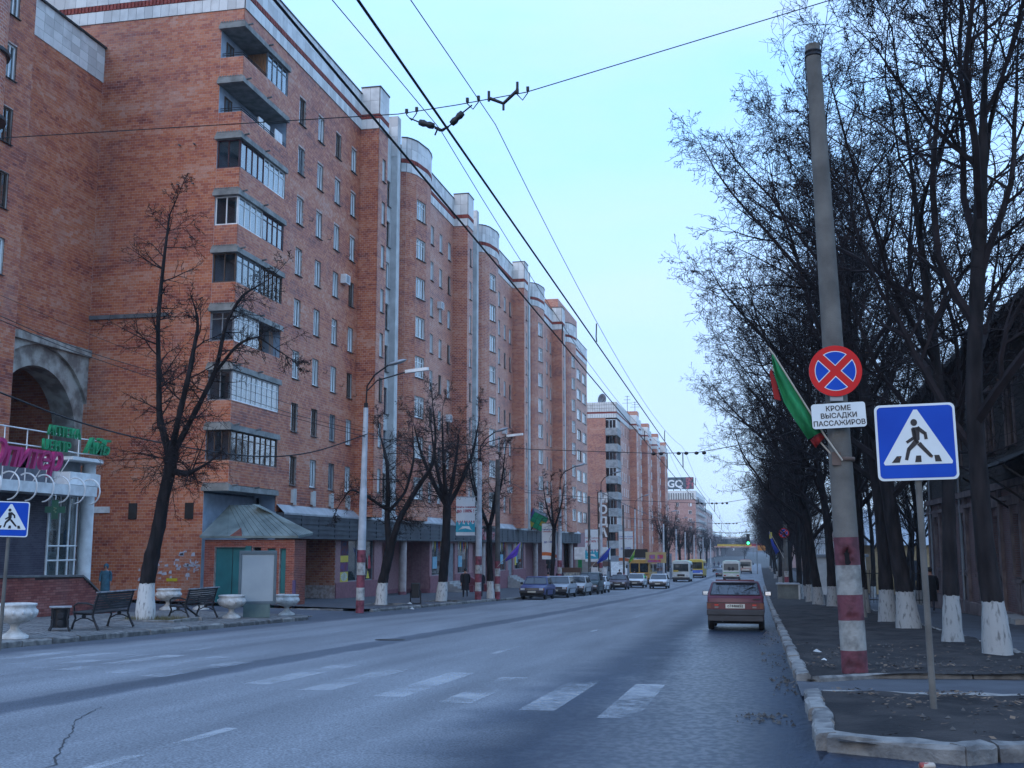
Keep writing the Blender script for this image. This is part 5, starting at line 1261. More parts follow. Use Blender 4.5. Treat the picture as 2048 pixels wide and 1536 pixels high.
for s, w, t, h in gw:
    y = 60.5 - s; tr.box(hx - .09, hx, y, y + .14, t - h, t + .3); tr.box(hx - .09, hx, y - w - .14, y - w, t - h, t + .3); tr.box(hx - .14, hx, y - w - .2, y + .2, t + .3, t + .5); tr.box(hx - .12, hx, y - w - .15, y + .15, t - h - .2, t - h - .08)
    for q in (.12, .8): tr.box(hx - .06, hx, y - q - .55, y - q, .4 - 1.1, .3)
tr.box(hx - .2, hx, 30.5, 60.5, up - .12, up + .12); tr.box(hx - .15, hx, 30.5, 60.5, 3.05, 3.2); tr.box(hx - .16, hx, 30.5, 60.5, -3, -.75)
tr.build('trim', M_OTR, Hs)
bd = MB()
for i in range(26): z = up + .2 + i * .19; bd.add([(hx - .035, 30.5, z), (hx - .035, 60.5, z), (hx - .005, 60.5, z + .19), (hx - .005, 30.5, z + .19)], [(1, 0, 3, 2)])
bd = MB()
us = []
for i in range(26):
    z = up + .2 + i * .19
    for u, w in frees(0, 30, hu, z, z + .19): bd.box(hx - .03, hx, 60.5 - w, 60.5 - u, z, z + .175)
bd.build('boarding', M_OW, Hs, kind='stuff')
for a, c, z0, z1 in hu: t2 = MB(); y = 60.5; t2.box(hx - .08, hx - .03, y - a, y - a + .13, z0 - .1, z1 + .2); t2.box(hx - .08, hx - .03, y - c - .13, y - c, z0 - .1, z1 + .2); t2.box(hx - .16, hx - .03, y - c - .25, y - a + .25, z1 + .2, z1 + .36); t2.build('window_casing', M_OTR, Hs)
rf = MB(); rf.add([(7.5, 29.5, 8.75), (7.5, 61.3, 8.75), (12.5, 59, 12.2), (12.5, 32, 12.2), (7.5, 29.5, 8.55), (7.5, 61.3, 8.55), (20.8, 61.3, 8.75), (20.8, 29.5, 8.75)], [(0, 3, 2, 1), (4, 0, 1, 5), (1, 2, 6), (0, 7, 3), (4, 5, 6, 7)]); rf.build('roof', mat('dark_roof', (.03, .028, .03), .8), Hs)
b = MB(); b.add([(7.0, 35, 3.9), (7.0, 42, 3.9), (8.5, 42, 4.6), (8.5, 35, 4.6)], [(0, 1, 2, 3)]); b.add([(7.0, 35, 3.85), (7.0, 42, 3.85), (8.5, 42, 4.55), (8.5, 35, 4.55)], [(3, 2, 1, 0)])
for y in (35.2, 38.5, 41.8): b.tube([(7.05, y, 3.85), (8.5, y, 2.8)], .04, 5)
b.build('porch_roof', mat('dark_roof', (.03, .028, .03), .8), Hs)
b = MB(); b.cyl((8.38, 50.8, -1.2), .06, 9.9, 8); b.cyl((8.38, 59.2, -1.4), .06, 10, 8); b.build('downpipe', M_GREY, Hs)
b = MB(); b.box(7.7, 8.5, 38, 41, zr(39), zr(39) + .3); b.build('doorstep', M_CONC, Hs); child_fix(Hs)
# yard beyond the old house: pale wall, house with yellow plaster, iron fence
F_ = thing('iron_fence', 'black iron bar fence across the yard gap beyond the old house', 'fence', (5.3, 62, zr(62)))
b = MB(); b.box(0, 9, -.02, .02, .35, .4); b.box(0, 9, -.02, .02, 1.7, 1.75); b.build('rail', M_BLACK, F_)
for i in range(5): b = MB(); b.box(i * 2.2, i * 2.2 + .12, -.06, .06, 0, 2.1); b.build('post', M_BLACK, F_)
b = MB()
for i in range(60): b.box(i * .15, i * .15 + .025, -.012, .012, .2, 1.9)
b.build('bars', M_BLACK, F_, kind='stuff')
Y_ = thing('yellow_house', 'low yellow plastered house with a pale grey roof seen between the right-hand trunks', 'house', (13, 96, zr(96)))
b = MB(); b.box(-4, 9, 0, 9, -1, 4.0); b.build('wall', mat('yellow_plaster', (.42, .30, .16), .85), Y_)
b = MB(); b.add([(-4.4, -.4, 4.0), (9.4, -.4, 4.0), (9.4, 4.5, 7.0), (-4.4, 4.5, 7.0)], [(0, 1, 2, 3)]); b.add([(-4.4, -.4, 4.0), (-4.4, 4.5, 7), (-4.4, 9.4, 4)], [(2, 1, 0)]); b.add([(-4.4, 9.4, 4), (9.4, 9.4, 4), (9.4, 4.5, 7.0), (-4.4, 4.5, 7.0)], [(3, 2, 1, 0)]); b.build('roof', mat('pale_roof', (.38, .40, .42), .6, c2=(.26, .28, .3)), Y_)
b = MB(); b.box(-1.6, -.5, -.06, 0, 1.2, 2.8); b.box(1.4, 2.5, -.06, 0, 1.2, 2.8); b.build('window', M_DGL, Y_)
b = MB(); b.box(-3, -2.2, 3.5, 4.3, 5.5, 8.0); b.build('chimney', mat('chimney_brick', (.3, .12, .08), .9), Y_)
Wg = thing('white_shed', 'white rendered shed wall beyond the fence left of the yellow house', 'shed', (6.5, 92, zr(92)))
b = MB(); b.box(-2.2, 1.6, 0, 5, -1, 3.0); b.build('wall', M_PLAST, Wg); b = MB(); b.box(-2.4, 1.8, -.2, 5.2, 3.0, 3.2); b.build('roof', M_GREY, Wg)
b = MB(); b.box(-.6, .3, -.05, 0, -.2, 1.9); b.build('door', M_TEAL, Wg)
# more buildings behind the right-hand avenue
far_block('reddish two-storey house behind the avenue trees', 9, 22, 112, 150, zr(120), 4.5, M_FB, rows=2, st=5)
far_block('pale two-storey house farther behind the avenue trees', 9.5, 24, 165, 230, zr(200), 4.2, M_PLAST, rows=2, st=6)
far_block('long low house at the far end of the avenue', 10, 26, 250, 400, zr(300), 5.0, M_FB, rows=2, st=9)
# ================================================================== TREES
class Tree:
    """bare tree: tapered trunk and limbs, then branches, twigs and clinging dead leaves"""
    def __init__(s, seed): s.r = random.Random(seed); s.V = []; s.F = []; s.tV = []; s.tF = []; s.LV = []; s.LF = []; s.nseg = 0
    def tube3(s, path, rad, n=3, tgt='c'):
        V, F = (s.V, s.F) if tgt == 'c' else (s.tV, s.tF)
        b0 = len(V); ref = Vector((.3, .9, .2))
        k = len(path)
        for i, p in enumerate(path):
            d = path[min(i + 1, k - 1)] - path[max(i - 1, 0)]
            if d.length < 1e-6: d = Vector((0, 0, 1))
            u = d.cross(ref)
            if u.length < 1e-4: u = d.cross(Vector((1, 0, 0)))
            u.normalize(); w = d.cross(u).normalized(); r = rad[i]
            for q in range(n):
                a = 2 * pi * q / n; V.append((p.x + (u.x * cos(a) + w.x * sin(a)) * r, p.y + (u.y * cos(a) + w.y * sin(a)) * r, p.z + (u.z * cos(a) + w.z * sin(a)) * r))
        for i in range(k - 1):
            for q in range(n):
                a, c = b0 + i * n + q, b0 + i * n + (q + 1) % n; F.append((a, c, c + n, a + n))
    def branch(s, p, d, L, r0, lev, P):
        """P: per-level dict"""
        R = s.r; n = max(2, min(6 if lev else 9, int(L / (.30 if lev > 1 else .45)) + 1)); st = L / n
        path = [p.copy()]; d = d.normalized(); rad = [r0]
        for i in range(n):
            j = P['wob'][lev]; d = (d + Vector((R.gauss(0, j), R.gauss(0, j), R.gauss(0, j) + P['up'][lev]))).normalized()
            path.append(path[-1] + d * st); rad.append(max(P['rmin'], r0 * (1 - .82 * (i + 1) / n)))
        s.tube3(path, rad, 5 if r0 > .05 else 3)
        if lev < P['max']:
            k = P['n'][lev]; k = max(1, int(k * (.7 + .6 * R.random())))
            for q in range(k):
                t = P['t0'][lev] + (1 - P['t0'][lev]) * (q + R.random()) / k; f = t * n; i = min(n - 1, int(f)); pp = path[i].lerp(path[i + 1], f - i)
                dd = (path[i + 1] - path[i]).normalized(); ax = Vector((R.gauss(0, 1), R.gauss(0, 1), R.gauss(0, 1))); ax = (ax - dd * ax.dot(dd)).normalized()
                an = radians(R.uniform(*P['ang'][lev])); nd = dd * cos(an) + ax * sin(an)
                s.branch(pp, nd, L * P['len'][lev] * R.uniform(.55, 1.15) * (1.15 - .5 * t), max(P['rmin'], rad[i] * P['rr'][lev]), lev + 1, P)
        elif R.random() < P['leaf']:
            e = path[-1]
            for q in range(2):
                a = R.uniform(0, 6.28); z = P.get('ls', .035); o = Vector((R.gauss(0, .05), R.gauss(0, .05), R.gauss(-.04, .05))); b0 = len(s.LV)
                s.LV += [tuple(e + o), tuple(e + o + Vector((cos(a) * z, sin(a) * z, -z * .6))), tuple(e + o + Vector((cos(a) * z * .2, sin(a) * z * .2, -z * 1.8)))]; s.LF.append((b0, b0 + 1, b0 + 2))
    def trunk(s, path, rad, n=10, bumps=.06):
        path = [Vector(p) for p in path]
        # resample smoothly
        out = []; ro = []
        for i in range(len(path) - 1):
            m = 5
            for q in range(m): t = q / m; out.append(path[i].lerp(path[i + 1], t)); ro.append((rad[i] + (rad[i + 1] - rad[i]) * t))
        out.append(path[-1]); ro.append(rad[-1])
        for it in range(2):
            out = [out[0]] + [(out[i - 1] + out[i] * 2 + out[i + 1]) / 4 for i in range(1, len(out) - 1)] + [out[-1]]
        ro = [r * (1 + s.r.uniform(-bumps, bumps)) for r in ro]
        s.tube3(out, ro, n, 't'); return out, ro
    def meshes(s, mt):
        a = bpy.data.meshes.new('trunk'); a.from_pydata(s.tV, [], s.tF); a.materials.append(mt); a.polygons.foreach_set('use_smooth', [True] * len(a.polygons))
        k = len(s.V); c = bpy.data.meshes.new('crown'); c.from_pydata(s.V + s.LV, [], s.F + [tuple(k + i for i in f) for f in s.LF]); c.materials.append(M_TWIG); c.materials.append(M_LEAF)
        c.polygons.foreach_set('material_index', [0] * len(s.F) + [1] * len(s.LF)); a.update(); c.update(); return a, c
def bark_wash(name, h, col=(.50, .50, .48)):
    """bark with a limewashed foot up to h (object height)"""
    m = M_BARK.copy(); m.name = name; t = m.node_tree; p = [n for n in t.nodes if n.type == 'BSDF_PRINCIPLED'][0]
    old = p.inputs['Base Color'].links[0].from_socket; tcn = N(t, 'ShaderNodeTexCoord'); sp = N(t, 'ShaderNodeSeparateXYZ'); Lk(t, tcn.outputs['Object'], sp.inputs[0])
    n = N(t, 'ShaderNodeTexNoise'); n.inputs['Scale'].default_value = 14; n.inputs['Detail'].default_value = 8; mp_ = N(t, 'ShaderNodeMapping'); mp_.inputs['Scale'].default_value = (1, 1, .3); Lk(t, tcn.outputs['Object'], mp_.inputs[0]); Lk(t, mp_.outputs[0], n.inputs['Vector'])
    lt = N(t, 'ShaderNodeMath', operation='LESS_THAN'); lt.inputs[1].default_value = h; ad = N(t, 'ShaderNodeMath', operation='MULTIPLY_ADD'); ad.inputs[1].default_value = .12; Lk(t, n.outputs['Fac'], ad.inputs[0]); Lk(t, sp.outputs[2], ad.inputs[2]); Lk(t, ad.outputs[0], lt.inputs[0])
    gp2 = N(t, 'ShaderNodeMapRange'); gp2.inputs[1].default_value = .34; gp2.inputs[2].default_value = .46; gp2.inputs[3].default_value = .45; Lk(t, n.outputs['Fac'], gp2.inputs[0])
    ml = N(t, 'ShaderNodeMath', operation='MULTIPLY'); Lk(t, lt.outputs[0], ml.inputs[0]); Lk(t, gp2.outputs[0], ml.inputs[1])
    mx = N(t, 'ShaderNodeMixRGB'); mx.inputs[2].default_value = (*col, 1); Lk(t, ml.outputs[0], mx.inputs[0]); Lk(t, old, mx.inputs[1]); Lk(t, mx.outputs[0], p.inputs['Base Color']); return m
BW1 = bark_wash('whitewashed_bark', 1.15); BW2 = bark_wash('whitewashed_bark_low', 1.05, (.30, .30, .29))
# big street limes on the right: tall, many steep limbs
PB = dict(max=4, n=[10, 7, 6, 4], t0=[.14, .12, .1, .12], ang=[(28, 62), (30, 62), (28, 66), (28, 70)], len=[.46, .50, .54, .56], rr=[.60, .58, .6, .7], wob=[.12, .16, .20, .25, .30], up=[.10, .07, .04, .01, -.01], rmin=.0060, leaf=.012, ls=.028)
def big_tree(seed, H=17, lean=(-.06, 0), r0=.25, nl=6, bias=(-.25, 0), P=PB, fork=(3.6, 5.0), kink=None, scale=1.0):
    T = Tree(seed); R = T.r; hf = R.uniform(*fork)
    path = [(0, 0, -.15), (lean[0] * .6, lean[1] * .6, .9), (lean[0] * 1.5 + R.uniform(-.08, .08), lean[1] * 1.5, 2.0), (lean[0] * hf, lean[1] * hf, hf)]
    if kink: path = [(0, 0, -.15)] + kink + [(lean[0] * hf, lean[1] * hf, hf)]
    top = (lean[0] * hf * 1.8 + bias[0] * 3, lean[1] * hf + bias[1] * 3, H * .62); path += [(top[0] * .5 + path[-1][0] * .5, top[1] * .5, (hf + top[2]) / 2), top]
    k = len(path); rad = [r0 * 1.25] + [r0 * (1 - .12 * i) for i in range(1, k - 2)] + [r0 * .55, r0 * .16]
    out, ro = T.trunk(path, rad)
    # limbs from the upper trunk
    m = len(out)
    for q in range(nl + 5):
        f = q / (nl + 4); z = hf * .8 + (top[2] - hf * .8) * f * .98
        i = min(range(m), key=lambda j: abs(out[j].z - z)); a = q * 2.4 + R.uniform(-.5, .5)
        el_ = radians(R.uniform(22, 55) + 20 * f); d = Vector((cos(a) * cos(el_) + bias[0] * .6, sin(a) * cos(el_) + bias[1] * .6, sin(el_)))
        L = min(6.9, (H - z) * R.uniform(.56, .78) * (1 - .15 * f) + 1.2)
        T.branch(out[i], d, L, ro[i] * R.uniform(.50, .72), 0, P)
    T.branch(out[-1], Vector((bias[0] * .3, 0, 1)), H * .38, r0 * .16, 0, P)
    return T
def place_tree(name, ms, loc, rz, label, group=None, sc=1.0, cat='tree'):
    t = thing(name, label, cat, loc, rz, group); t.scale = (sc, sc, sc)
    for nm, me in zip(('trunk', 'crown'), ms): o = bpy.data.objects.new(nm, me); COL.objects.link(o); o.parent = t
    return t
BT = [big_tree(11, 19.5, (-.03, 0), .27, 7, (-.33, 0)).meshes(BW2), big_tree(23, 19.0, (.03, .02), .24, 7, (-.22, -.1)).meshes(BW2), big_tree(37, 18.5, (-.10, 0), .29, 7, (-.36, 0)).meshes(BW2), big_tree(51, 17.5, (.05, 0), .19, 6, (-.18, .1)).meshes(BW2)]
RG = 'bare street trees along the right verge'
rt = [((4.3, 22.9), 1, 2.6, 1.0, 'thick whitewashed tree nearest the camera, at the right edge of the picture'),
      ((4.15, 27.0), 3, .9, 1.05, 'slim whitewashed tree just right of the crossing sign post'),
      ((4.2, 35.0), 2, 0.0, 1.04, 'leaning trunk with a swollen whitewashed foot, left of the crossing sign post'),
      ((4.1, 39.5), 0, 0.0, 1.05, 'straight trunk with burls on its whitewashed foot, second left of the crossing sign'),
      ((4.1, 48.4), 1, 3.9, .98, 'narrow crooked trunk just right of the striped concrete pole'),
      ((3.45, 57.5), 0, 5.9, 1.0, 'dark tree standing directly behind the striped concrete pole'),
      ((2.95, 60.8), 2, 0.3, .93, 'dark tree touching the left side of the striped concrete pole'),
      ((2.75, 67), 3, 2.1, 1.0, 'slim tree with a pale lit edge left of the striped pole'),
      ((2.5, 76), 1, 0.9, .95, 'tree beside the grey concrete box near the kerb'),
      ((3.6, 44), 3, 4.4, 1.08, 'slender tree half hidden behind the burled trunk')]
for (xy, k, rz, sc, lb) in rt: place_tree('lime_tree', BT[k], (xy[0], xy[1], zr(xy[1]) + .1), rz, lb, RG, sc)
rr_ = random.Random(31)
y = 84; i = 0
while y < 330:
    place_tree('lime_tree', BT[rr_.randrange(4)], (rr_.uniform(2.3, 4.4), y, zr(y) + .1), rr_.choice((0, .4, -.4, 5.5, .8)), 'one of the far bare street trees receding along the right kerb', 'far bare trees of the right avenue', rr_.uniform(.72, .92)); y += rr_.uniform(5, 8) * (1 + y / 400); i += 1
for j, (x, y) in enumerate(((8.2, 63.5), (7.6, 82), (9, 72), (8.8, 104), (10.5, 88), (12, 70))): place_tree('lime_tree', BT[rr_.randrange(4)], (x, y, zr(y)), rr_.uniform(0, 6), 'bare yard tree ' + ('nearest behind the iron fence', 'in front of the white shed wall', 'right of the tree nearest the fence', 'beside the reddish house behind the avenue', 'before the yellow house', 'deepest in the yard behind the old house')[j], 'bare trees in the yard beyond the fence', rr_.uniform(.7, .95))

FARL = ['bare tree clump seen dimly at the far end of the street', 'hazy bare tree left of the far yellow banner', 'hazy bare tree below the far yellow banner']
for j in range(22):
    y = 350 + j * 24; x = (-19 - (j % 4) * 2.2) if j % 2 else (4 + (j % 5) * 3 if j % 3 else -12 + (j % 7))
    place_tree('lime_tree', BT[j % 4], (x if y > 420 or j % 2 else 5 + j % 3, y, zr(y)), j * 1.3, FARL[0], 'dim bare trees at the far end of the street', rr_.uniform(.6, .85))
# left side: pollarded trees
PL = dict(max=3, n=[8, 8, 6], t0=[.15, .12, .1], ang=[(30, 70), (30, 70), (25, 70)], len=[.50, .52, .5], rr=[.5, .55, .6], wob=[.14, .16, .2, .28], up=[.03, .02, .0, -.02], rmin=.0058, leaf=.07, ls=.03)
PW = dict(PL); PW['len'] = [.55, .55, .5]; PW['n'] = [6, 5, 4]; PW['up'] = [.0, -.03, -.05, -.05]
def left_tree(seed, trunks, limbs, wisps, P=PL, lp=None):
    """trunks: list of (path, radii); limbs: (path, radii, side branch count, side length); wisps: (point, count, length, radius)"""
    T = Tree(seed); R = T.r
    for p, r in trunks: T.trunk(p, r, 10, .08)
    for p, r, k, l in limbs:
        out, ro = T.trunk(p, r, 7, .1)
        for q in range(k):
            f = .15 + .85 * (q + R.random()) / k; i = min(len(out) - 2, int(f * (len(out) - 1))); dd = (out[i + 1] - out[i]).normalized()
            ax = Vector((R.gauss(0, 1), R.gauss(0, 1), R.gauss(0, .6))); ax = (ax - dd * ax.dot(dd)).normalized(); an = radians(R.uniform(45, 85))
            T.branch(out[i], dd * cos(an) + ax * sin(an), l * R.uniform(.5, 1.15), min(ro[i] * .5, .03), 1, P)
        T.branch(out[-1], (out[-1] - out[-2]), l * .8, ro[-1], 0, P)
    for p, k, l, r in wisps:
        for q in range(k):
            d = Vector((R.gauss(0, 1), R.gauss(0, 1), R.gauss(.15, .55))); T.branch(Vector(p) + Vector((R.uniform(-.1, .1), R.uniform(-.1, .1), R.uniform(-.3, .3))), d, l * R.uniform(.5, 1.2), r, 1, PW)
    return T
o1 = Vector((-17.6, 30.5, -.68))
def rel(pts, o): return [(x - o[0], yy, z - o[2]) for x, yy, z in pts]
t1 = left_tree(101, [(rel([(-17.6, 0, -.8), (-17.62, 0, .2), (-17.55, .05, 1.0), (-17.32, .05, 2.1), (-17.2, 0, 2.9), (-17.0, 0, 3.75), (-17.02, 0, 4.3)], o1), [.30, .24, .23, .20, .18, .19, .17])],
    [(rel([(-17.05, 0, 4.2), (-17.5, .1, 5.3), (-17.62, .2, 6.46), (-17.7, .1, 8.3), (-17.52, 0, 10.3), (-17.4, 0, 11.6)], o1), [.13, .10, .085, .07, .05, .025], 26, 1.5),
     (rel([(-17.0, 0, 4.2), (-16.75, -.1, 5.3), (-16.45, -.2, 6.4), (-16.2, -.2, 7.9)], o1), [.12, .09, .08, .055], 9, 1.4),
     (rel([(-17.0, 0, 4.1), (-16.5, .15, 5.2), (-15.8, .3, 6.7), (-15.55, .3, 8.2), (-15.0, .2, 9.0), (-14.3, .1, 9.3)], o1), [.11, .085, .07, .055, .04, .02], 18, 1.5),
     (rel([(-15.8, .3, 6.7), (-15.1, .2, 7.5), (-14.4, .1, 7.7), (-13.7, .1, 7.2)], o1), [.05, .04, .03, .016], 9, 1.2),
     (rel([(-16.95, 0, 3.7), (-16.4, -.1, 3.6), (-16.1, -.2, 3.7)], o1), [.11, .09, .05], 5, 1.5)],
    [(rel([(-17.1, 0, 3.9)], o1)[0], 22, 1.7, .02), (rel([(-16.3, -.1, 3.6)], o1)[0], 10, 1.6, .02), (rel([(-17.5, 0, 5.2)], o1)[0], 8, 1.4, .018)]).meshes(BW1)
LG = 'pollarded bare trees along the left pavement'
place_tree('street_tree', t1, tuple(o1), 0, 'tall bare tree with whitewashed foot between the two benches', LG)
o2 = (-17.35, 51, -1.3)
t2 = left_tree(102, [(rel([(-17.35, 0, -1.4), (-17.3, 0, -.3), (-17.1, 0, .6), (-16.9, 0, 1.6)], o2), [.30, .24, .22, .22])],
    [(rel([(-16.95, 0, 1.4), (-17.15, .1, 2.7), (-17.1, .1, 4.0), (-17.2, .1, 5.6), (-17.6, .2, 6.8)], o2), [.17, .14, .11, .08, .03], 18, 1.7), (rel([(-16.9, 0, 1.5), (-16.5, 0, 2.8), (-15.6, 0, 4.3), (-14.9, 0, 5.2), (-14.75, 0, 6.6), (-14.9, 0, 7.9)], o2), [.18, .15, .12, .09, .06, .03], 20, 1.8),
     (rel([(-17.15, 0, 3.0), (-16.3, .3, 4.0), (-15.9, .3, 5.6), (-16.0, .3, 6.8)], o2), [.09, .07, .05, .02], 12, 1.5), (rel([(-17.1, 0, 3.2), (-18.2, -.2, 3.9), (-18.9, -.2, 4.2), (-19.4, -.2, 3.5)], o2), [.08, .06, .04, .02], 12, 1.3)],
    [(rel([(-17.1, 0, 3.4)], o2)[0], 14, 1.8, .02), (rel([(-16.2, 0, 3.4)], o2)[0], 10, 1.6, .02)]).meshes(BW1)
place_tree('street_tree', t2, o2, 0, 'twin-stemmed bare tree just right of the nearest striped lamp post', LG)
o3 = (-16.7, 59, -1.5)
def vase(seed, o, hf, top, spread, nl, r0, side=14, l=1.7):
    R = random.Random(seed); tr = [((0, 0, -.15), (.1, 0, 1.2), (.25, 0, hf * .6), (.3, 0, hf)), [r0 * 1.25, r0, r0 * .92, r0 * .85]]
    lm = []
    for q in range(nl):
        a = 2 * pi * q / nl + R.uniform(-.3, .3); sx = spread * R.uniform(.6, 1.1); c, s_ = cos(a), sin(a)
        lm.append(([(.3, 0, hf - .15), (.3 + c * sx * .45, s_ * sx * .45, hf + (top - hf) * .25), (.3 + c * sx * .8, s_ * sx * .8, hf + (top - hf) * .55), (.3 + c * sx, s_ * sx, hf + (top - hf) * R.uniform(.8, 1))], [r0 * .55, r0 * .42, r0 * .3, .02], side, l))
    return left_tree(seed, [tr], lm, [((.3, 0, hf), 8, 1.3, .018)])
t3 = vase(103, o3, 5.2, 10.3, 2.1, 5, .26, 16, 1.8).meshes(BW1); place_tree('street_tree', t3, o3, 0, 'straight-trunked vase-shaped bare tree left of the first hanging banner', LG)
t4 = vase(104, o3, 4.4, 9.6, 1.9, 4, .20, 13, 1.5).meshes(BW1); place_tree('street_tree', t4, (-15.9, 67.2, -1.7), 2.2, 'bare tree behind the wooden pole with the violet flag', LG)
t5 = vase(105, o3, 5.0, 8.6, 1.2, 3, .17, 10, 1.2).meshes(BW1); place_tree('street_tree', t5, (-15.2, 83.5, -2.1), .5, 'slender bare tree half covering the second hanging banner', LG)
for j, (x, y, k) in enumerate(((-14, 172, t3), (-14.5, 186, t4), (-15, 225, t3), (-16, 240, t4), (-15.5, 262, t3), (-15, 300, t4), (-15, 335, t3))): place_tree('street_tree', k, (x, y, zr(y)), j * 1.1, ('nearest', 'second', 'third', 'fourth', 'fifth', 'sixth', 'farthest')[j] + ' small bare tree on the left pavement beyond the yellow bus', 'far bare trees on the left pavement')
# square kerb and dry grass round the near tree
tk = thing('tree_pit_edging', 'low square concrete edging round the foot of the near left tree', 'edging', (-17.4, 30.6, pav(-17.4, 30.6)))
for (x, y, rz, L) in ((-1.15, -.9, 0, 2.3), (-1.15, .75, 0, 2.3), (-1.15, -.75, pi / 2, 1.5), (1.05, -.75, pi / 2, 1.5)):
    b = MB(); b.box(0, L, 0, .12, -.1, .09); o = b.build('edging_stone', M_KERB, tk, loc=(x, y, -.03), rotz=rz, bevel=.015)
tufts((-17.3, 30.5, pav(-17.3, 30.5) - .02), 900, 1.0, .22, 'dry grass inside the edging of the near left tree', 5, 1, .7)
for (x, y, lb) in ((-17.2, 51.0, 'thin raised edging round the twin-stemmed tree'), (-16.5, 59, 'thin raised edging round the vase-shaped tree')):
    t = thing('tree_pit_edging', lb, 'edging', (x, y, pav(x, y)))
    for (dx, dy, rz) in ((-.8, -.8, 0), (-.8, .8, 0), (-.8, -.8, pi / 2), (.9, -.8, pi / 2)): b = MB(); b.box(0, 1.6, 0, .08, -.05, .05); b.build('edging_stone', M_KERB, t, loc=(dx, dy, 0), rotz=rz)
# ================================================================== POLES, LAMPS, SIGNS, BANNERS
M_POLEW = mat('painted_pole', (.50, .52, .54), .6, c2=(.34, .36, .38), vs=2.5, bump=.2, bs=20, coord='obj')
M_PCONC = mat('pole_concrete', (.145, .135, .12), .9, c2=(.085, .08, .072), vs=2.2, bump=.5, bs=45, coord='obj', detail=8)
def banded(name, col, dirt=.5):
    return mat(name, col, .75, c2=tuple(v * dirt for v in col), vs=5, bump=.5, bs=30, coord='obj', detail=12, lo=.36, hi=.56)
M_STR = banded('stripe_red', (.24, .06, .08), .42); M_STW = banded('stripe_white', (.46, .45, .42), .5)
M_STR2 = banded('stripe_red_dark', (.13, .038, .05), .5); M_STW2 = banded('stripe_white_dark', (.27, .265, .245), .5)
M_WOODP = mat('old_pole_wood', (.10, .09, .085), .9, c2=(.06, .055, .05), vs=3, bump=.4, coord='obj')
def lamp_post(loc, label, H=8.6, r=.17, heads=2, group='white lamp posts with red and white feet on the left pavement', lean=.012, reach=1.9, plain=False):
    t = thing('lamp_post', label, 'lamp post', loc, 0, group); t.rotation_euler[1] = lean
    k = .25 if not plain else 0; z = 0.0
    if not plain:
        for i, m in enumerate((M_STR, M_STW, M_STR, M_STW, M_STR)):
            b = MB(); b.cyl((0, 0, z), r, .5, 18, r2=r * .985); b.build('painted_band', m, t); z += .5
    b = MB(); b.tube([(0, 0, z), (0, 0, 5.0)], [r * .98, r * .85], 18); b.tube([(0, 0, 4.96), (0, 0, H)], [r * .76, r * .58], 18); b.build('shaft', M_POLEW, t)
    b = MB(); b.cyl((0, 0, H), r * .5, .2, 12); b.tube([(0, 0, H + .1), (.02, 0, H + .9), (.35, -.05, H + 1.35), (reach * .62, -.12, H + 1.75)], .035, 8)
    if heads > 1: b.tube([(.02, 0, H + .7), (.4, .15, H + 1.15), (reach, .32, H + 1.5)], .03, 8)
    b.build('arm', M_RAIL, t)
    hs = [(reach * .62, -.12, H + 1.75, .28, M_GREY)] + ([(reach, .32, H + 1.5, .12, M_WHITE)] if heads > 1 else [])
    for x, y, z, an, m in hs:
        b = MB(); b.sphere((.38, 0, 0), 1, 12, 0, (.42, .13, .085)) if m is M_GREY else b.prism([(0, -.07), (.35, -.1), (.95, -.1), (1.0, 0), (.95, .1), (.35, .1), (0, .07)], -.04, .09)
        o = b.build('lamp_head', m, t); o.location = (x, y, z); o.rotation_euler = (0, -an, .12)
    return t
lamp_post((-15.75, 43.7, zr(43.7) + .02), 'nearest white lamp post with two arms at the left pavement corner', H=8.3, reach=1.55)
lamp_post((-15.95, 64.2, zr(64.2) + .1), 'white lamp post carrying the first banner, two people walking at its foot', H=8.0, r=.19, reach=1.5)
lamp_post((-14.7, 84.5, zr(84.5) + .1), 'white lamp post behind the parked cars carrying the second banner', H=7.8, heads=1)
lamp_post((-14.35, 104.8, zr(104.8) + .1), 'white lamp post beside the MODA sign carrying the third banner', H=9.0, heads=1)
lamp_post((-16.1, 151, zr(151) + .1), 'white lamp post with a curved arm beside the yellow bus', H=9.6, heads=1)
for j, (x, y) in enumerate(((-13.3, 163), (-13.4, 190), (-13.5, 215), (-13.5, 245), (-13.5, 285), (-13.5, 330))): lamp_post((x, y, zr(y) + .1), ('first', 'second', 'third', 'fourth', 'fifth', 'farthest')[j] + ' distant white post beyond the parked yellow bus', H=8.0, heads=1, group='distant white posts on the left pavement', plain=True)
def plain_pole(loc, H, r, label, m, bands=0):
    t = thing('utility_pole', label, 'pole', loc); z = 0
    for i in range(bands): b = MB(); b.cyl((0, 0, z), r * 1.02, .45, 14); b.build('painted_band', (M_STR, M_STW)[i % 2], t); z += .45
    b = MB(); b.tube([(0, 0, z), (0, 0, H)], [r, r * .8], 14); b.build('shaft', m, t); return t
plain_pole((-15.25, 66.2, zr(66) + .1), 8.3, .16, 'grey bare pole with striped foot holding the violet flag', M_WOODP, 5)
plain_pole((-14.35, 97.7, zr(98) + .1), 8.2, .13, 'thin dark pole holding the blue and red flag', M_WOODP, 1)
plain_pole((-15.35, 132, zr(132) + .1), 9.2, .12, 'thin dark pole right of the MODA sign', M_WOODP, 3)
for x, y in ((3.0, 150), (3.2, 200), (-3.2, 700)): plain_pole((x, y, zr(y)), 9, .14, 'distant grey pole at %d metres beyond the avenue' % y if False else ('distant grey pole among the avenue trees' if y == 150 else 'farther grey pole among the avenue trees' if y == 200 else 'lone pole at the far end of the street'), M_PCONC)

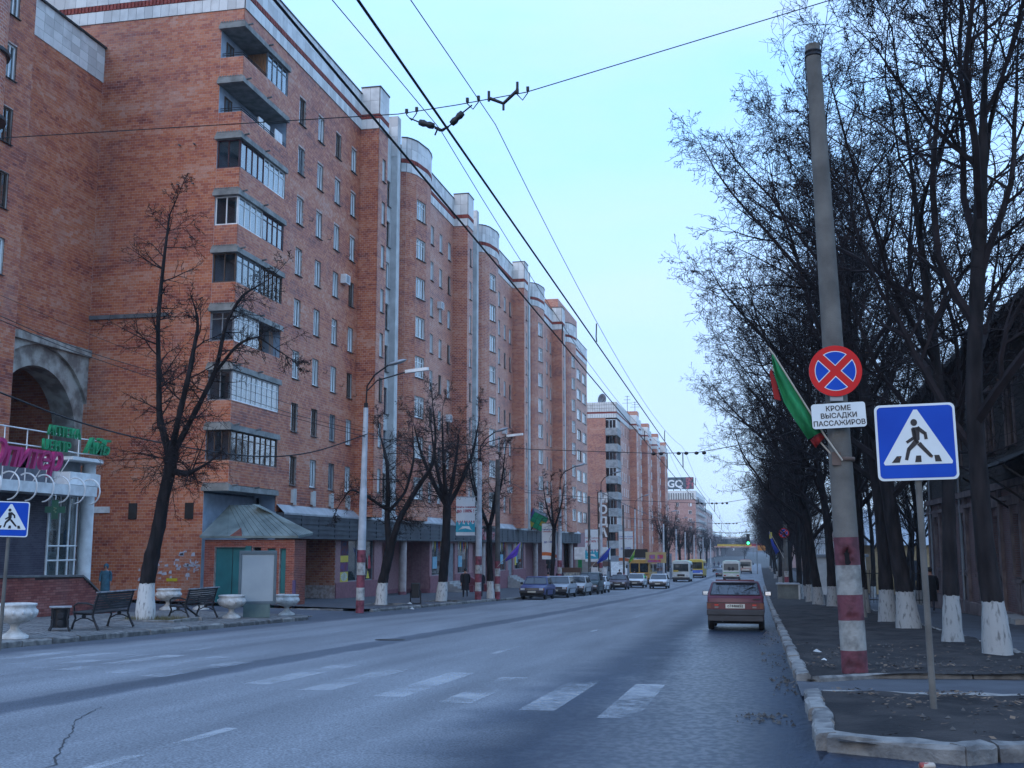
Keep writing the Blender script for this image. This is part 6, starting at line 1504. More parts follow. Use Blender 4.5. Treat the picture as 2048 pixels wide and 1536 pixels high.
# near concrete pole on the right, leaning slightly to the left, chipped, with painted foot
Pp = thing('concrete_pole', 'thick leaning concrete pole with chipped red and white foot on the right verge', 'pole', (1.36, 18.0, zr(18) + .02))
Pp.rotation_euler[1] = radians(-1.45)
def chipped(z0, z1, r0, r1, holes, m, name, seed):
    """cylinder shell with dents pressed in where concrete has broken away"""
    R = random.Random(seed); n = 40; k = max(3, int((z1 - z0) / .035)); V = []; F = []
    for i in range(k + 1):
        z = z0 + (z1 - z0) * i / k; r = r0 + (r1 - r0) * i / k
        for q in range(n):
            a = 2 * pi * q / n; rr = r + R.uniform(-.0015, .0015)
            for ha, hz, hw, hh, hd in holes:
                da = (a - ha + pi) % (2 * pi) - pi; u, v = da * r / hw, (z - hz) / hh; e = u * u + v * v + .25 * sin(a * 23 + z * 31)
                if e < 1: rr -= hd * min(1, (1 - e) * 3)
            V.append((rr * cos(a), rr * sin(a), z))
    for i in range(k):
        for q in range(n): F.append((i * n + q, i * n + (q + 1) % n, (i + 1) * n + (q + 1) % n, (i + 1) * n + q))
    b = MB(); b.add(V, F, 0, True); b.add(V[-n:], [tuple(range(n))]); return b.build(name, m, Pp)
fa_ = -pi / 2 - .07
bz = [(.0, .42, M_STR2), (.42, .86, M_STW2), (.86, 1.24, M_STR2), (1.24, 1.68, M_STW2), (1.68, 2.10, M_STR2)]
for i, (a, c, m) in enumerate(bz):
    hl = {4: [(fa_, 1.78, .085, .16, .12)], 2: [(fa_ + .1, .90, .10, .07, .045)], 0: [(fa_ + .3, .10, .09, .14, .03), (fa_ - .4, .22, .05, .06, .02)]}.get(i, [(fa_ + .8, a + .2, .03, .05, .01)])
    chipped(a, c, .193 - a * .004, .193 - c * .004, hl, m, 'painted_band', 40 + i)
b = MB(); b.box(-.06, .06, -.10, -.02, 1.64, 1.92); b.build('hole_shade', M_DARK, Pp)  # near-black block stands in for the shade inside the broken hole
chipped(2.10, 10.05, .184, .118, [(fa_, 9.95, .05, .1, .02)], M_PCONC, 'shaft', 60)
b = MB(); b.lathe((0, 0, 9.84), [(.122, 0), (.135, .01), (.135, .03), (.122, .04), (.122, .07), (.135, .08), (.135, .10), (.122, .11)], 20); b.tube([(-.13, -.02, 9.85), (-.145, -.03, 9.0), (-.14, -.02, 8.2)], .008, 5); b.build('wire_collar', M_RAIL, Pp)
b = MB(); b.tube([(-.18, -.12, .0), (-.1, -.25, .05), (.25, -.2, .06), (.42, -.1, .03)], .05, 6); b.build('foot_mound', M_DIRT, Pp)

def disc_sign(name, label, loc, rz, R, face_cols, parent_group=None):
    t = thing(name, label, 'sign', loc, rz); return t
M_SR = mat('sign_red', (.55, .02, .02), .5, spec=.12, c2=(.50, .02, .02), coord='obj'); M_SB = mat('sign_blue', (.008, .065, .40), .5, spec=.12, c2=(.006, .05, .34), coord='obj', vs=1.5); M_SWH = mat('sign_white', (.62, .66, .66), .4, c2=(.56, .60, .60), coord='obj'); M_SBK = mat('sign_black', (.008, .008, .012), .5)
def disc_mesh(R, y0, y1, n=40):
    b = MB(); b.lathe((0, 0, 0), [(.0001, y0), (R, y0), (R, y1), (.0001, y1)], n, axis='y'); b.sm = [False] * len(b.f); return b
def no_stop(loc, rz, R, label):
    t = thing('no_stopping_sign', label, 'sign', loc, rz)
    b = disc_mesh(R, -.0, .02); b.build('back_plate', M_GREY, t)
    b = disc_mesh(R, -.010, -.001); b.build('red_disc', M_SR, t)
    # four blue sectors with pale edges, left open between the arms of the cross
    g = .052 * R / .38
    for k in range(4):
        ang = pi / 2 * k; r1 = R * .78
        def sector(g_, r_):
            # region between two 45-degree arms
            pts = []; al = math.asin(g_ / r_); c0 = g_ * sqrt(2)
            a0, a1 = pi / 4 + al, 3 * pi / 4 - al
            pts.append((0, c0)); 
            for i in range(13): a = a0 + (a1 - a0) * i / 12; pts.append((r_ * cos(a), r_ * sin(a)))
            return [(x * cos(ang) - z * sin(ang), x * sin(ang) + z * cos(ang)) for x, z in pts]
        for m, g_, r_, y in ((M_SWH, g, r1, -.013), (M_SB, g + .012, r1 - .011, -.0155)):
            P = sector(g_, r_); q = MB(); q.add([(x, y, z) for x, z in P] + [(x, y + .0025, z) for x, z in P], [tuple(range(len(P))), tuple(range(2 * len(P) - 1, len(P) - 1, -1))] + [((i + 1) % len(P), i, len(P) + i, len(P) + (i + 1) % len(P)) for i in range(len(P))])
            q.build('blue_field' if m is M_SB else 'pale_edge', m, t)
    return t
zb = zr(18)
ns = no_stop((1.235, 17.72, 4.16), radians(3), .395, 'round red and blue no stopping sign strapped to the near concrete pole')
b = MB(); b.box(-.09, .10, .02, .12, -.46, .36); b.build('bracket', M_GREY, ns)
def rrect(w, h, r, n=6):
    pts = []
    for cx, cz, a0 in ((w / 2 - r, h / 2 - r, 0), (-w / 2 + r, h / 2 - r, 90), (-w / 2 + r, -h / 2 + r, 180), (w / 2 - r, -h / 2 + r, 270)):
        for i in range(n + 1): a = radians(a0 + 90 * i / n); pts.append((cx + r * cos(a), cz + r * sin(a)))
    return pts
def plate(P, y0, y1, m, name, parent):
    n = len(P); q = MB(); q.add([(x, y0, z) for x, z in P] + [(x, y1, z) for x, z in P], [tuple(range(n)), tuple(range(2 * n - 1, n - 1, -1))] + [((i + 1) % n, i, n + i, n + (i + 1) % n) for i in range(n)]); 
    return q.build(name, m, parent)
pl = thing('text_plate', 'white plate reading КРОМЕ ВЫСАДКИ ПАССАЖИРОВ below the round sign', 'sign', (1.255, 17.7, 3.47), radians(3)); pl.rotation_euler[1] = radians(-2.5)
plate(rrect(.80, .38, .045), -.012, .0, M_SWH, 'plate', pl)
for w_, zz in (('КРОМЕ', .075), ('ВЫСАДКИ', -.035), ('ПАССАЖИРОВ', -.15)): text(w_, .106, M_SBK, pl, Matrix.Translation((0.0, -.016, zz)), depth=.001, bold=.0020, space=1.0)
def crossing_sign(loc, rz, S_, label, post=None, tilt=0, group=None):
    t = thing('crossing_sign', label, 'sign', loc, rz, group); t.rotation_euler[1] = tilt
    plate(rrect(S_, S_, .07 * S_), -.0, .02, M_GREY, 'back_plate', t); plate(rrect(S_, S_, .07 * S_), -.008, -.001, M_SWH, 'rim', t); plate(rrect(S_ * .94, S_ * .94, .055 * S_), -.012, -.009, M_SB, 'blue_field', t)
    k = S_; tri = [(-.405, -.295), (.425, -.295), (.435, -.265), (.035, .425), (-.01, .425), (-.42, -.265)]; plate([(x * k, z * k) for x, z in tri], -.016, -.013, M_SWH, 'triangle', t)
    def blk(P): plate([(x * k, z * k) for x, z in P], -.020, -.0165, M_SBK, 'pictogram', t)
    def limb(a, c, w, w2=None):
        w2 = w2 or w; dx, dz = c[0] - a[0], c[1] - a[1]; L = hypot(dx, dz); nx, nz = -dz / L, dx / L; blk([(a[0] + nx * w, a[1] + nz * w), (a[0] - nx * w, a[1] - nz * w), (c[0] - nx * w2, c[1] - nz * w2), (c[0] + nx * w2, c[1] + nz * w2)][::-1])
    blk([(-.015 + .042 * cos(a), .255 + .046 * sin(a)) for a in [2 * pi * i / 14 for i in range(14)]])
    for P in ([(-.04, .19), (.05, .195), (.045, .03), (.0, -.02), (-.02, .02)],): blk(P[::-1])
    limb((.02, .185), (.115, .105), .028, .022); limb((.115, .12), (.125, .03), .020); limb((-.03, .18), (-.015, .04), .024); limb((-.015, .06), (-.12, -.005), .022, .018)
    limb((.015, .02), (-.10, -.10), .035, .026); limb((-.095, -.085), (-.135, -.235), .024, .020); limb((.03, -.02), (.17, -.19), .028, .022); limb((.16, -.185), (.19, -.20), .018)
    for x in (-.25, .02, .27): s_ = (-x) * .22; blk([(x - .05 - .02 * (x < 0) + .0, -.265), (x + .03, -.265), (x + .03 + s_ * .5 + .0, -.18), (x - .03 + s_ * .5, -.18)])
    b = MB(); b.box(-.14, .14, .021, .045, -.32 * S_, -.26 * S_); b.build('bracket', M_GREY, t)
    b = MB(); b.sphere((-.22 * k, -.016, -.20 * k), .010, 6); b.sphere((.17 * k, -.016, -.20 * k), .010, 6); b.build('bolt', mat('rust', (.2, .08, .03), .8), t)
    if post: b = MB(); b.tube([(0, .06, post), (0, .055, S_ * .1)], post and .036, 14); b.build('post', M_PCONC, t)
    return t
crossing_sign((1.77, 13.3, 2.66), radians(-3), .86, 'large blue pedestrian crossing sign on its own thin post at the right', post=-3.0, tilt=radians(-.9))
b = MB()
crossing_sign((-14.55, 19.9, 2.03), radians(31), .70, 'blue pedestrian crossing sign at the left edge of the picture', post=-2.6, tilt=radians(1.2))
# flags on the near pole
def cloth(name, label, loc, pts, m, group=None, m2=None, thick=.004, nx=10):
    """pts: (u,v) outline rows -> two rails of points a,b ; folded between"""
    t = thing(name, label, 'flag', loc, 0, group); A_, B_ = pts; n = len(A_); nn = 8; V = []; F = []
    for i in range(n):
        for j in range(nn + 1):
            f = j / nn; p = Vector(A_[i]).lerp(Vector(B_[i]), f); p += Vector((0, .06 * sin(f * 9 + i * .4) * min(1, (B_[i][2] and 1)), 0)); V.append(tuple(p))
    for i in range(n - 1):
        for j in range(nn): F.append((i * (nn + 1) + j, i * (nn + 1) + j + 1, (i + 1) * (nn + 1) + j + 1, (i + 1) * (nn + 1) + j))
    b = MB(); b.add(V, F, 0, True); o = b.build('cloth', m, t); md = o.modifiers.new('s', 'SOLIDIFY'); md.thickness = thick; return t
M_FG = mat('flag_green', (.012, .20, .065), .8, c2=(.008, .13, .045), vs=3, coord='obj', stretch=(3, 3, 1)); M_FR = mat('flag_red', (.36, .02, .02), .8, c2=(.25, .015, .015), coord='obj'); M_FV = mat('flag_violet', (.14, .07, .50), .8, c2=(.10, .05, .38), coord='obj', vs=4); M_FB_ = mat('flag_blue', (.03, .06, .36), .8, coord='obj'); M_STICK = mat('flag_stick', (.45, .40, .33), .7)
f1 = cloth('flag', 'long green flag on a slanted stick fixed to the near concrete pole', (1.13, 17.8, 2.95), ([(-.10, 0, .30), (-.30, 0, .62), (-.52, .0, .98), (-.72, 0, 1.35), (-.82, 0, 1.52)], [(-.34, -.05, .17), (-.52, -.05, .46), (-.68, -.03, .75), (-.80, -.02, 1.15), (-.84, 0, 1.48)]), M_FG)
b = MB(); b.tube([(.16, 0, -.16), (-.10, 0, .25), (-.80, 0, 1.50), (-.88, 0, 1.62)], .014, 8); b.build('stick', M_STICK, f1)
f2 = cloth('flag', 'red flag mostly hidden behind the green flag on the near pole', (1.11, 17.9, 2.9), ([(-.06, 0, .26), (-.14, 0, .34)], [(-.20, 0, .10), (-.28, 0, .22)]), M_FR)
b = MB(); b.add([(-.86, .03, 1.30), (-.80, .03, .88), (-.70, .03, .85), (-.76, .03, 1.15), (-.83, .03, 1.36)], [(0, 1, 2, 3, 4)]); o = b.build('cloth', M_FR, f2); md = o.modifiers.new('s', 'SOLIDIFY'); md.thickness = .004
b = MB(); b.tube([(.12, .02, -.12), (-.22, .02, .30), (-.84, .03, 1.42)], .013, 8); b.build('stick', M_STICK, f2)
hb = thing('flag_bracket', 'rusty strap bracket holding both flag sticks on the near concrete pole', 'bracket', (1.27, 17.95, 2.82)); b = MB(); b.lathe((.03, .05, 0), [(.178, -.03), (.19, -.03), (.19, .03), (.178, .03)], 24); b.box(-.13, .0, -.14, -.08, -.10, .10); b.build('strap', mat('rusty_strap', (.14, .10, .08), .8, c2=(.08, .05, .04)), hb)

# far pole on the right with a small round sign, and the concrete box
plain_pole((2.15, 95, zr(95) + .1), 11.0, .17, 'distant striped pole with a small round sign left of the avenue', M_PCONC, 4)
no_stop((2.05, 94.7, 2.55), 0, .40, 'small distant round no stopping sign on the far striped pole')
ff = cloth('flag', 'small yellow and blue flag left of the distant round sign', (1.9, 94.8, 1.1), ([(-.25, 0, 0), (-.65, 0, .6), (-.95, 0, 1.5)], [(-.55, 0, -.3), (-.85, 0, .5), (-1.05, 0, 1.5)]), M_FB_)
b = MB(); b.tube([(.1, 0, -.6), (-1.0, 0, 1.6)], .02, 5); b.build('stick', M_STICK, ff); b = MB(); b.box(-1.0, -.8, -.03, -.02, 1.0, 1.5); b.build('stripe', mat('flag_yellow', (.6, .5, .08), .8), ff)
cb = thing('concrete_box', 'grey concrete box with a lid on the right verge beside the kerb', 'box', (1.75, 74, zr(74) + .08))
b = MB(); b.box(-.66, .62, 0, 1.2, -.1, .92); b.build('body', mat('box_concrete', (.16, .17, .15), .85, c2=(.10, .105, .10), vs=2), cb); b = MB(); b.box(-.74, .72, -.08, 1.3, .92, 1.0); b.build('lid', M_GREY, cb); b = MB(); b.box(.62, .72, -.05, .05, -.1, .9); b.build('post', M_PLAST, cb)

# banners on the lamp posts
def banner(loc, w, h, label, kind, rz=0):
    t = thing('banner', label, 'banner', loc, rz, 'white banners hung from the lamp posts'); b = MB(); b.box(-w, 0, -.01, .01, 0, h); b.build('cloth', mat('banner_white', (.62, .64, .64), .7, c2=(.55, .57, .58), coord='obj'), t)
    b = MB(); b.tube([(-w, 0, h), (.25, 0, h)], .025, 6); b.tube([(-w, 0, 0), (.25, 0, 0)], .025, 6); b.build('rod', M_GREY, t)
    cy = mat('banner_cyan', (.03, .33, .42), .7, c2=(.02, .27, .36), coord='obj'); og = mat('banner_orange', (.55, .13, .03), .7, coord='obj'); rd = mat('banner_red_print', (.40, .02, .05), .7, coord='obj'); bl = mat('banner_blue_print', (.05, .10, .35), .7)
    q = MB(); n = 24
    if kind == 'c':
        P = [(-w * (1 - i / n), .33 * h * (1 - .0) + .045 * h * sin(i * 1.1) + .03 * h * sin(i * 2.7)) for i in range(n + 1)]
        for i in range(n): q.quad((P[i][0], -.014, .09 * h), (P[i+1][0], -.014, .09 * h), (P[i+1][0], -.014, P[i+1][1]), (P[i][0], -.014, P[i][1]))
        q.build('wave_print', cy, t)
        q = MB(); q.add([(-w * .86, -.018, .15 * h), (-w * .5, -.018, .19 * h), (-w * .12, -.018, .14 * h), (-w * .2, -.018, .16 * h), (-w * .3, -.018, .24 * h), (-w * .66, -.018, .24 * h), (-w * .68, -.018, .17 * h)], [(0, 1, 2, 3, 4, 5, 6)]); q.build('ship_print', M_SWH, t)
        q = MB()
        for i in range(8): q.add([(-w * .95 + i * w * .12, -.012, .33 * h), (-w * .85 + i * w * .12, -.012, .34 * h), (-w * .9 + i * w * .12, -.012, .40 * h)], [(0, 1, 2)])
        q.build('crest_print', rd, t)
        text('Тарифы снижены', w * .125, rd, t, Matrix.Translation((-w / 2, -.016, .72 * h)), depth=.001, bold=.004); text('до 100% !', w * .22, rd, t, Matrix.Translation((-w / 2, -.016, .60 * h)), depth=.001, bold=.008)
    else:
        P = [(-w * (1 - i / n), .20 * h - .07 * h * (i / n) ** 1 + .03 * h * sin(i / n * pi)) for i in range(n + 1)]
        for i in range(n): q.quad((P[i][0], -.014, P[i][1] - .10 * h + .0), (P[i+1][0], -.014, max(.01, P[i+1][1] - .09 * h)), (P[i+1][0], -.014, P[i+1][1]), (P[i][0], -.014, P[i][1]))
        q.build('wave_print', og, t); text('Стоимость звонков', w * .11, bl, t, Matrix.Translation((-w / 2, -.016, .82 * h)), depth=.001, bold=.004); text('снижены цены', w * .13, rd, t, Matrix.Translation((-w / 2, -.016, .76 * h)), depth=.001, bold=.004); text('до 100%', w * .2, bl, t, Matrix.Translation((-w / 2, -.016, .46 * h)), depth=.001, bold=.006)
banner((-16.15, 64.2, 2.1), 1.12, 2.25, 'white banner with turquoise wave reading до 100% on the nearest banner pole', 'c', radians(8))
banner((-14.9, 84.5, .5), 1.1, 2.68, 'white banner with an orange wave half behind the slender tree', 'o', radians(8)); banner((-14.55, 104.8, .05), 1.22, 2.98, 'white banner with turquoise wave below the vertical letters', 'c', radians(8)); banner((-16.3, 151, -.94), 1.9, 4.4, 'farthest white banner with an orange wave beside the curved lamp', 'o', radians(8))
# flags on the left poles
def small_flag(loc, label, m, s=1.0, m2=None, dx=1):
    t = thing('flag', label, 'flag', loc); b = MB(); b.tube([(0, 0, 0), (dx * 1.5 * s, -.2, 1.5 * s)], .022, 5); b.build('stick', M_STICK, t); b = MB(); n = 6; V = []; F = []
    for i in range(n + 1):
        for j in range(n + 1):
            u, v = i / n, j / n; V.append((dx * (.75 + .75 * u + .0 * v - .25 * v) * s, -.12 + .08 * sin(v * 7 + u * 3), (.80 + .70 * u - .85 * v * (.6 + .4 * u)) * s))
    for i in range(n):
        for j in range(n): F.append((i * (n + 1) + j, i * (n + 1) + j + 1, (i + 1) * (n + 1) + j + 1, (i + 1) * (n + 1) + j))
    b.add(V, F, 0, True); o = b.build('cloth', m, t); md = o.modifiers.new('s', 'SOLIDIFY'); md.thickness = .006
    return t
small_flag((-15.2, 66.0, .3), 'violet flag on the grey bare pole behind the second parked lamp post', M_FV, .95); small_flag((-14.3, 97.5, -.4), 'blue and red flag on the thin dark pole beyond the parked cars', M_FB_, 1.25); small_flag((-15.25, 132, -.95), 'green and yellow flag on the thin pole right of the vertical letters', mat('flag_green_yellow', (.30, .45, .05), .8, c2=(.03, .22, .05), vs=2, lo=.45, hi=.55), 1.4, dx=.6)
small_flag((-14.6, 97.5, 1.2), 'small dark red and white flag high on the dark pole', mat('flag_red_white', (.45, .40, .42), .8, c2=(.25, .02, .05), vs=3, lo=.45, hi=.55), .8, dx=.4)
# multicoloured cube sign on the shop roof
cs = thing('cube_sign', 'tilted multicoloured squared cube sign above the shop fascia', 'sign', (-22.9, 118, 4.3)); cs.rotation_euler = (radians(20), radians(24), radians(28))
b = MB(); b.box(-.82, .82, -.82, .82, -.82, .82); b.build('body', M_BLACK, cs)
cc_ = [mat('cube_%s' % n, c, .5) for n, c in (('green', (.02, .28, .12)), ('red', (.40, .03, .03)), ('yellow', (.45, .35, .04)), ('blue', (.05, .06, .25)))]
rc_ = random.Random(6)
for f in range(3):
    for i in range(3):
        for j in range(3):
            q = MB(); a, c = -.80 + i * .54, -.80 + j * .54
            if f == 0: q.box(a, a + .50, -.85, -.82, c, c + .50); m = cc_[rc_.choice((0, 0, 0, 0, 2))]
            elif f == 1: q.box(.82, .85, a, a + .50, c, c + .50); m = cc_[rc_.choice((0, 0, 2, 1))]
            else: q.box(-.85, -.82, a, a + .5, c, c + .5); m = cc_[rc_.choice((1, 1, 3))]
            q.build('coloured_square', m, cs)
b = MB(); b.tube([(0, 0, -.8), (0, .2, -2.1)], .06, 6); b.build('post', M_RAIL, cs)
# vertical MODA letters
vm_ = thing('vertical_sign', 'tall vertical sign with white letters МОДА standing before the farther red block', 'sign', (-15.6, 113, 0))
b = MB(); b.box(-.12, .0, -.05, .05, -1, 6.9); b.box(.9, 1.0, -.05, .05, -1, 6.9); b.build('frame', M_RAIL, vm_)
for i, c in enumerate('МОДА'): b = MB(); b.box(.0, .9, -.02, .1, 5.75 - i * 1.15, 6.85 - i * 1.15); b.build('letter_box', mat('box_tan', (.16, .10, .08), .7) if i else mat('box_pale', (.35, .33, .32), .7), vm_); o = text(c, 1.15, M_WHITE, vm_, Matrix.Translation((.45, -.06, 5.88 - i * 1.15)), depth=.05, bold=.04)
# shop signs and kiosks further along
def board(loc, w, h, label, m, rz=0, d=.12, cat='sign'): t = thing('sign_board', label, cat, loc, rz); b = MB(); b.box(-w / 2, w / 2, 0, d, 0, h); b.build('board', m, t); return t
t = board((-12.3, 139.5, -.55), 2.5, 1.3, 'yellow and red shop sign above the yellow bus', mat('sign_yellow', (.40, .30, .13), .6, c2=(.36, .26, .1))); b = MB(); b.box(-1.0, .6, -.03, 0, .08, .38); b.box(-.8, -.1, -.03, 0, .5, 1.0); b.box(.2, .9, -.03, 0, .5, 1.0); b.build('print', mat('sign_print_red', (.45, .04, .05), .6, c2=(.15, .15, .35), vs=2), t)
board((-14.2, 148, -.95), 2.2, .8, 'purple shop front strip behind the yellow bus', mat('purple_front', (.20, .05, .18), .6)); board((-15.6, 147, .0), 3.2, 1.1, 'dark roof sign above the purple shop front', M_BLACK)
pvl = thing('kiosk', 'small white and green street kiosk beyond the last shops of the near block', 'kiosk', (-17.2, 118, zr(118)))
b = MB(); b.box(-1.6, 1.6, 0, 3, 0, 2.9); b.build('body', M_GREY, pvl); b = MB(); b.box(-1.7, 1.7, -.1, 3.1, 2.9, 4.2); b.build('fascia', M_WHITE, pvl); b = MB(); b.box(-1.3, -.9, -.2, -.1, 0, 2.9); b.build('green_post', M_FG, pvl); b = MB(); b.box(.2, 1.4, -.03, 0, .6, 2.4); b.build('window', M_DGL, pvl); b = MB()
for x in (.2, .78, 1.36): b.box(x - .03, x + .03, -.06, -.03, .5, 2.5)
b.box(.2, 1.4, -.06, -.03, 1.4, 1.46); b.build('window_frame', M_WHITE, pvl)
ns_ = thing('news_stand', 'dark framed display stand of magazines by the parked cars', 'stand', (-15.6, 95, zr(95) + .1)); b = MB(); b.box(-.9, .9, 0, .5, 0, 2.0); b.build('frame', mat('stand_brown', (.10, .05, .03), .7), ns_); b = MB()
for z in (.5, .9, 1.3): b.box(-.8, .8, -.05, 0, z, z + .3)
b.build('magazines', mat('magazines', (.4, .38, .3), .7, c2=(.10, .12, .15), vs=5), ns_)
board((-16.9, 121, -.9), 1.6, .5, 'blue strip sign under the banner by the brick corner', M_FB_); board((-15.8, 115, -.55), 2.0, .5, 'brown wooden-look sign crossing the lamp post under the third banner', mat('box_tan', (.16, .10, .08), .7)); board((-15.9, 114.9, -1.35), 1.6, .7, 'white panel sign under the third banner', M_WHITE)

# traffic light and the yellow street banner
tl = thing('traffic_light', 'traffic light showing green at the far end of the avenue', 'traffic light', (-.35, 238, zr(238))); b = MB(); b.tube([(0, 0, 0), (0, 0, 7.2)], .1, 8); b.tube([(0, 0, 7.0), (-1.6, 0, 7.2)], .06, 6); b.build('pole', M_GREY, tl); b = MB(); b.box(-2.05, -1.35, -.2, .2, 5.9, 8.2); b.build('housing', M_BLACK, tl)
for z, c in ((7.85, None), (7.1, None), (6.3, (.05, .9, .35, 5.0))): b = MB(); b.lathe((-1.7, -.2, z), [(.0001, -.03), (.27, -.02), (.27, .0)], 14, axis='y'); b.build('lens', mat('lens_green', (.05, .6, .3), .3, emit=c) if c else M_BLACK, tl)
board((.6, 238.3, 1.0 - .4), 1.6, 1.0, 'orange plate beside the far traffic light', mat('plate_orange', (.55, .22, .05), .6))
yb_ = thing('street_banner', 'yellow banner stretched across the street far away', 'banner', (-5.9, 290, zr(290) + 6.0)); b = MB(); b.box(-4.2, 4.2, 0, .03, 0, .55); b.build('cloth', mat('banner_yellow', (.75, .55, .10), .7), yb_); b = MB(); b.box(-5, 6, 0, .03, -.30, -.02); b.build('lower_strip', mat('banner_pink', (.50, .16, .16), .7, c2=(.6, .5, .4), vs=1), yb_); b = MB(); b.tube([(-9, 0, .5), (9, 0, .5)], .03, 4); b.build('cable', M_WIRE, yb_)
rdb = thing('street_banner', 'small red banner across the street below the yellow one', 'banner', (-1.5, 420, 1.4)); b = MB(); b.box(-3, 4, 0, .03, 0, 1.0); b.build('cloth', mat('banner_red', (.40, .04, .06), .7), rdb)

# ================================================================== OVERHEAD WIRES
def wire(name, label, pts, r, group=None, m=None):
    b = MB(); b.tube(pts, r, 5); return b.build(name, m or M_WIRE, label=label, cat='wire', group=group)
def run(x, h, y0=-30, y1=470, sagf=0.0, curve=True):
    P = []; y = y0
    while y <= y1:
        bx = x + (-(max(0, y - 150)) ** 2) * 0.0; P.append((bx, y, zr(y) + h(y) if callable(h) else zr(y) + h)); y += 2 if y < 60 else 4
    return P
WG = 'trolleybus contact wires above the street'
wire('contact_wire', 'thick trolley wire crossing the cornice of the near red block', run(-3.46, 5.8), .013, WG); wire('contact_wire', 'thick trolley wire right of it, passing the insulators against open sky', run(-2.84, 5.8), .013, WG)
sg = lambda y: 6.0 + .62 * (2 * (((y - 11.8) / 33.4) % 1) - 1) ** 2
wire('messenger_wire', 'thin carrier wire meeting the left insulator cluster', run(-3.46, sg), .005, 'thin carrier wires above the trolley wires'); wire('messenger_wire', 'thin carrier wire meeting the bent insulator bar', run(-2.80, sg), .005, 'thin carrier wires above the trolley wires')
def insulator(loc, label, seed=0):
    t = thing('insulator', label, 'insulator', loc); b = MB(); b.lathe((0, 0, 0), [(.01, -.13), (.045, -.12), (.055, -.05), (.04, 0), (.055, .05), (.045, .12), (.01, .13)], 10, axis='x'); b.build('porcelain', M_BLACK, t)
    for q in (-1, 1): b = MB(); b.tube([(q * .30, 0, -.02 * q), (q * .13, 0, 0)], .012, 5); b.build('hook', M_RAIL, t)
    return t
def span(y, zl, zm, zrr, xl, xr, n, full=False):
    """span wire across the street with insulators"""
    P = [(xl, y, zl), (-3.9, y, zm), (-3.2, y, zm + .05), (-2.4, y, zm + .13), (xr, y, zrr)]
    wire('span_wire', n, P, .006, None)
span(11.8, 6.55, 6.42, 7.35, -9.3, 1.2, 'near span wire crossing the whole sky with insulators hanging from it')
wire('span_wire', 'left continuation of the near span wire towards the brick block', [(-9.3, 11.8, 6.55), (-15, 11.8, 6.9), (-22, 11.8, 7.6)], .006)
iA = insulator((-3.56, 11.8, 6.27), 'left black insulator of the near cluster'); iA.rotation_euler[1] = .35; iA.scale = (.75,) * 3
iB = insulator((-3.20, 11.8, 6.31), 'right black insulator of the near cluster'); iB.rotation_euler[1] = -.75; iB.scale = (.75,) * 3
fb_ = thing('wire_clamps', 'loops and clamps on the near span wire around the insulators', 'wire fitting', (0, 11.8, 0)); b = MB()
for x0, x1 in ((-3.80, -3.68), (-3.08, -2.95), (-2.50, -2.38)):
    z0 = 6.42 + (x0 + 3.9) * .1; z1 = 6.42 + (x1 + 3.9) * .1
    b.tube([(x0, 0, z0 + .03), (x0, 0, z0 - .03), ((x0 + x1) / 2, 0, z0 - .10), (x1, 0, z1 - .03), (x1, 0, z1 + .03)], .007, 5); b.box(x0 - .015, x0 + .015, -.015, .015, z0 - .01, z0 + .04); b.box(x1 - .015, x1 + .015, -.015, .015, z1 - .01, z1 + .04)
b.tube([(-3.46, 0, 6.22), (-3.40, 0, 6.18), (-3.30, 0, 6.22)], .014, 5); b.tube([(-3.43, 0, 6.2), (-3.46, 0, 6.13)], .010, 5); b.build('clamps', M_RAIL, fb_)
vb = thing('bent_bar', 'black V-shaped suspension bar on the near span wire', 'wire fitting', (0, 11.8, 0)); b = MB(); b.tube([(-2.83, 0, 6.52), (-2.66, 0, 6.44), (-2.50, 0, 6.58)], .020, 6); b.tube([(-2.66, 0, 6.44), (-2.66, 0, 6.36)], .014, 6); b.tube([(-2.83, 0, 6.48), (-2.83, 0, 6.60)], .016, 5); b.tube([(-2.50, 0, 6.55), (-2.50, 0, 6.68)], .016, 5); b.build('bar', M_BLACK, vb)
for i, y in enumerate((45.2, 78, 112, 146, 180, 215, 250, 290)):
    z = zr(y) + 6.5; nm = 'span wire number %d' % i
    lab = ['second span wire with a chain of insulators before the farther block', 'third span wire, level with the parked cars', 'span wire above the yellow bus', 'fifth span wire over the white minibus', 'span wire near the trees beyond the minibus', 'span wire over the white bus seen from behind', 'span wire before the traffic light', 'farthest span wire before the yellow street banner'][i]
    wire('span_wire', lab, [(-16, y, z + .75), (-9, y, z + .15), (-4.0, y, z - .1), (-2.3, y, z - .1), (.5, y, z + .35), (3, y, z + 1.2)], .012 + y * .00006)
    q = MB()
    for x in (-4.0, -3.7, -3.0, -2.7, -2.3, -2.0): q.sphere((x, y, z - .12), .07, 6, 0, (1.3, 1, 1))
    q.tube([(-3.46, y, z - .1), (-3.46, y, z - .7)], .02, 4); q.tube([(-2.84, y, z - .1), (-2.84, y, z - .7)], .02, 4)
    q.build('insulator_string', M_BLACK, label='row of small insulators on the ' + lab.split(',')[0].replace('with a chain of insulators ', ''), cat='insulator')
# droppers
for i, y in enumerate((20.4, 36, 54, 69, 88)):
    for x in (-3.46, -2.82):
        if i == 0 or True: wire('dropper', ('left' if x < -3 else 'right') + ' wire dropper ' + ('nearest the camera, against open sky', 'above the dark blue parked car', 'before the first MODA sign letters', 'over the yellow bus roof', 'farthest, before the white minibus')[i], [(x, y, zr(y) + sg(y)), (x - .01, y, zr(y) + 5.9), (x, y, zr(y) + 5.8)], .010 + .0001 * y, 'droppers of the trolley wires')
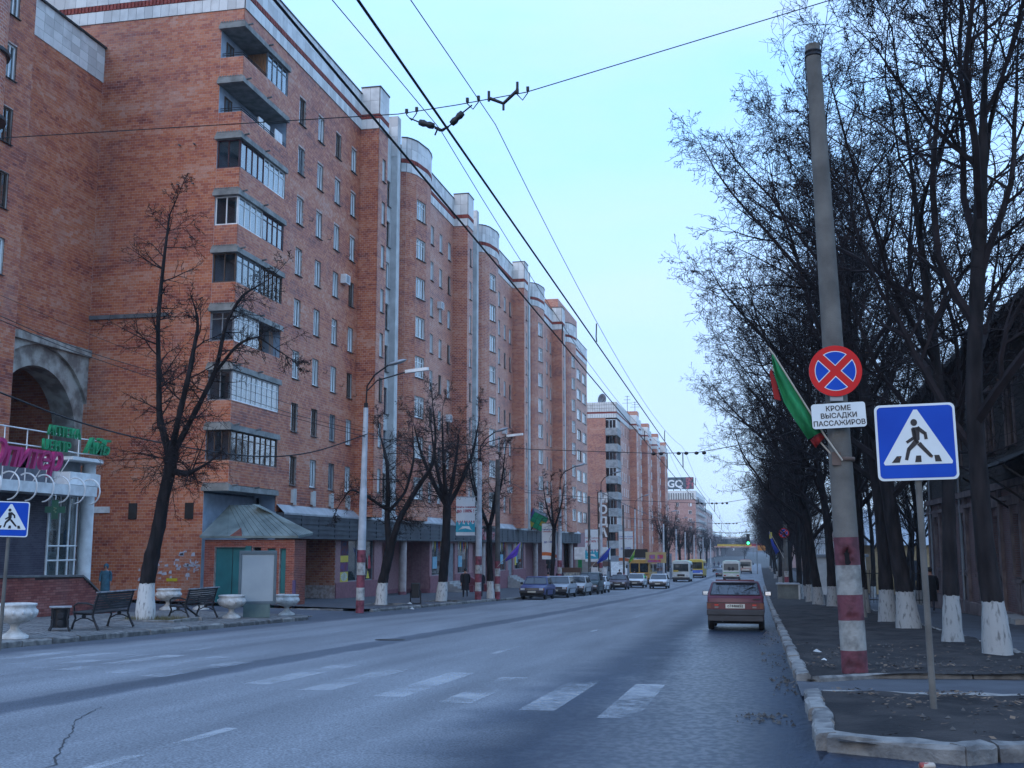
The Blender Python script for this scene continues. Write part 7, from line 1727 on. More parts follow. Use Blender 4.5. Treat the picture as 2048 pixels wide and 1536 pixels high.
# service cables on the left
CG = 'service cables strung along the left buildings'
def cable(pts, r, label, sag=.0):
    P = []; 
    for i in range(len(pts) - 1):
        a, c = Vector(pts[i]), Vector(pts[i + 1]); n = 10
        for q in range(n): t = q / n; p = a.lerp(c, t); p.z -= sag * 4 * t * (1 - t); P.append(tuple(p))
    P.append(pts[-1]); wire('service_cable', label, P, r, CG)

# ================================================================== VEHICLES
def paint(name, c, c2=None): return mat('paint_' + name, c, .36, c2=c2 or tuple(v * .8 for v in c), vs=1.5, coord='obj', spec=.35)
def wheel_mesh():
    b = MB(); b.lathe((0, 0, 0), [(.18, -.075), (.27, -.085), (.30, -.06), (.305, 0), (.30, .06), (.27, .085), (.18, .075)], 20, axis='y'); t = b.mesh('tyre', M_RUB)
    b = MB(); b.lathe((0, 0, 0), [(.001, -.03), (.06, -.075), (.12, -.05), (.17, -.072), (.185, -.06), (.185, .06), (.001, .05)], 16, axis='y'); r = b.mesh('rim', M_GREY); return t, r
WT, WR = wheel_mesh()
def add_wheel(par, x, y, r, side):
    o = bpy.data.objects.new('wheel', WT); COL.objects.link(o); o.parent = par; o.location = (x, y, r); s = r / .305; o.scale = (s, s * (1 if side > 0 else 1), s)
    c = bpy.data.objects.new('rim', WR); COL.objects.link(c); c.parent = o
    if side > 0: c.rotation_euler[2] = pi
M_BUMP = mat('bumper_plastic', (.035, .033, .036), .6, coord='obj'); M_UNDER = mat('underbody', (.008, .008, .009), .9); M_PLATE = mat('number_plate', (.52, .50, .42), .5, coord='obj'); M_SEAL = mat('window_seal', (.01, .01, .01), .7); M_GRILL = mat('grille', (.03, .03, .034), .4, metal=.5); M_AMB = mat('amber_lamp', (.22, .06, .01), .3); M_ORL = mat('clear_lamp', (.4, .38, .36), .25)
def make_car(loc, rz, label, pm, L=4.1, Wd=1.62, Ht=1.42, style='sedan', front='square', plate=None, group=None, detail=False):
    """local: +X is forward, origin on the ground at the centre"""
    t = thing('car', label, 'car', loc, rz, group); h = L / 2; w = Wd / 2
    zb, belt = .30, .86 if style != 'suv' else 1.0
    if style == 'sedan': prof = [(-h, .42), (-h + .03, .80), (-h + .12, .86), (-h + .85, .92), (-h + 1.28, Ht - .04), (-h + 1.75, Ht), (h - 1.85, Ht), (h - 1.62, Ht - .04), (h - 1.12, .92), (h - .25, .80), (h - .06, .72), (h, .45)]; gi = (3, 8)
    elif style == 'hatch': prof = [(-h, .44), (-h + .02, .70), (-h + .06, .93), (-h + .10, .97), (-h + .62, Ht - .03), (-h + .85, Ht), (h - 2.0, Ht), (h - 1.75, Ht - .04), (h - 1.05, .93), (h - .25, .80), (h - .06, .70), (h, .42)]; gi = (3, 8)
    else: prof = [(-h, .5), (-h + .03, .95), (-h + .05, 1.02), (-h + .08, 1.06), (-h + .35, Ht - .05), (-h + .5, Ht), (h - 2.0, Ht), (h - 1.8, Ht - .04), (h - 1.25, 1.08), (h - .25, 1.0), (h - .05, .85), (h, .5)]; gi = (3, 8)
    zbelt = prof[gi[0]][1]
    def hw(x, z):
        f = 1.0
        if z > zbelt: f -= .20 * (z - zbelt) / (Ht - zbelt)
        e = max(0, (abs(x) - h * .72) / (h * .28)); f -= .07 * e * e
        if z < .5: f -= .02
        return w * f
    wx = [h - .80, -h + .82]; wr = .33
    # side outline with arches along the bottom
    bot = []
    for cx in (wx[1], wx[0]):
        for i in range(9): a = pi - pi * i / 8; bot.append((cx + (wr + .03) * cos(a), max(zb, .28 + (wr + .04) * sin(a))))
    bot = [(-h + .02, zb + .05)] + bot + [(h - .02, zb + .05)]
    b = MB(); up = prof; lower_top = up[:gi[0] + 1] + up[gi[1]:]
    for sgn in (-1, 1):
        P = lower_top + bot[::-1]; V = [(x, sgn * hw(x, z), z) for x, z in P]; b.add(V, [tuple(range(len(P))) if sgn > 0 else tuple(range(len(P) - 1, -1, -1))])
        G = up[gi[0]:gi[1] + 1]; V = [(x, sgn * hw(x, z), z) for x, z in G]; b.add(V, [tuple(range(len(G))) if sgn > 0 else tuple(range(len(G) - 1, -1, -1))])
    n = len(up)
    for i in range(n - 1):
        a, c = up[i], up[i + 1]; b.quad((a[0], hw(*a), a[1]), (a[0], -hw(*a), a[1]), (c[0], -hw(*c), c[1]), (c[0], hw(*c), c[1]))
    for a, c in (((-h, .42), (-h + .02, zb + .05)), ((h - .02, zb + .05), (h, .45))): b.quad((a[0], hw(*a), a[1]), (a[0], -hw(*a), a[1]), (c[0], -hw(*c), c[1]), (c[0], hw(*c), c[1]))
    me = b.mesh('body', pm); bm = bmesh.new(); bm.from_mesh(me); bmesh.ops.remove_doubles(bm, verts=bm.verts, dist=.002); bmesh.ops.recalc_face_normals(bm, faces=bm.faces)
    bm.to_mesh(me); bm.free(); o = bpy.data.objects.new('body', me); link(o, t, bevel=.035); o.modifiers['bevel'].angle_limit = radians(25)
    for p in me.polygons: p.use_smooth = True
    u = MB(); u.box(-h + .15, h - .15, -w + .1, w - .1, .2, .55); u.build('underbody', M_UNDER, t)
    # glass: inset polygons standing slightly proud
    G = up[gi[0]:gi[1] + 1]
    def shrink(Q, k): cx = sum(x for x, z in Q) / len(Q); cz = sum(z for x, z in Q) / len(Q); return [(cx + (x - cx) * k, cz + (z - cz) * (k - .05)) for x, z in Q]
    xm = (G[1][0] + G[-2][0]) / 2 + .02; zt_ = Ht - .07; zl = zbelt + .05
    def sideglass(Q):
        for sgn in (-1, 1):
            q = MB(); V = [(x, sgn * (hw(x, z) + .006), z) for x, z in Q]; V2 = [(x, sgn * (hw(x, z) - .01), z) for x, z in Q]; k = len(Q); q.add(V + V2, [tuple(range(k)) if sgn > 0 else tuple(range(k - 1, -1, -1))] + [(i, (i + 1) % k, k + (i + 1) % k, k + i) for i in range(k)]); q.build('side_window', M_CGLASS, t)
    def xat(z, a, c): return a[0] + (c[0] - a[0]) * (z - a[1]) / (c[1] - a[1])
    xf0, xf1 = xat(zl, G[-1], G[-2]) - .10, xat(zt_, G[-1], G[-2]) - .06; xr0, xr1 = xat(zl, G[0], G[1]) + .10, xat(zt_, G[0], G[1]) + .08
    sideglass([(xm + .04, zl), (xf0, zl), (xf1, zt_), (xm + .04, zt_)]); sideglass([(xr0, zl), (xm - .04, zl), (xm - .04, zt_), (xr1, zt_)])
    for nm, a, c, dx in (('windscreen', G[-1], G[-2], 1), ('rear_window', G[0], G[1], -1)):
        f0, f1 = .08, .92; p0 = (a[0] + (c[0] - a[0]) * f0, a[1] + (c[1] - a[1]) * f0); p1 = (a[0] + (c[0] - a[0]) * f1, a[1] + (c[1] - a[1]) * f1)
        nx, nz = (c[1] - a[1]), -(c[0] - a[0]); l = hypot(nx, nz); nx, nz = nx / l, nz / l
        if nx * dx < 0: nx, nz = -nx, -nz
        q = MB(); W0, W1 = hw(*p0) - .075, hw(*p1) - .06; o_ = .007
        V = [(p0[0] + nx * o_, W0, p0[1] + nz * o_), (p0[0] + nx * o_, -W0, p0[1] + nz * o_), (p1[0] + nx * o_, -W1, p1[1] + nz * o_), (p1[0] + nx * o_, W1, p1[1] + nz * o_)]; V += [(x - nx * .02, y, z - nz * .02) for x, y, z in V]
        q.add(V, [(0, 1, 2, 3) if dx > 0 else (3, 2, 1, 0), (0, 4, 5, 1), (1, 5, 6, 2), (2, 6, 7, 3), (3, 7, 4, 0)]); q.build(nm, M_CGLASS, t)
        q = MB(); q.tube([V[0], V[1], V[2], V[3], V[0]], .016, 4, sm=False); q.build('window_seal', M_SEAL, t)
    for sx in (0, 1):
        for sy in (-1, 1): add_wheel(t, wx[sx], sy * (w - .10), .30, sy)
    # bumpers, lamps, plates, mirrors
    for sx, nm in ((1, 'front_bumper'), (-1, 'rear_bumper')):
        q = MB(); x = sx * h; q.box(min(x - sx * .12, x + sx * .07), max(x - sx * .12, x + sx * .07), -w * .965, w * .965, .40, .56); q.build(nm, M_BUMP if front != 'chrome' or sx < 0 else M_CHROME, t, bevel=.02)
        q = MB(); q.box(min(x, x + sx * .08), max(x, x + sx * .08), -.26, .26, (.44 if sx > 0 else .60), (.55 if sx > 0 else .70)); o = q.build('number_plate', M_PLATE, t)
        q = MB(); q.box(min(x - sx * .2, x + sx * .02), max(x - sx * .2, x + sx * .02), -w * .9, w * .9, .22, .40); q.build('apron', M_UNDER, t)
    for sy in (-1, 1):
        q = MB(); x = h - .03
        if front == 'round': q.lathe((x - .03, sy * (w - .24), .66), [(.0001, -.02), (.10, 0), (.095, .06), (.0001, .075)], 14, axis='x')
        else: q.box(x - .06, x + .03, sy * (w - .22) - .13, sy * (w - .22) + .13, .59, .72)
        q.build('headlamp', M_HL, t)
        q = MB(); q.box(x - .06, x + .02, sy * (w - .06) - .03, sy * (w - .06) + .03, .59, .71); q.build('indicator', M_AMB, t)
        q = MB(); q.box(-h - .012, -h + .05, sy * (w - .20) - .17, sy * (w - .20) + .15, .60, .76); q.build('tail_lamp', M_TAIL, t)
        q = MB(); xmir = G[-1][0] - .22; q.box(xmir - .05, xmir + .06, sy * (w + .02) - .0 - (.0 if sy > 0 else .17), sy * (w + .02) + (.17 if sy > 0 else 0), zbelt + .03, zbelt + .15); q.build('mirror', M_BLACK, t, bevel=.02)
    q = MB(); q.box(h - .05, h + .012, -w + .36, w - .36, .58, .73)
    q.build('grille', M_GRILL, t)
    q = MB()
    for i in range(6): q.box(h + .012, h + .02, -w + .37 + i * .001, w - .37, .595 + i * .022, .602 + i * .022)
    q.build('grille_bars', M_CHROME, t)
    q = MB()
    for sy in (-1, 1):
        q.box(-h + .95, h - 1.0, sy * (w + .001) - .004, sy * (w + .001) + .004, .60, .64)
    q.build('side_strip', M_BUMP, t)
    return t
# the red hatchback seen from behind, with its own tail
Rc = make_car((-.70, 33.2 + 1.98, zr(35.0)), pi / 2, 'dark red hatchback seen from behind in the right lane', paint('dark_red', (.075, .004, .017)), L=4.0, Wd=1.64, Ht=1.40, style='hatch')
Rc.rotation_euler[1] = 0.0; Rc.rotation_euler = (0, 0.027, pi / 2)
for o in [o for o in bpy.data.objects if o.parent == Rc and (o.name.startswith(('tail_lamp', 'indicator', 'mirror', 'number_plate', 'rear_bumper', 'apron')))]: bpy.data.objects.remove(o)
h = 2.0; w = .82
b = MB(); b.box(-h - .07, -h + .14, -w * .98, w * .98, .44, .60); b.box(-h - .04, -h + .2, -w * .95, w * .95, .27, .44); b.build('rear_bumper', M_BUMP, Rc, bevel=.02)
b = MB(); b.box(-h - .005, -h + .05, -w * .97, w * .97, .61, .785); b.build('lamp_panel', mat('tail_band', (.10, .012, .02), .4, coord='obj'), Rc)
b = MB(); b.box(-h - .012, -h + .05, -w * .985, w * .985, .785, .80); b.build('trim_line', M_BLACK, Rc)
for sy in (-1, 1):
    b = MB(); b.box(-h - .018, -h, sy * .62 - .17, sy * .62 + .17, .625, .775); b.build('tail_lamp', mat('tail_lamp_dark', (.085, .006, .010), .3, coord='obj'), Rc)
    b = MB(); b.box(-h - .024, -h - .018, sy * .53 - .06, sy * .53 + .05, .705, .745); b.build('brake_lamp', mat('brake_lamp', (.50, .02, .015), .3), Rc)
    b = MB(); b.box(-h - .024, -h - .018, sy * .53 - .06, sy * .53 + .05, .64, .685); b.build('reversing_lamp', mat('reversing_lamp', (.16, .13, .13), .3), Rc)
    b = MB(); b.box(-h - .022, -h - .018, sy * .74 - .05, sy * .74 + .05, .63, .77); b.build('indicator', mat('amber_dark', (.11, .022, .008), .3), Rc)
    b = MB(); b.box(.62, .72, sy * .83 - (.0 if sy > 0 else .21), sy * .83 + (.21 if sy > 0 else 0), .95, 1.09); b.build('mirror', M_BLACK, Rc, bevel=.025)
    b = MB(); b.box(.612, .62, sy * .83 - (-.03 if sy > 0 else .19), sy * .83 + (.19 if sy > 0 else -.03), .965, 1.075); b.build('mirror_glass', mat('mirror_glass', (.7, .7, .7), .04, metal=1), Rc)
b = MB(); b.box(-h - .026, -h - .005, -.27, .27, .635, .755); b.build('number_plate', M_PLATE, Rc)
text('с744вв52', .105, M_SBK, Rc, Matrix.Translation((-h - .03, 0, .665)) @ Matrix.Rotation(-pi / 2, 4, 'Z'), depth=.001, bold=.003, name='plate_lettering')
b = MB(); b.tube([(-h + .11, .05, .985), (-h + .22, -.12, 1.05)], .013, 5); b.tube([(-h + .22, -.13, 1.045), (-h + .42, -.52, 1.255)], .012, 5); b.tube([(-h + .20, -.10, 1.035), (-h + .43, -.53, 1.26)], .010, 4); b.build('rear_wiper', M_BLACK, Rc)
b = MB(); b.tube([(-h + .1, .36, .30), (-h - .02, .36, .29)], .03, 8); b.build('exhaust', M_GREY, Rc)
b = MB(); b.box(-h + .53, -h + .60, -.55, .55, 1.40, 1.44); b.build('spoiler', paint('dark_red', (.075, .004, .017)), Rc)
b = MB(); b.box(-h - .0, -h + .012, -.72, -.50, .88, .905) ; b.build('badge', M_BLACK, Rc)
# parked row on the left, fronts towards the camera
def car_l(x, y, label, pm, dz_=0, rz=-pi / 2, **kw):
    c = make_car((x, y, zr(y)), rz, label, pm, **kw); c.rotation_euler = (0, -0.024, rz); return c
CGp = 'cars parked along the left kerb'
car_l(-13.9, 71.9, 'dark blue square-fronted saloon, first of the parked row', paint('dark_blue', (.02, .035, .14)), Wd=1.62, Ht=1.44, L=4.15, group=CGp)
car_l(-13.6, 78.5, 'silver-grey saloon parked second in the row behind the dark blue one', paint('silver', (.27, .30, .34)), Wd=1.78, Ht=1.46, L=4.7, group=CGp)
car_l(-13.5, 85.4, 'pale grey saloon with an orange light, parked third in the row', paint('pale_grey', (.30, .31, .32)), Wd=1.78, Ht=1.46, L=4.7, group=CGp)
car_l(-13.35, 91.2, 'dark green off-road car parked fourth in the row', paint('dark_green', (.02, .045, .05)), Wd=1.78, Ht=1.72, L=4.2, style='suv', group=CGp)
car_l(-13.6, 98.0, 'small white car parked last before the striped post', paint('white', (.55, .57, .58)), Wd=1.6, Ht=1.42, L=4.0, group=CGp)
car_l(-13.4, 111.5, 'dark brownish saloon standing right of the striped post', paint('dark_brown', (.06, .035, .055)), Wd=1.62, Ht=1.44, L=4.1)
car_l(-12.75, 121.5, 'white saloon in front of the yellow bus, left of the other white one', paint('white', (.55, .57, .58)), Wd=1.8, Ht=1.48, L=4.8)
car_l(-10.05, 117.8, 'white saloon driving towards the camera nearest the middle of the road', paint('white', (.55, .57, .58)), Wd=1.8, Ht=1.48, L=4.8, front='round')
car_l(-6.7, 205, 'dark car driving away left of the white bus', paint('grey_far', (.07, .065, .08)), Wd=1.65, Ht=1.42, L=4.1, rz=pi / 2)
car_l(-9.5, 262, 'small far car coming down the left lane beyond the yellow and blue bus', paint('grey_far', (.07, .065, .08)), Wd=1.65, Ht=1.42, L=4.1)

def make_bus(loc, rz, label, bodym, L, Wd, Ht, kind, lowm=None, roofm=None, back=False, group=None):
    """+X forward"""
    t = thing('bus', label, 'bus', loc, rz, group); t.rotation_euler = (0, -0.018 if not back else .018, rz); h, w = L / 2, Wd / 2
    R = .22 if kind != 'box' else .10
    def sect(x, k=1.0):
        pts = []
        for y, z in ((-w, .35), (-w, Ht - .55), (-w * .985, Ht - .3), (-w * .90, Ht - .1), (-w * .6, Ht), (w * .6, Ht), (w * .90, Ht - .1), (w * .985, Ht - .3), (w, Ht - .55), (w, .35)): pts.append((x, y * k, z if z < Ht * .8 else Ht * .8 + (z - Ht * .8) * (1 - (1 - k) * 2)))
        return pts
    S_ = [sect(-h, .95), sect(-h + R, 1), sect(h - R * 1.3, 1), sect(h, .95)]; b = MB(); n = 10
    for q in S_: b.add(q, [])
    base = 0
    for i in range(3):
        for j in range(n): b.f.append((i * n + j, i * n + (j + 1) % n, (i + 1) * n + (j + 1) % n, (i + 1) * n + j)); b.m.append(1 if j in (2, 3, 4, 5, 6) and roofm else 0); b.sm.append(False)
    b.f.append(tuple(range(n - 1, -1, -1))); b.m.append(0); b.sm.append(False); b.f.append(tuple(3 * n + j for j in range(n))); b.m.append(0); b.sm.append(False)
    b.build('body', [bodym, roofm or bodym], t, bevel=.05)
    if lowm: q = MB(); q.box(-h - .012, h + .012, -w - .012, w + .012, .38, 1.15); q.build('lower_panel', lowm, t, bevel=.03)
    zt_, zl = Ht * .84, Ht * .48
    for sx, nm in ((1, 'windscreen'), (-1, 'rear_window')):
        if kind == 'front2' and sx > 0:
            for sy in (-1, 1): q = MB(); q.box(h + .003, h + .02, sy * w * .46 - w * .40, sy * w * .46 + w * .40, zl, zt_); q.build(nm, M_CGLASS, t, bevel=.02)
        else: q = MB(); q.box(min(sx * (h - .02), sx * (h + .02)), max(sx * (h - .02), sx * (h + .02)), -w * .84, w * .84, zl + (0 if sx > 0 else .1), zt_); q.build(nm, M_CGLASS, t, bevel=.03)
        if sx > 0 and kind != 'front2': q = MB(); q.box(h + .02, h + .03, -.03, .03, zl, zt_); q.build('windscreen_bar', M_SEAL, t)
    k = int((L - 1.4) / 1.25)
    for i in range(k):
        x = -h + .6 + i * 1.25
        for sy in (-1, 1): q = MB(); q.box(x, x + 1.08, min(sy * (w - .02), sy * (w + .015)), max(sy * (w - .02), sy * (w + .015)), zl + .05, zt_ - .08); q.build('side_window', M_CGLASS, t)
    for sx in (-1, 1):
        for sy in (-1, 1): add_wheel(t, sx * (h - 1.3), sy * (w - .17), .46, sy)
        q = MB(); x = sx * h; q.box(min(x - sx * .1, x + sx * .1), max(x - sx * .1, x + sx * .1), -w * .97, w * .97, .38, .62); q.build('bumper', M_BUMP, t)
        q = MB(); q.box(min(x, x + sx * .11), max(x, x + sx * .11), -.27, .27, .66, .79); q.build('number_plate', M_PLATE, t)
        for sy in (-1, 1):
            q = MB()
            if sx > 0: q.lathe((h, sy * w * .68, .88), [(.0001, 0), (.13, 0), (.12, .05), (.0001, .06)], 12, axis='x'); q.build('headlamp', M_HL, t)
            else: q.box(-h - .03, -h, sy * w * .74 - .16, sy * w * .74 + .16, .70, .86); q.build('tail_lamp', M_TAIL, t)
    for sy in (-1, 1): q = MB(); q.tube([(h - .05, sy * w, zt_), (h + .25, sy * (w + .22), zt_ - .05), (h + .25, sy * (w + .25), zt_ - .25)], .02, 5); q.box(h + .22, h + .27, min(sy * (w + .15), sy * (w + .38)), max(sy * (w + .15), sy * (w + .38)), zt_ - .6, zt_ - .22); q.build('mirror', M_BLACK, t)
    q = MB(); q.box(-h + .2, h - .2, -w + .2, w - .2, .25, .6); q.build('underbody', M_UNDER, t)
    return t
M_BY = paint('bus_yellow', (.50, .28, .07)); M_BYB = paint('bus_bright_yellow', (.48, .34, .05)); M_BW = paint('bus_white', (.52, .56, .54)); M_BG = paint('bus_pale_green', (.42, .55, .38)); M_BBL = paint('bus_blue', (.05, .12, .45))
bs1 = make_bus((-14.4, 145.3, zr(145.3)), -pi / 2, 'old ochre yellow bus with two-part windscreen parked behind the white cars', M_BY, 10.5, 2.5, 3.05, 'front2')
b = MB(); b.box(5.27, 5.30, -1.1, 1.1, 1.18, 1.26); b.build('trim', M_BUMP, bs1)
bs2 = make_bus((-10.6, 162.5, zr(162.5)), -pi / 2, 'white minibus with a rounded pale green roof driving towards the camera', M_BW, 7.0, 2.45, 2.95, 'round', lowm=None, roofm=M_BG)
b = MB(); b.box(3.52, 3.54, -.5, .5, .75, 1.05); b.build('grille', M_GRILL, bs2); b = MB(); b.box(3.50, 3.53, -1.05, -.35, 1.35, 1.6); b.build('route_plate', M_BYB, bs2)
bs3 = make_bus((-10.4, 199, zr(199)), -pi / 2, 'yellow city bus with a blue and white lower front behind the minibus', M_BYB, 11.5, 2.5, 3.1, 'box')
b = MB(); b.box(5.76, 5.79, -1.15, 1.15, .75, 1.3); b.build('blue_panel', M_BBL, bs3); b = MB(); b.box(5.79, 5.81, -1.15, 1.15, .5, .8); b.build('white_panel', M_BW, bs3)
bs4 = make_bus((-3.98, 171.5, zr(171.5)), pi / 2, 'white and green minibus seen from behind directly over the red car roof', M_BW, 7.0, 2.5, 2.95, 'round', roofm=M_BG, back=True)
b = MB(); b.box(-3.53, -3.51, -1.15, 1.15, 1.12, 1.24); b.build('green_stripe', mat('stripe_green', (.12, .30, .10), .5), bs4)
for sy in (-1, 1): b = MB(); b.sphere((-3.55, sy * .25, 1.75), .22, 8, 0, (.3, 1, 1.3)); b.build('passenger_shape', M_BLACK, bs4)
bs5 = make_bus((-2.75, 246, zr(246)), pi / 2, 'pale cream bus far ahead to the right of the white minibus', paint('cream', (.50, .48, .42)), 8.0, 2.5, 2.9, 'box', roofm=paint('faded_red', (.40, .14, .12)), back=True)
b = MB(); b.box(-4.03, -4.01, -1.1, 1.1, 1.05, 1.15); b.build('stripe', mat('stripe_red_thin', (.35, .05, .05), .5), bs5)

# ================================================================== STREET FURNITURE ON THE LEFT
M_SLAT = mat('bench_slat', (.050, .052, .055), .75, c2=(.028, .028, .032), vs=4, island=.5, coord='obj'); M_IRON = mat('cast_iron_bench', (.022, .022, .026), .6, metal=.3)
def bench(loc, rz, label, broken=False):
    """+X along the bench, backrest on -Y side"""
    t = thing('bench', label, 'bench', loc, rz, 'iron and timber benches facing away from the road'); Lb = 1.75
    r = random.Random(3)
    for i in range(6):
        if broken and i in (1, 2, 4): continue
        y = -.18 + i * .085; b = MB(); b.box(-Lb / 2, Lb / 2, 0, .065, 0, .03); o = b.build('seat_slat', M_SLAT, t, loc=(0, y, .43 - .012 * (5 - i) * .5), bevel=.006)
        if broken and i == 3: o.rotation_euler = (0, .35, .1); o.location[2] = .25
    for i in range(7):
        b = MB(); b.box(-Lb / 2, Lb / 2, 0, .028, 0, .052); o = b.build('back_slat', M_SLAT, t, loc=(0, -.24 - .018 * i, .48 + i * .062), bevel=.006); o.rotation_euler[0] = .25
    b = MB(); b.box(-Lb / 2 - .02, Lb / 2 + .02, -.41, -.33, .915, .945); b.build('top_rail', mat('bench_top_pale', (.30, .31, .33), .7, c2=(.12, .12, .13), vs=6), t)  # top pieces coloured a paler grey than the slats below
    for sx in (-1, 1):
        x = sx * (Lb / 2 - .06); b = MB(); W_ = .028
        b.tube([(x, .34, 0), (x, .30, .16), (x, .24, .30), (x, .29, .42)], [.035, .026, .026, .03], 8); b.tube([(x, -.40, 0), (x, -.30, .18), (x, -.22, .34), (x, -.24, .48), (x, -.36, .92)], [.035, .028, .028, .026, .02], 8)
        b.tube([(x, .29, .42), (x, .0, .40), (x, -.22, .40)], .024, 8); b.tube([(x, .28, .42), (x, .30, .60), (x, .20, .66), (x, -.05, .66), (x, -.27, .60)], [.022, .02, .026, .026, .02], 8)
        b.tube([(x, .26, .22), (x, .1, .30), (x, -.08, .30), (x, -.27, .22)], .016, 6); b.lathe((x, .02, .34), [(.035, -.012), (.055, -.012), (.055, .012), (.035, .012)], 10, axis='x')
        b.build('iron_end', M_IRON, t)
    return t
bench((-16.25, 26.1, pav(-16.4, 26.2)), radians(91), 'iron and timber bench left of the whitewashed tree')
bench((-17.0, 32.2, pav(-17.2, 32.3)), radians(88), 'broken bench with missing seat slats right of the whitewashed tree', True)
st = thing('waste_bin', 'small ornate cast iron waste bin beside the left bench', 'bin', (-16.45, 24.6, pav(-16.4, 24.6)), radians(35))
b = MB()
for a in range(4):
    q = pi / 2 * a + pi / 4; c, s_ = cos(q), sin(q); b.tube([(c * .32, s_ * .32, 0), (c * .25, s_ * .25, .12), (c * .22, s_ * .22, .30), (c * .27, s_ * .27, .50), (c * .25, s_ * .25, .55)], [.03, .024, .022, .024, .02], 6)
    for z in (.18, .36): q2 = pi / 2 * a; b.lathe((cos(q2) * .19, sin(q2) * .19, z), [(.06, -.015), (.085, -.015), (.085, .015), (.06, .015)], 10, axis='x' if a % 2 == 0 else 'y')
b.build('iron_frame', M_IRON, st); b = MB(); b.cyl((0, 0, .08), .17, .45, 12); b.build('drum', M_IRON, st)
for i in range(4): b = MB(); b.box(-.25, .25, -.24 + i * .125, -.13 + i * .125, .55, .58); b.build('top_slat', mat('bench_top_pale', (.30, .31, .33), .7), st)
M_URN = mat('urn_white', (.58, .58, .56), .75, c2=(.36, .35, .33), vs=5, bump=.6, bs=25, detail=9, coord='obj')
def urn(loc, label, rz=0, s=1.0):
    t = thing('stone_urn', label, 'urn', loc, rz, 'white stone flower urns on the left pavement'); t.scale = (s, s, s)
    b = MB(); b.lathe((0, 0, 0), [(.29, 0), (.29, .05), (.25, .08), (.16, .13), (.09, .20), (.085, .27), (.13, .31)], 24); b.build('foot', M_URN, t)
    b = MB(); b.lathe((0, 0, 0), [(.12, .31), (.26, .34), (.38, .41), (.445, .50), (.45, .57), (.41, .63), (.40, .66), (.43, .70), (.43, .73), (.36, .74), (.35, .62), (.34, .60)], 28); b.build('bowl', M_URN, t)
    b = MB()
    for k in range(14):
        a = 2 * pi * k / 14; b.sphere((.425 * cos(a), .425 * sin(a), .54 + .02 * sin(k * 2.3)), .045, 6, 0, (1, 1, 1.2)); b.sphere((.40 * cos(a + .2), .40 * sin(a + .2), .47), .03, 6)
    b.build('relief', M_URN, t); b = MB(); b.lathe((0, 0, .60), [(.0001, .0), (.345, 0), (.345, .02), (.0001, .05)], 18); b.build('soil', M_DIRT, t); return t
urn((-15.62, 21.75, pav(-15.6, 21.7)), 'large white urn nearest the camera at the far left kerb', .3, 1.0)
urn((-16.35, 33.5, pav(-16.3, 33.5)), 'white urn left of the blank poster case', 1.0, .98); urn((-15.95, 36.9, pav(-16, 36.9)), 'white urn right of the blank poster case', 2.0, .95)
urn((-19.9, 38.3, pav(-19.9, 38)), 'white urn behind the left bench, showing to the right of the tree trunk', 2.6, 1.0); urn((-20.6, 37.2, pav(-20.6, 37)), 'white urn mostly hidden behind the whitewashed trunk', .6, 1.0)
lb = thing('poster_case', 'blank grey poster case on a pedestal between two urns', 'poster case', (-15.98, 34.55, pav(-16, 34.5)), radians(22))
b = MB(); b.box(-.42, .42, -.16, .16, 0, .42); b.build('pedestal', mat('case_base', (.10, .15, .14), .6, c2=(.07, .11, .11), coord='obj'), lb)
M_CASE = mat('case_frame', (.10, .135, .15), .45, metal=.3, c2=(.08, .105, .12), coord='obj')
b = MB(); b.box(-.60, .60, -.10, .10, .42, .52); b.box(-.60, .60, -.10, .10, 2.02, 2.14); b.box(-.60, -.51, -.10, .10, .52, 2.02); b.box(.51, .60, -.10, .10, .52, 2.02); b.build('frame', M_CASE, lb, bevel=.012)
b = MB(); b.box(-.51, .51, -.07, .07, .52, 2.02); b.build('panel', mat('case_panel', (.30, .34, .36), .3, c2=(.25, .29, .31), vs=1.5, coord='obj', bump=.05), lb)
lbn = thing('litter_bin', 'tall black litter bin in a hoop stand near the kerb beyond the twin-stemmed tree', 'bin', (-16.55, 53.9, pav(-16.5, 53.9)), .2)
b = MB(); b.prism([(-.2, -.17), (.2, -.17), (.2, .17), (-.2, .17)], .30, 1.02); b.build('body', M_BLACK, lbn, bevel=.03)
b = MB(); b.tube([(-.25, 0, .02), (-.25, 0, .62), (-.2, 0, .66)], .028, 6); b.tube([(.25, 0, .02), (.25, 0, .62), (.2, 0, .66)], .028, 6); b.tube([(-.25, -.12, .03), (.25, -.12, .03)], .028, 6); b.tube([(-.25, .12, .03), (.25, .12, .03)], .028, 6); b.build('stand', M_BLACK, lbn)
rb_ = thing('ramp_side', 'crimson painted stair cheek blocks behind the two walking people', 'stair cheek', (-22.6, 89.3, zr(89))); b = MB(); b.box(-.6, .5, -1.9, -1.4, 0, .7); b.build('block', M_CRIM, rb_); b = MB(); b.prism([(-1, 1.6), (1.0, 1.6), (.9, 2.0), (-1, 2.0)], 0, lambda x, y: 1.4 - max(0, x) * .9); b.build('cheek', M_CRIM, rb_)

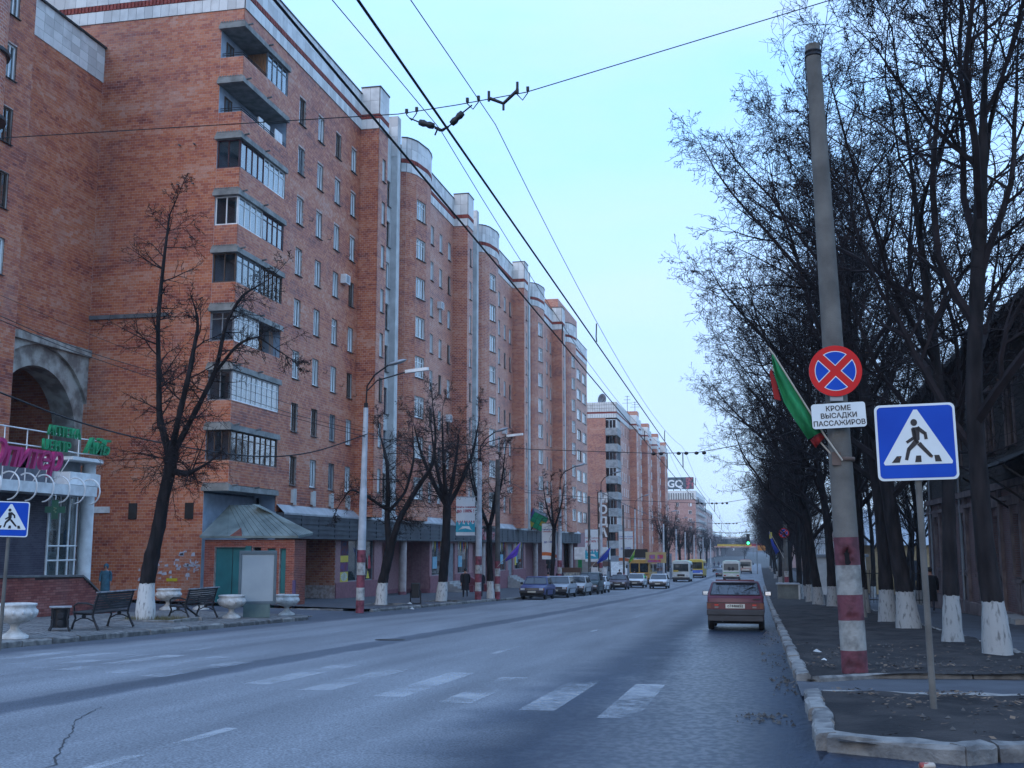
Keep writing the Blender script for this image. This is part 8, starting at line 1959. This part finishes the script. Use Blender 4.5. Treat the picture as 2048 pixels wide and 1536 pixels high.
# ================================================================== PEOPLE
_pc = {}
def body_mesh(pose, fem=False):
    """continuous skinned body; origin at the ground between the feet, facing -Y; 1.72 m tall"""
    k = (pose, fem)
    if k in _pc: return _pc[k]
    st_ = {'walk': .24, 'stand': .06, 'sit': 0}[pose]
    V = []; E = []; R = []
    def v(p, r, parent=None):
        V.append(p); R.append(r); i = len(V) - 1
        if parent is not None: E.append((parent, i))
        return i
    zh = .92 if pose != 'sit' else .48
    dzt = zh - .92
    pel = v((0, 0, zh), (.15, .12)); sp = v((0, .0, zh + .18), (.14, .10), pel); ch = v((0, .01, zh + .38), (.17, .115), sp); nk = v((0, .0, zh + .54), (.06, .06), ch)
    hd = v((0, -.02, zh + .62), (.068, .078), nk); h2 = v((0, -.025, zh + .70), (.082, .098), hd); v((0, -.01, zh + .785), (.06, .07), h2)
    for s_ in (-1, 1):
        sw = st_ * s_
        if pose == 'sit': kn = (s_ * .10, -.44, .50); an = (s_ * .10, -.46, .08); hip = (s_ * .09, 0, zh - .02)
        else: hip = (s_ * .085, 0, .86); kn = (s_ * .09, -sw * .55 - .03, .48); an = (s_ * .09, -sw + (.06 if sw < 0 else 0), .09 + (.06 if sw < -.1 else 0))
        a = v(hip, (.095, .10), pel); q = v(kn, (.06, .062), a); g = v(((kn[0] + an[0]) / 2, (kn[1] + an[1]) / 2 + .015, (kn[2] + an[2]) / 2 + .05), (.055, .058), q); c = v(an, (.04, .042), g); v((an[0], an[1] - .13, an[2] - .045), (.042, .032), c)
        sh = v((s_ * .19, .01, zh + .44), (.06, .06), ch)
        if pose == 'sit': e = v((s_ * .25, -.04, zh + .18), (.045, .045), sh); hn = v((s_ * .14, -.26, zh + .08), (.034, .034), e)
        else: e = v((s_ * .25, .03 + sw * .35, zh + .18), (.045, .045), sh); hn = v((s_ * .25, -.06 + sw * .9, zh - .06), (.034, .034), e)
        d = Vector(V[hn]) - Vector(V[e]); d.normalize(); p = v(tuple(Vector(V[hn]) + d * .06), (.034, .022), hn)
        if pose:
            for f in range(4): o = Vector(((f - 1.5) * .004, (f - 1.5) * .019, 0)); m1 = v(tuple(Vector(V[p]) + d * .05 + o), (.009, .009), p); v(tuple(Vector(V[m1]) + d * (.030, .038, .034, .024)[f] + Vector((-s_ * .01, 0, 0))), (.008, .008), m1)
            th = v(tuple(Vector(V[hn]) + d * .04 + Vector((-s_ * .015, -.035, 0))), (.011, .011), hn); v(tuple(Vector(V[th]) + d * .035), (.009, .009), th)
    me = bpy.data.meshes.new('body'); me.from_pydata(V, E, []); o = bpy.data.objects.new('tmp', me); COL.objects.link(o)
    md = o.modifiers.new('skin', 'SKIN'); md.use_smooth_shade = True; sk = me.skin_vertices[0].data
    for i, r in enumerate(R): sk[i].radius = r
    sk[0].use_root = True; sb = o.modifiers.new('s', 'SUBSURF'); sb.levels = 1; sb.render_levels = 1
    dg = bpy.context.evaluated_depsgraph_get(); m = bpy.data.meshes.new_from_object(o.evaluated_get(dg)); bpy.data.objects.remove(o); m.name = 'body'
    _pc[k] = m; return m
def person(loc, rz, label, coat, pose='walk', legs=(.02, .02, .03), coatlen=.62, hair=(.03, .02, .015), hood=False, scale=1.0, bag=None, hat=False):
    t = thing('person', label, 'person', loc, rz); t.scale = (scale,) * 3
    zh = .92 if pose != 'sit' else .48
    me = body_mesh(pose).copy(); mats = [mat('trousers_%.2f_%.2f' % legs[:2], legs, .9, coord='obj'), M_SKIN, mat('shoe', (.012, .012, .012), .6)]
    me.materials.clear()
    for m in mats: me.materials.append(m)
    idx = []
    for p in me.polygons:
        c = p.center; idx.append(1 if c.z > zh + .50 or (c.z < zh + .02 and abs(c.x) > .19) else 2 if c.z < .13 else 0)
    me.polygons.foreach_set('material_index', idx); me.polygons.foreach_set('use_smooth', [True] * len(idx))
    link(bpy.data.objects.new('body', me), t)
    cm = mat('coat_%.2f_%.2f_%.2f' % coat, coat, .85, c2=tuple(v * .6 for v in coat), vs=6, coord='obj', bump=.3, bs=12)
    b = MB(); n = 18; prof = [(zh + .52, .075, .07), (zh + .46, .17, .115), (zh + .36, .215, .145), (zh + .18, .195, .15), (zh + .02, .205, .16)]
    if pose != 'sit': prof += [(zh + .10 - coatlen * .6, .225, .175), (zh + .14 - coatlen, .235, .19)]
    V = []; F = []
    for z, a, c in prof:
        for k in range(n): an = 2 * pi * k / n; f = 1 + .035 * sin(k * 2.7 + z * 9); V.append((a * f * cos(an), c * f * sin(an) + .005, z))
    for i in range(len(prof) - 1):
        for k in range(n): F.append((i * n + k, (i + 1) * n + k, (i + 1) * n + (k + 1) % n, i * n + (k + 1) % n))
    b.add(V, F, 0, True); b.add(V[-n:], [tuple(range(n))])
    st_ = {'walk': .24, 'stand': .06, 'sit': 0}[pose]
    for s_ in (-1, 1):
        sw = st_ * s_
        if pose == 'sit': P = [(s_ * .18, .01, zh + .45), (s_ * .25, -.04, zh + .18), (s_ * .15, -.24, zh + .09)]
        else: P = [(s_ * .17, .01, zh + .46), (s_ * .235, .02, zh + .36), (s_ * .255, .03 + sw * .35, zh + .17), (s_ * .25, -.05 + sw * .85, zh - .03)]
        b.tube(P, [.075, .07, .062, .052][:len(P)] if len(P) == 4 else [.075, .065, .055], 10)
    b.build('coat', cm, t)
    hz = zh + .70
    if hood:
        b = MB(); V = []; F = []
        b.sphere((0, .03, hz + .01), .135, 14, 0, (.95, .95, 1.12)); o = b.build('hood', cm, t)
    else: b = MB(); b.sphere((0, .012, hz + .035), .108, 12, 0, (.92, 1.05, .95)); b.build('hat' if hat else 'hair', mat('hair_%.2f' % hair[0], hair, .8, coord='obj'), t)
    # face: eyes, nose, mouth
    b = MB()
    for s_ in (-1, 1): b.sphere((s_ * .032, -.122, hz + .0), .010, 6)
    b.build('eyes', M_BLACK, t); b = MB(); b.add([(0, -.150, hz - .03), (-.016, -.122, hz - .035), (.016, -.122, hz - .035), (0, -.122, hz + .012)], [(0, 1, 3), (0, 3, 2), (0, 2, 1)]); b.build('nose', M_SKIN, t)
    b = MB(); b.sphere((0, -.112, hz - .062), .02, 6, 0, (1.2, .4, .3)); b.build('mouth', mat('lips', (.25, .08, .07), .6), t)
    if bag: b = MB(); b.box(bag[0] - .05, bag[0] + .05, -.2, .12, .35, .65); b.tube([(bag[0], -.1, .65), (bag[0], -.04, .86), (bag[0], .05, .65)], .01, 5); b.build('bag', mat('bag_pale', (.35, .33, .33), .8), t)
    return t
person((-27.35, 44.0, pav(-27.3, 44)), radians(20) , 'woman in a belted blue-green padded coat with the hood up by the low brick wall', (.045, .13, .18), 'stand', coatlen=.75, hood=True, legs=(.03, .06, .09), scale=.86)
person((-17.65, 67.8, pav(-17.7, 68)), radians(200), 'man in a black jacket and cap walking away left of the banner pole', (.012, .012, .018), 'walk', hat=True, hair=(.012, .012, .014), scale=1.04)
person((-16.9, 68.6, pav(-17.2, 68.6)), radians(195), 'person in dark clothes with a pale bag walking just right of the banner pole', (.02, .02, .035), 'walk', bag=(.24,), scale=1.0)
person((-22.4, 122.0, -1.35), radians(30), 'person in black standing higher up on the shop steps behind the parked cars', (.02, .02, .022), 'stand', scale=1.0)
person((-15.6, 84.8, pav(-15.6, 85) - .1), radians(180), 'person in a pale khaki jacket behind the first parked cars', (.22, .19, .13), 'stand', scale=.98)
person((-15.0, 86.5, pav(-15, 86.5) + .15), radians(190), 'person in a dark plum jacket behind the silver parked car', (.05, .02, .035), 'walk', scale=1.0)
person((-14.6, 104, pav(-14.6, 104)), radians(60), 'seated dark figure by the display stand', (.02, .02, .03), 'stand', scale=.9)
person((-17.8, 128, pav(-17.8, 128)), radians(150), 'dark figure before the brick corner under the blue strip sign', (.03, .025, .03), 'walk'); person((-15.4, 128, pav(-15.4, 128)), radians(200), 'pedestrian in grey in front of the white gate right of the MODA sign', (.05, .045, .05), 'walk')
person((-13.6, 127, pav(-13.6, 127)), radians(180), 'pedestrian in black close to the left side of the yellow bus', (.015, .015, .02), 'walk')
person((7.0, 50.5, zr(50.5) + .1), radians(170), 'dark silhouette of a man walking on the walkway beside the old house', (.010, .010, .013), 'walk', scale=1.08)
person((3.4, 150, zr(150) + .1), radians(180), 'far pedestrian in dark clothes near the kerb by the avenue', (.03, .02, .05), 'walk')
for j, (x, y) in enumerate(((-12.5, 330), (-13.6, 332), (-14.6, 328), (-11.4, 334), (-15.5, 331))): person((x, y, zr(y) + .05), j, 'one of a small far group of people waiting on the left pavement', (.05, .05, .08), 'stand')
for o in bpy.data.objects:
    if o.get('label', '').startswith('one of a small far group'): o['group'] = 'far group of people on the left pavement'

# ================================================================== service cables, haze
def poly_cable(P, r, label): 
    pts = []
    for i in range(len(P) - 1):
        for q in range(6):
            t = q / 6; a = P[max(0, i - 1)]; c = P[i]; d = P[i + 1]; e = P[min(len(P) - 1, i + 2)]
            pts.append(tuple(.5 * (2 * c[k] + (d[k] - a[k]) * t + (2 * a[k] - 5 * c[k] + 4 * d[k] - e[k]) * t * t + (-a[k] + 3 * c[k] - 3 * d[k] + e[k]) * t ** 3) for k in range(3)))
    pts.append(P[-1]); wire('service_cable', label, pts, r, 'service cables crossing the left side')
poly_cable([(-18.04, 24.0, 5.22), (-18.44, 28.0, 4.92), (-18.81, 33.0, 4.81), (-18.03, 38.0, 4.75), (-16.94, 41.0, 5.1), (-15.56, 43.7, 6.06)], .025, 'thick sagging black cable passing the near left tree')
poly_cable([(-18.18, 24.0, 7.14), (-19.55, 30.0, 7.28), (-19.2, 37.0, 7.17), (-17.4, 41.0, 6.54), (-15.56, 43.7, 6.12)], .012, 'upper dark cable of the pair crossing the arch')
poly_cable([(-18.18, 24.0, 7.04), (-19.55, 30.0, 7.15), (-19.19, 37.0, 6.9), (-15.56, 43.7, 5.91)], .012, 'lower dark cable of the pair crossing the arch')
poly_cable([(-21.26, 28.0, 8.7), (-21.06, 36.0, 8.17), (-15.57, 43.7, 6.26)], .008, 'thin wire above the pair crossing the arch')
poly_cable([(-15.56, 43.7, 6.12), (-15.5, 54.0, 5.7), (-15.8, 64.2, 6.0), (-15.0, 74, 5.2), (-14.6, 84.5, 5.4), (-14.3, 104.8, 5.1), (-16, 151, 4.9)], .016, 'cable looping from lamp post to lamp post')
poly_cable([(-13.6, 97, 6.3), (-11, 130, 4.6), (-6, 180, 3.6), (2, 240, 4.5)], .03, 'long beaded cable drooping across the far street')
hz_ = MB(); hz_.box(-2400, 2400, -60, 1420, -6.3, 36.5)
def haze_mat():
    m = bpy.data.materials.new('haze_air'); m.use_nodes = True; t = m.node_tree; t.nodes.clear(); out = N(t, 'ShaderNodeOutputMaterial'); p = N(t, 'ShaderNodeVolumePrincipled'); p.inputs['Color'].default_value = (.80, .90, 1.0, 1); p.inputs['Density'].default_value = .00022; p.inputs['Anisotropy'].default_value = .2
    Lk(t, p.outputs[0], out.inputs['Volume']); return m
hz_.build('haze', haze_mat(), kind='stuff')
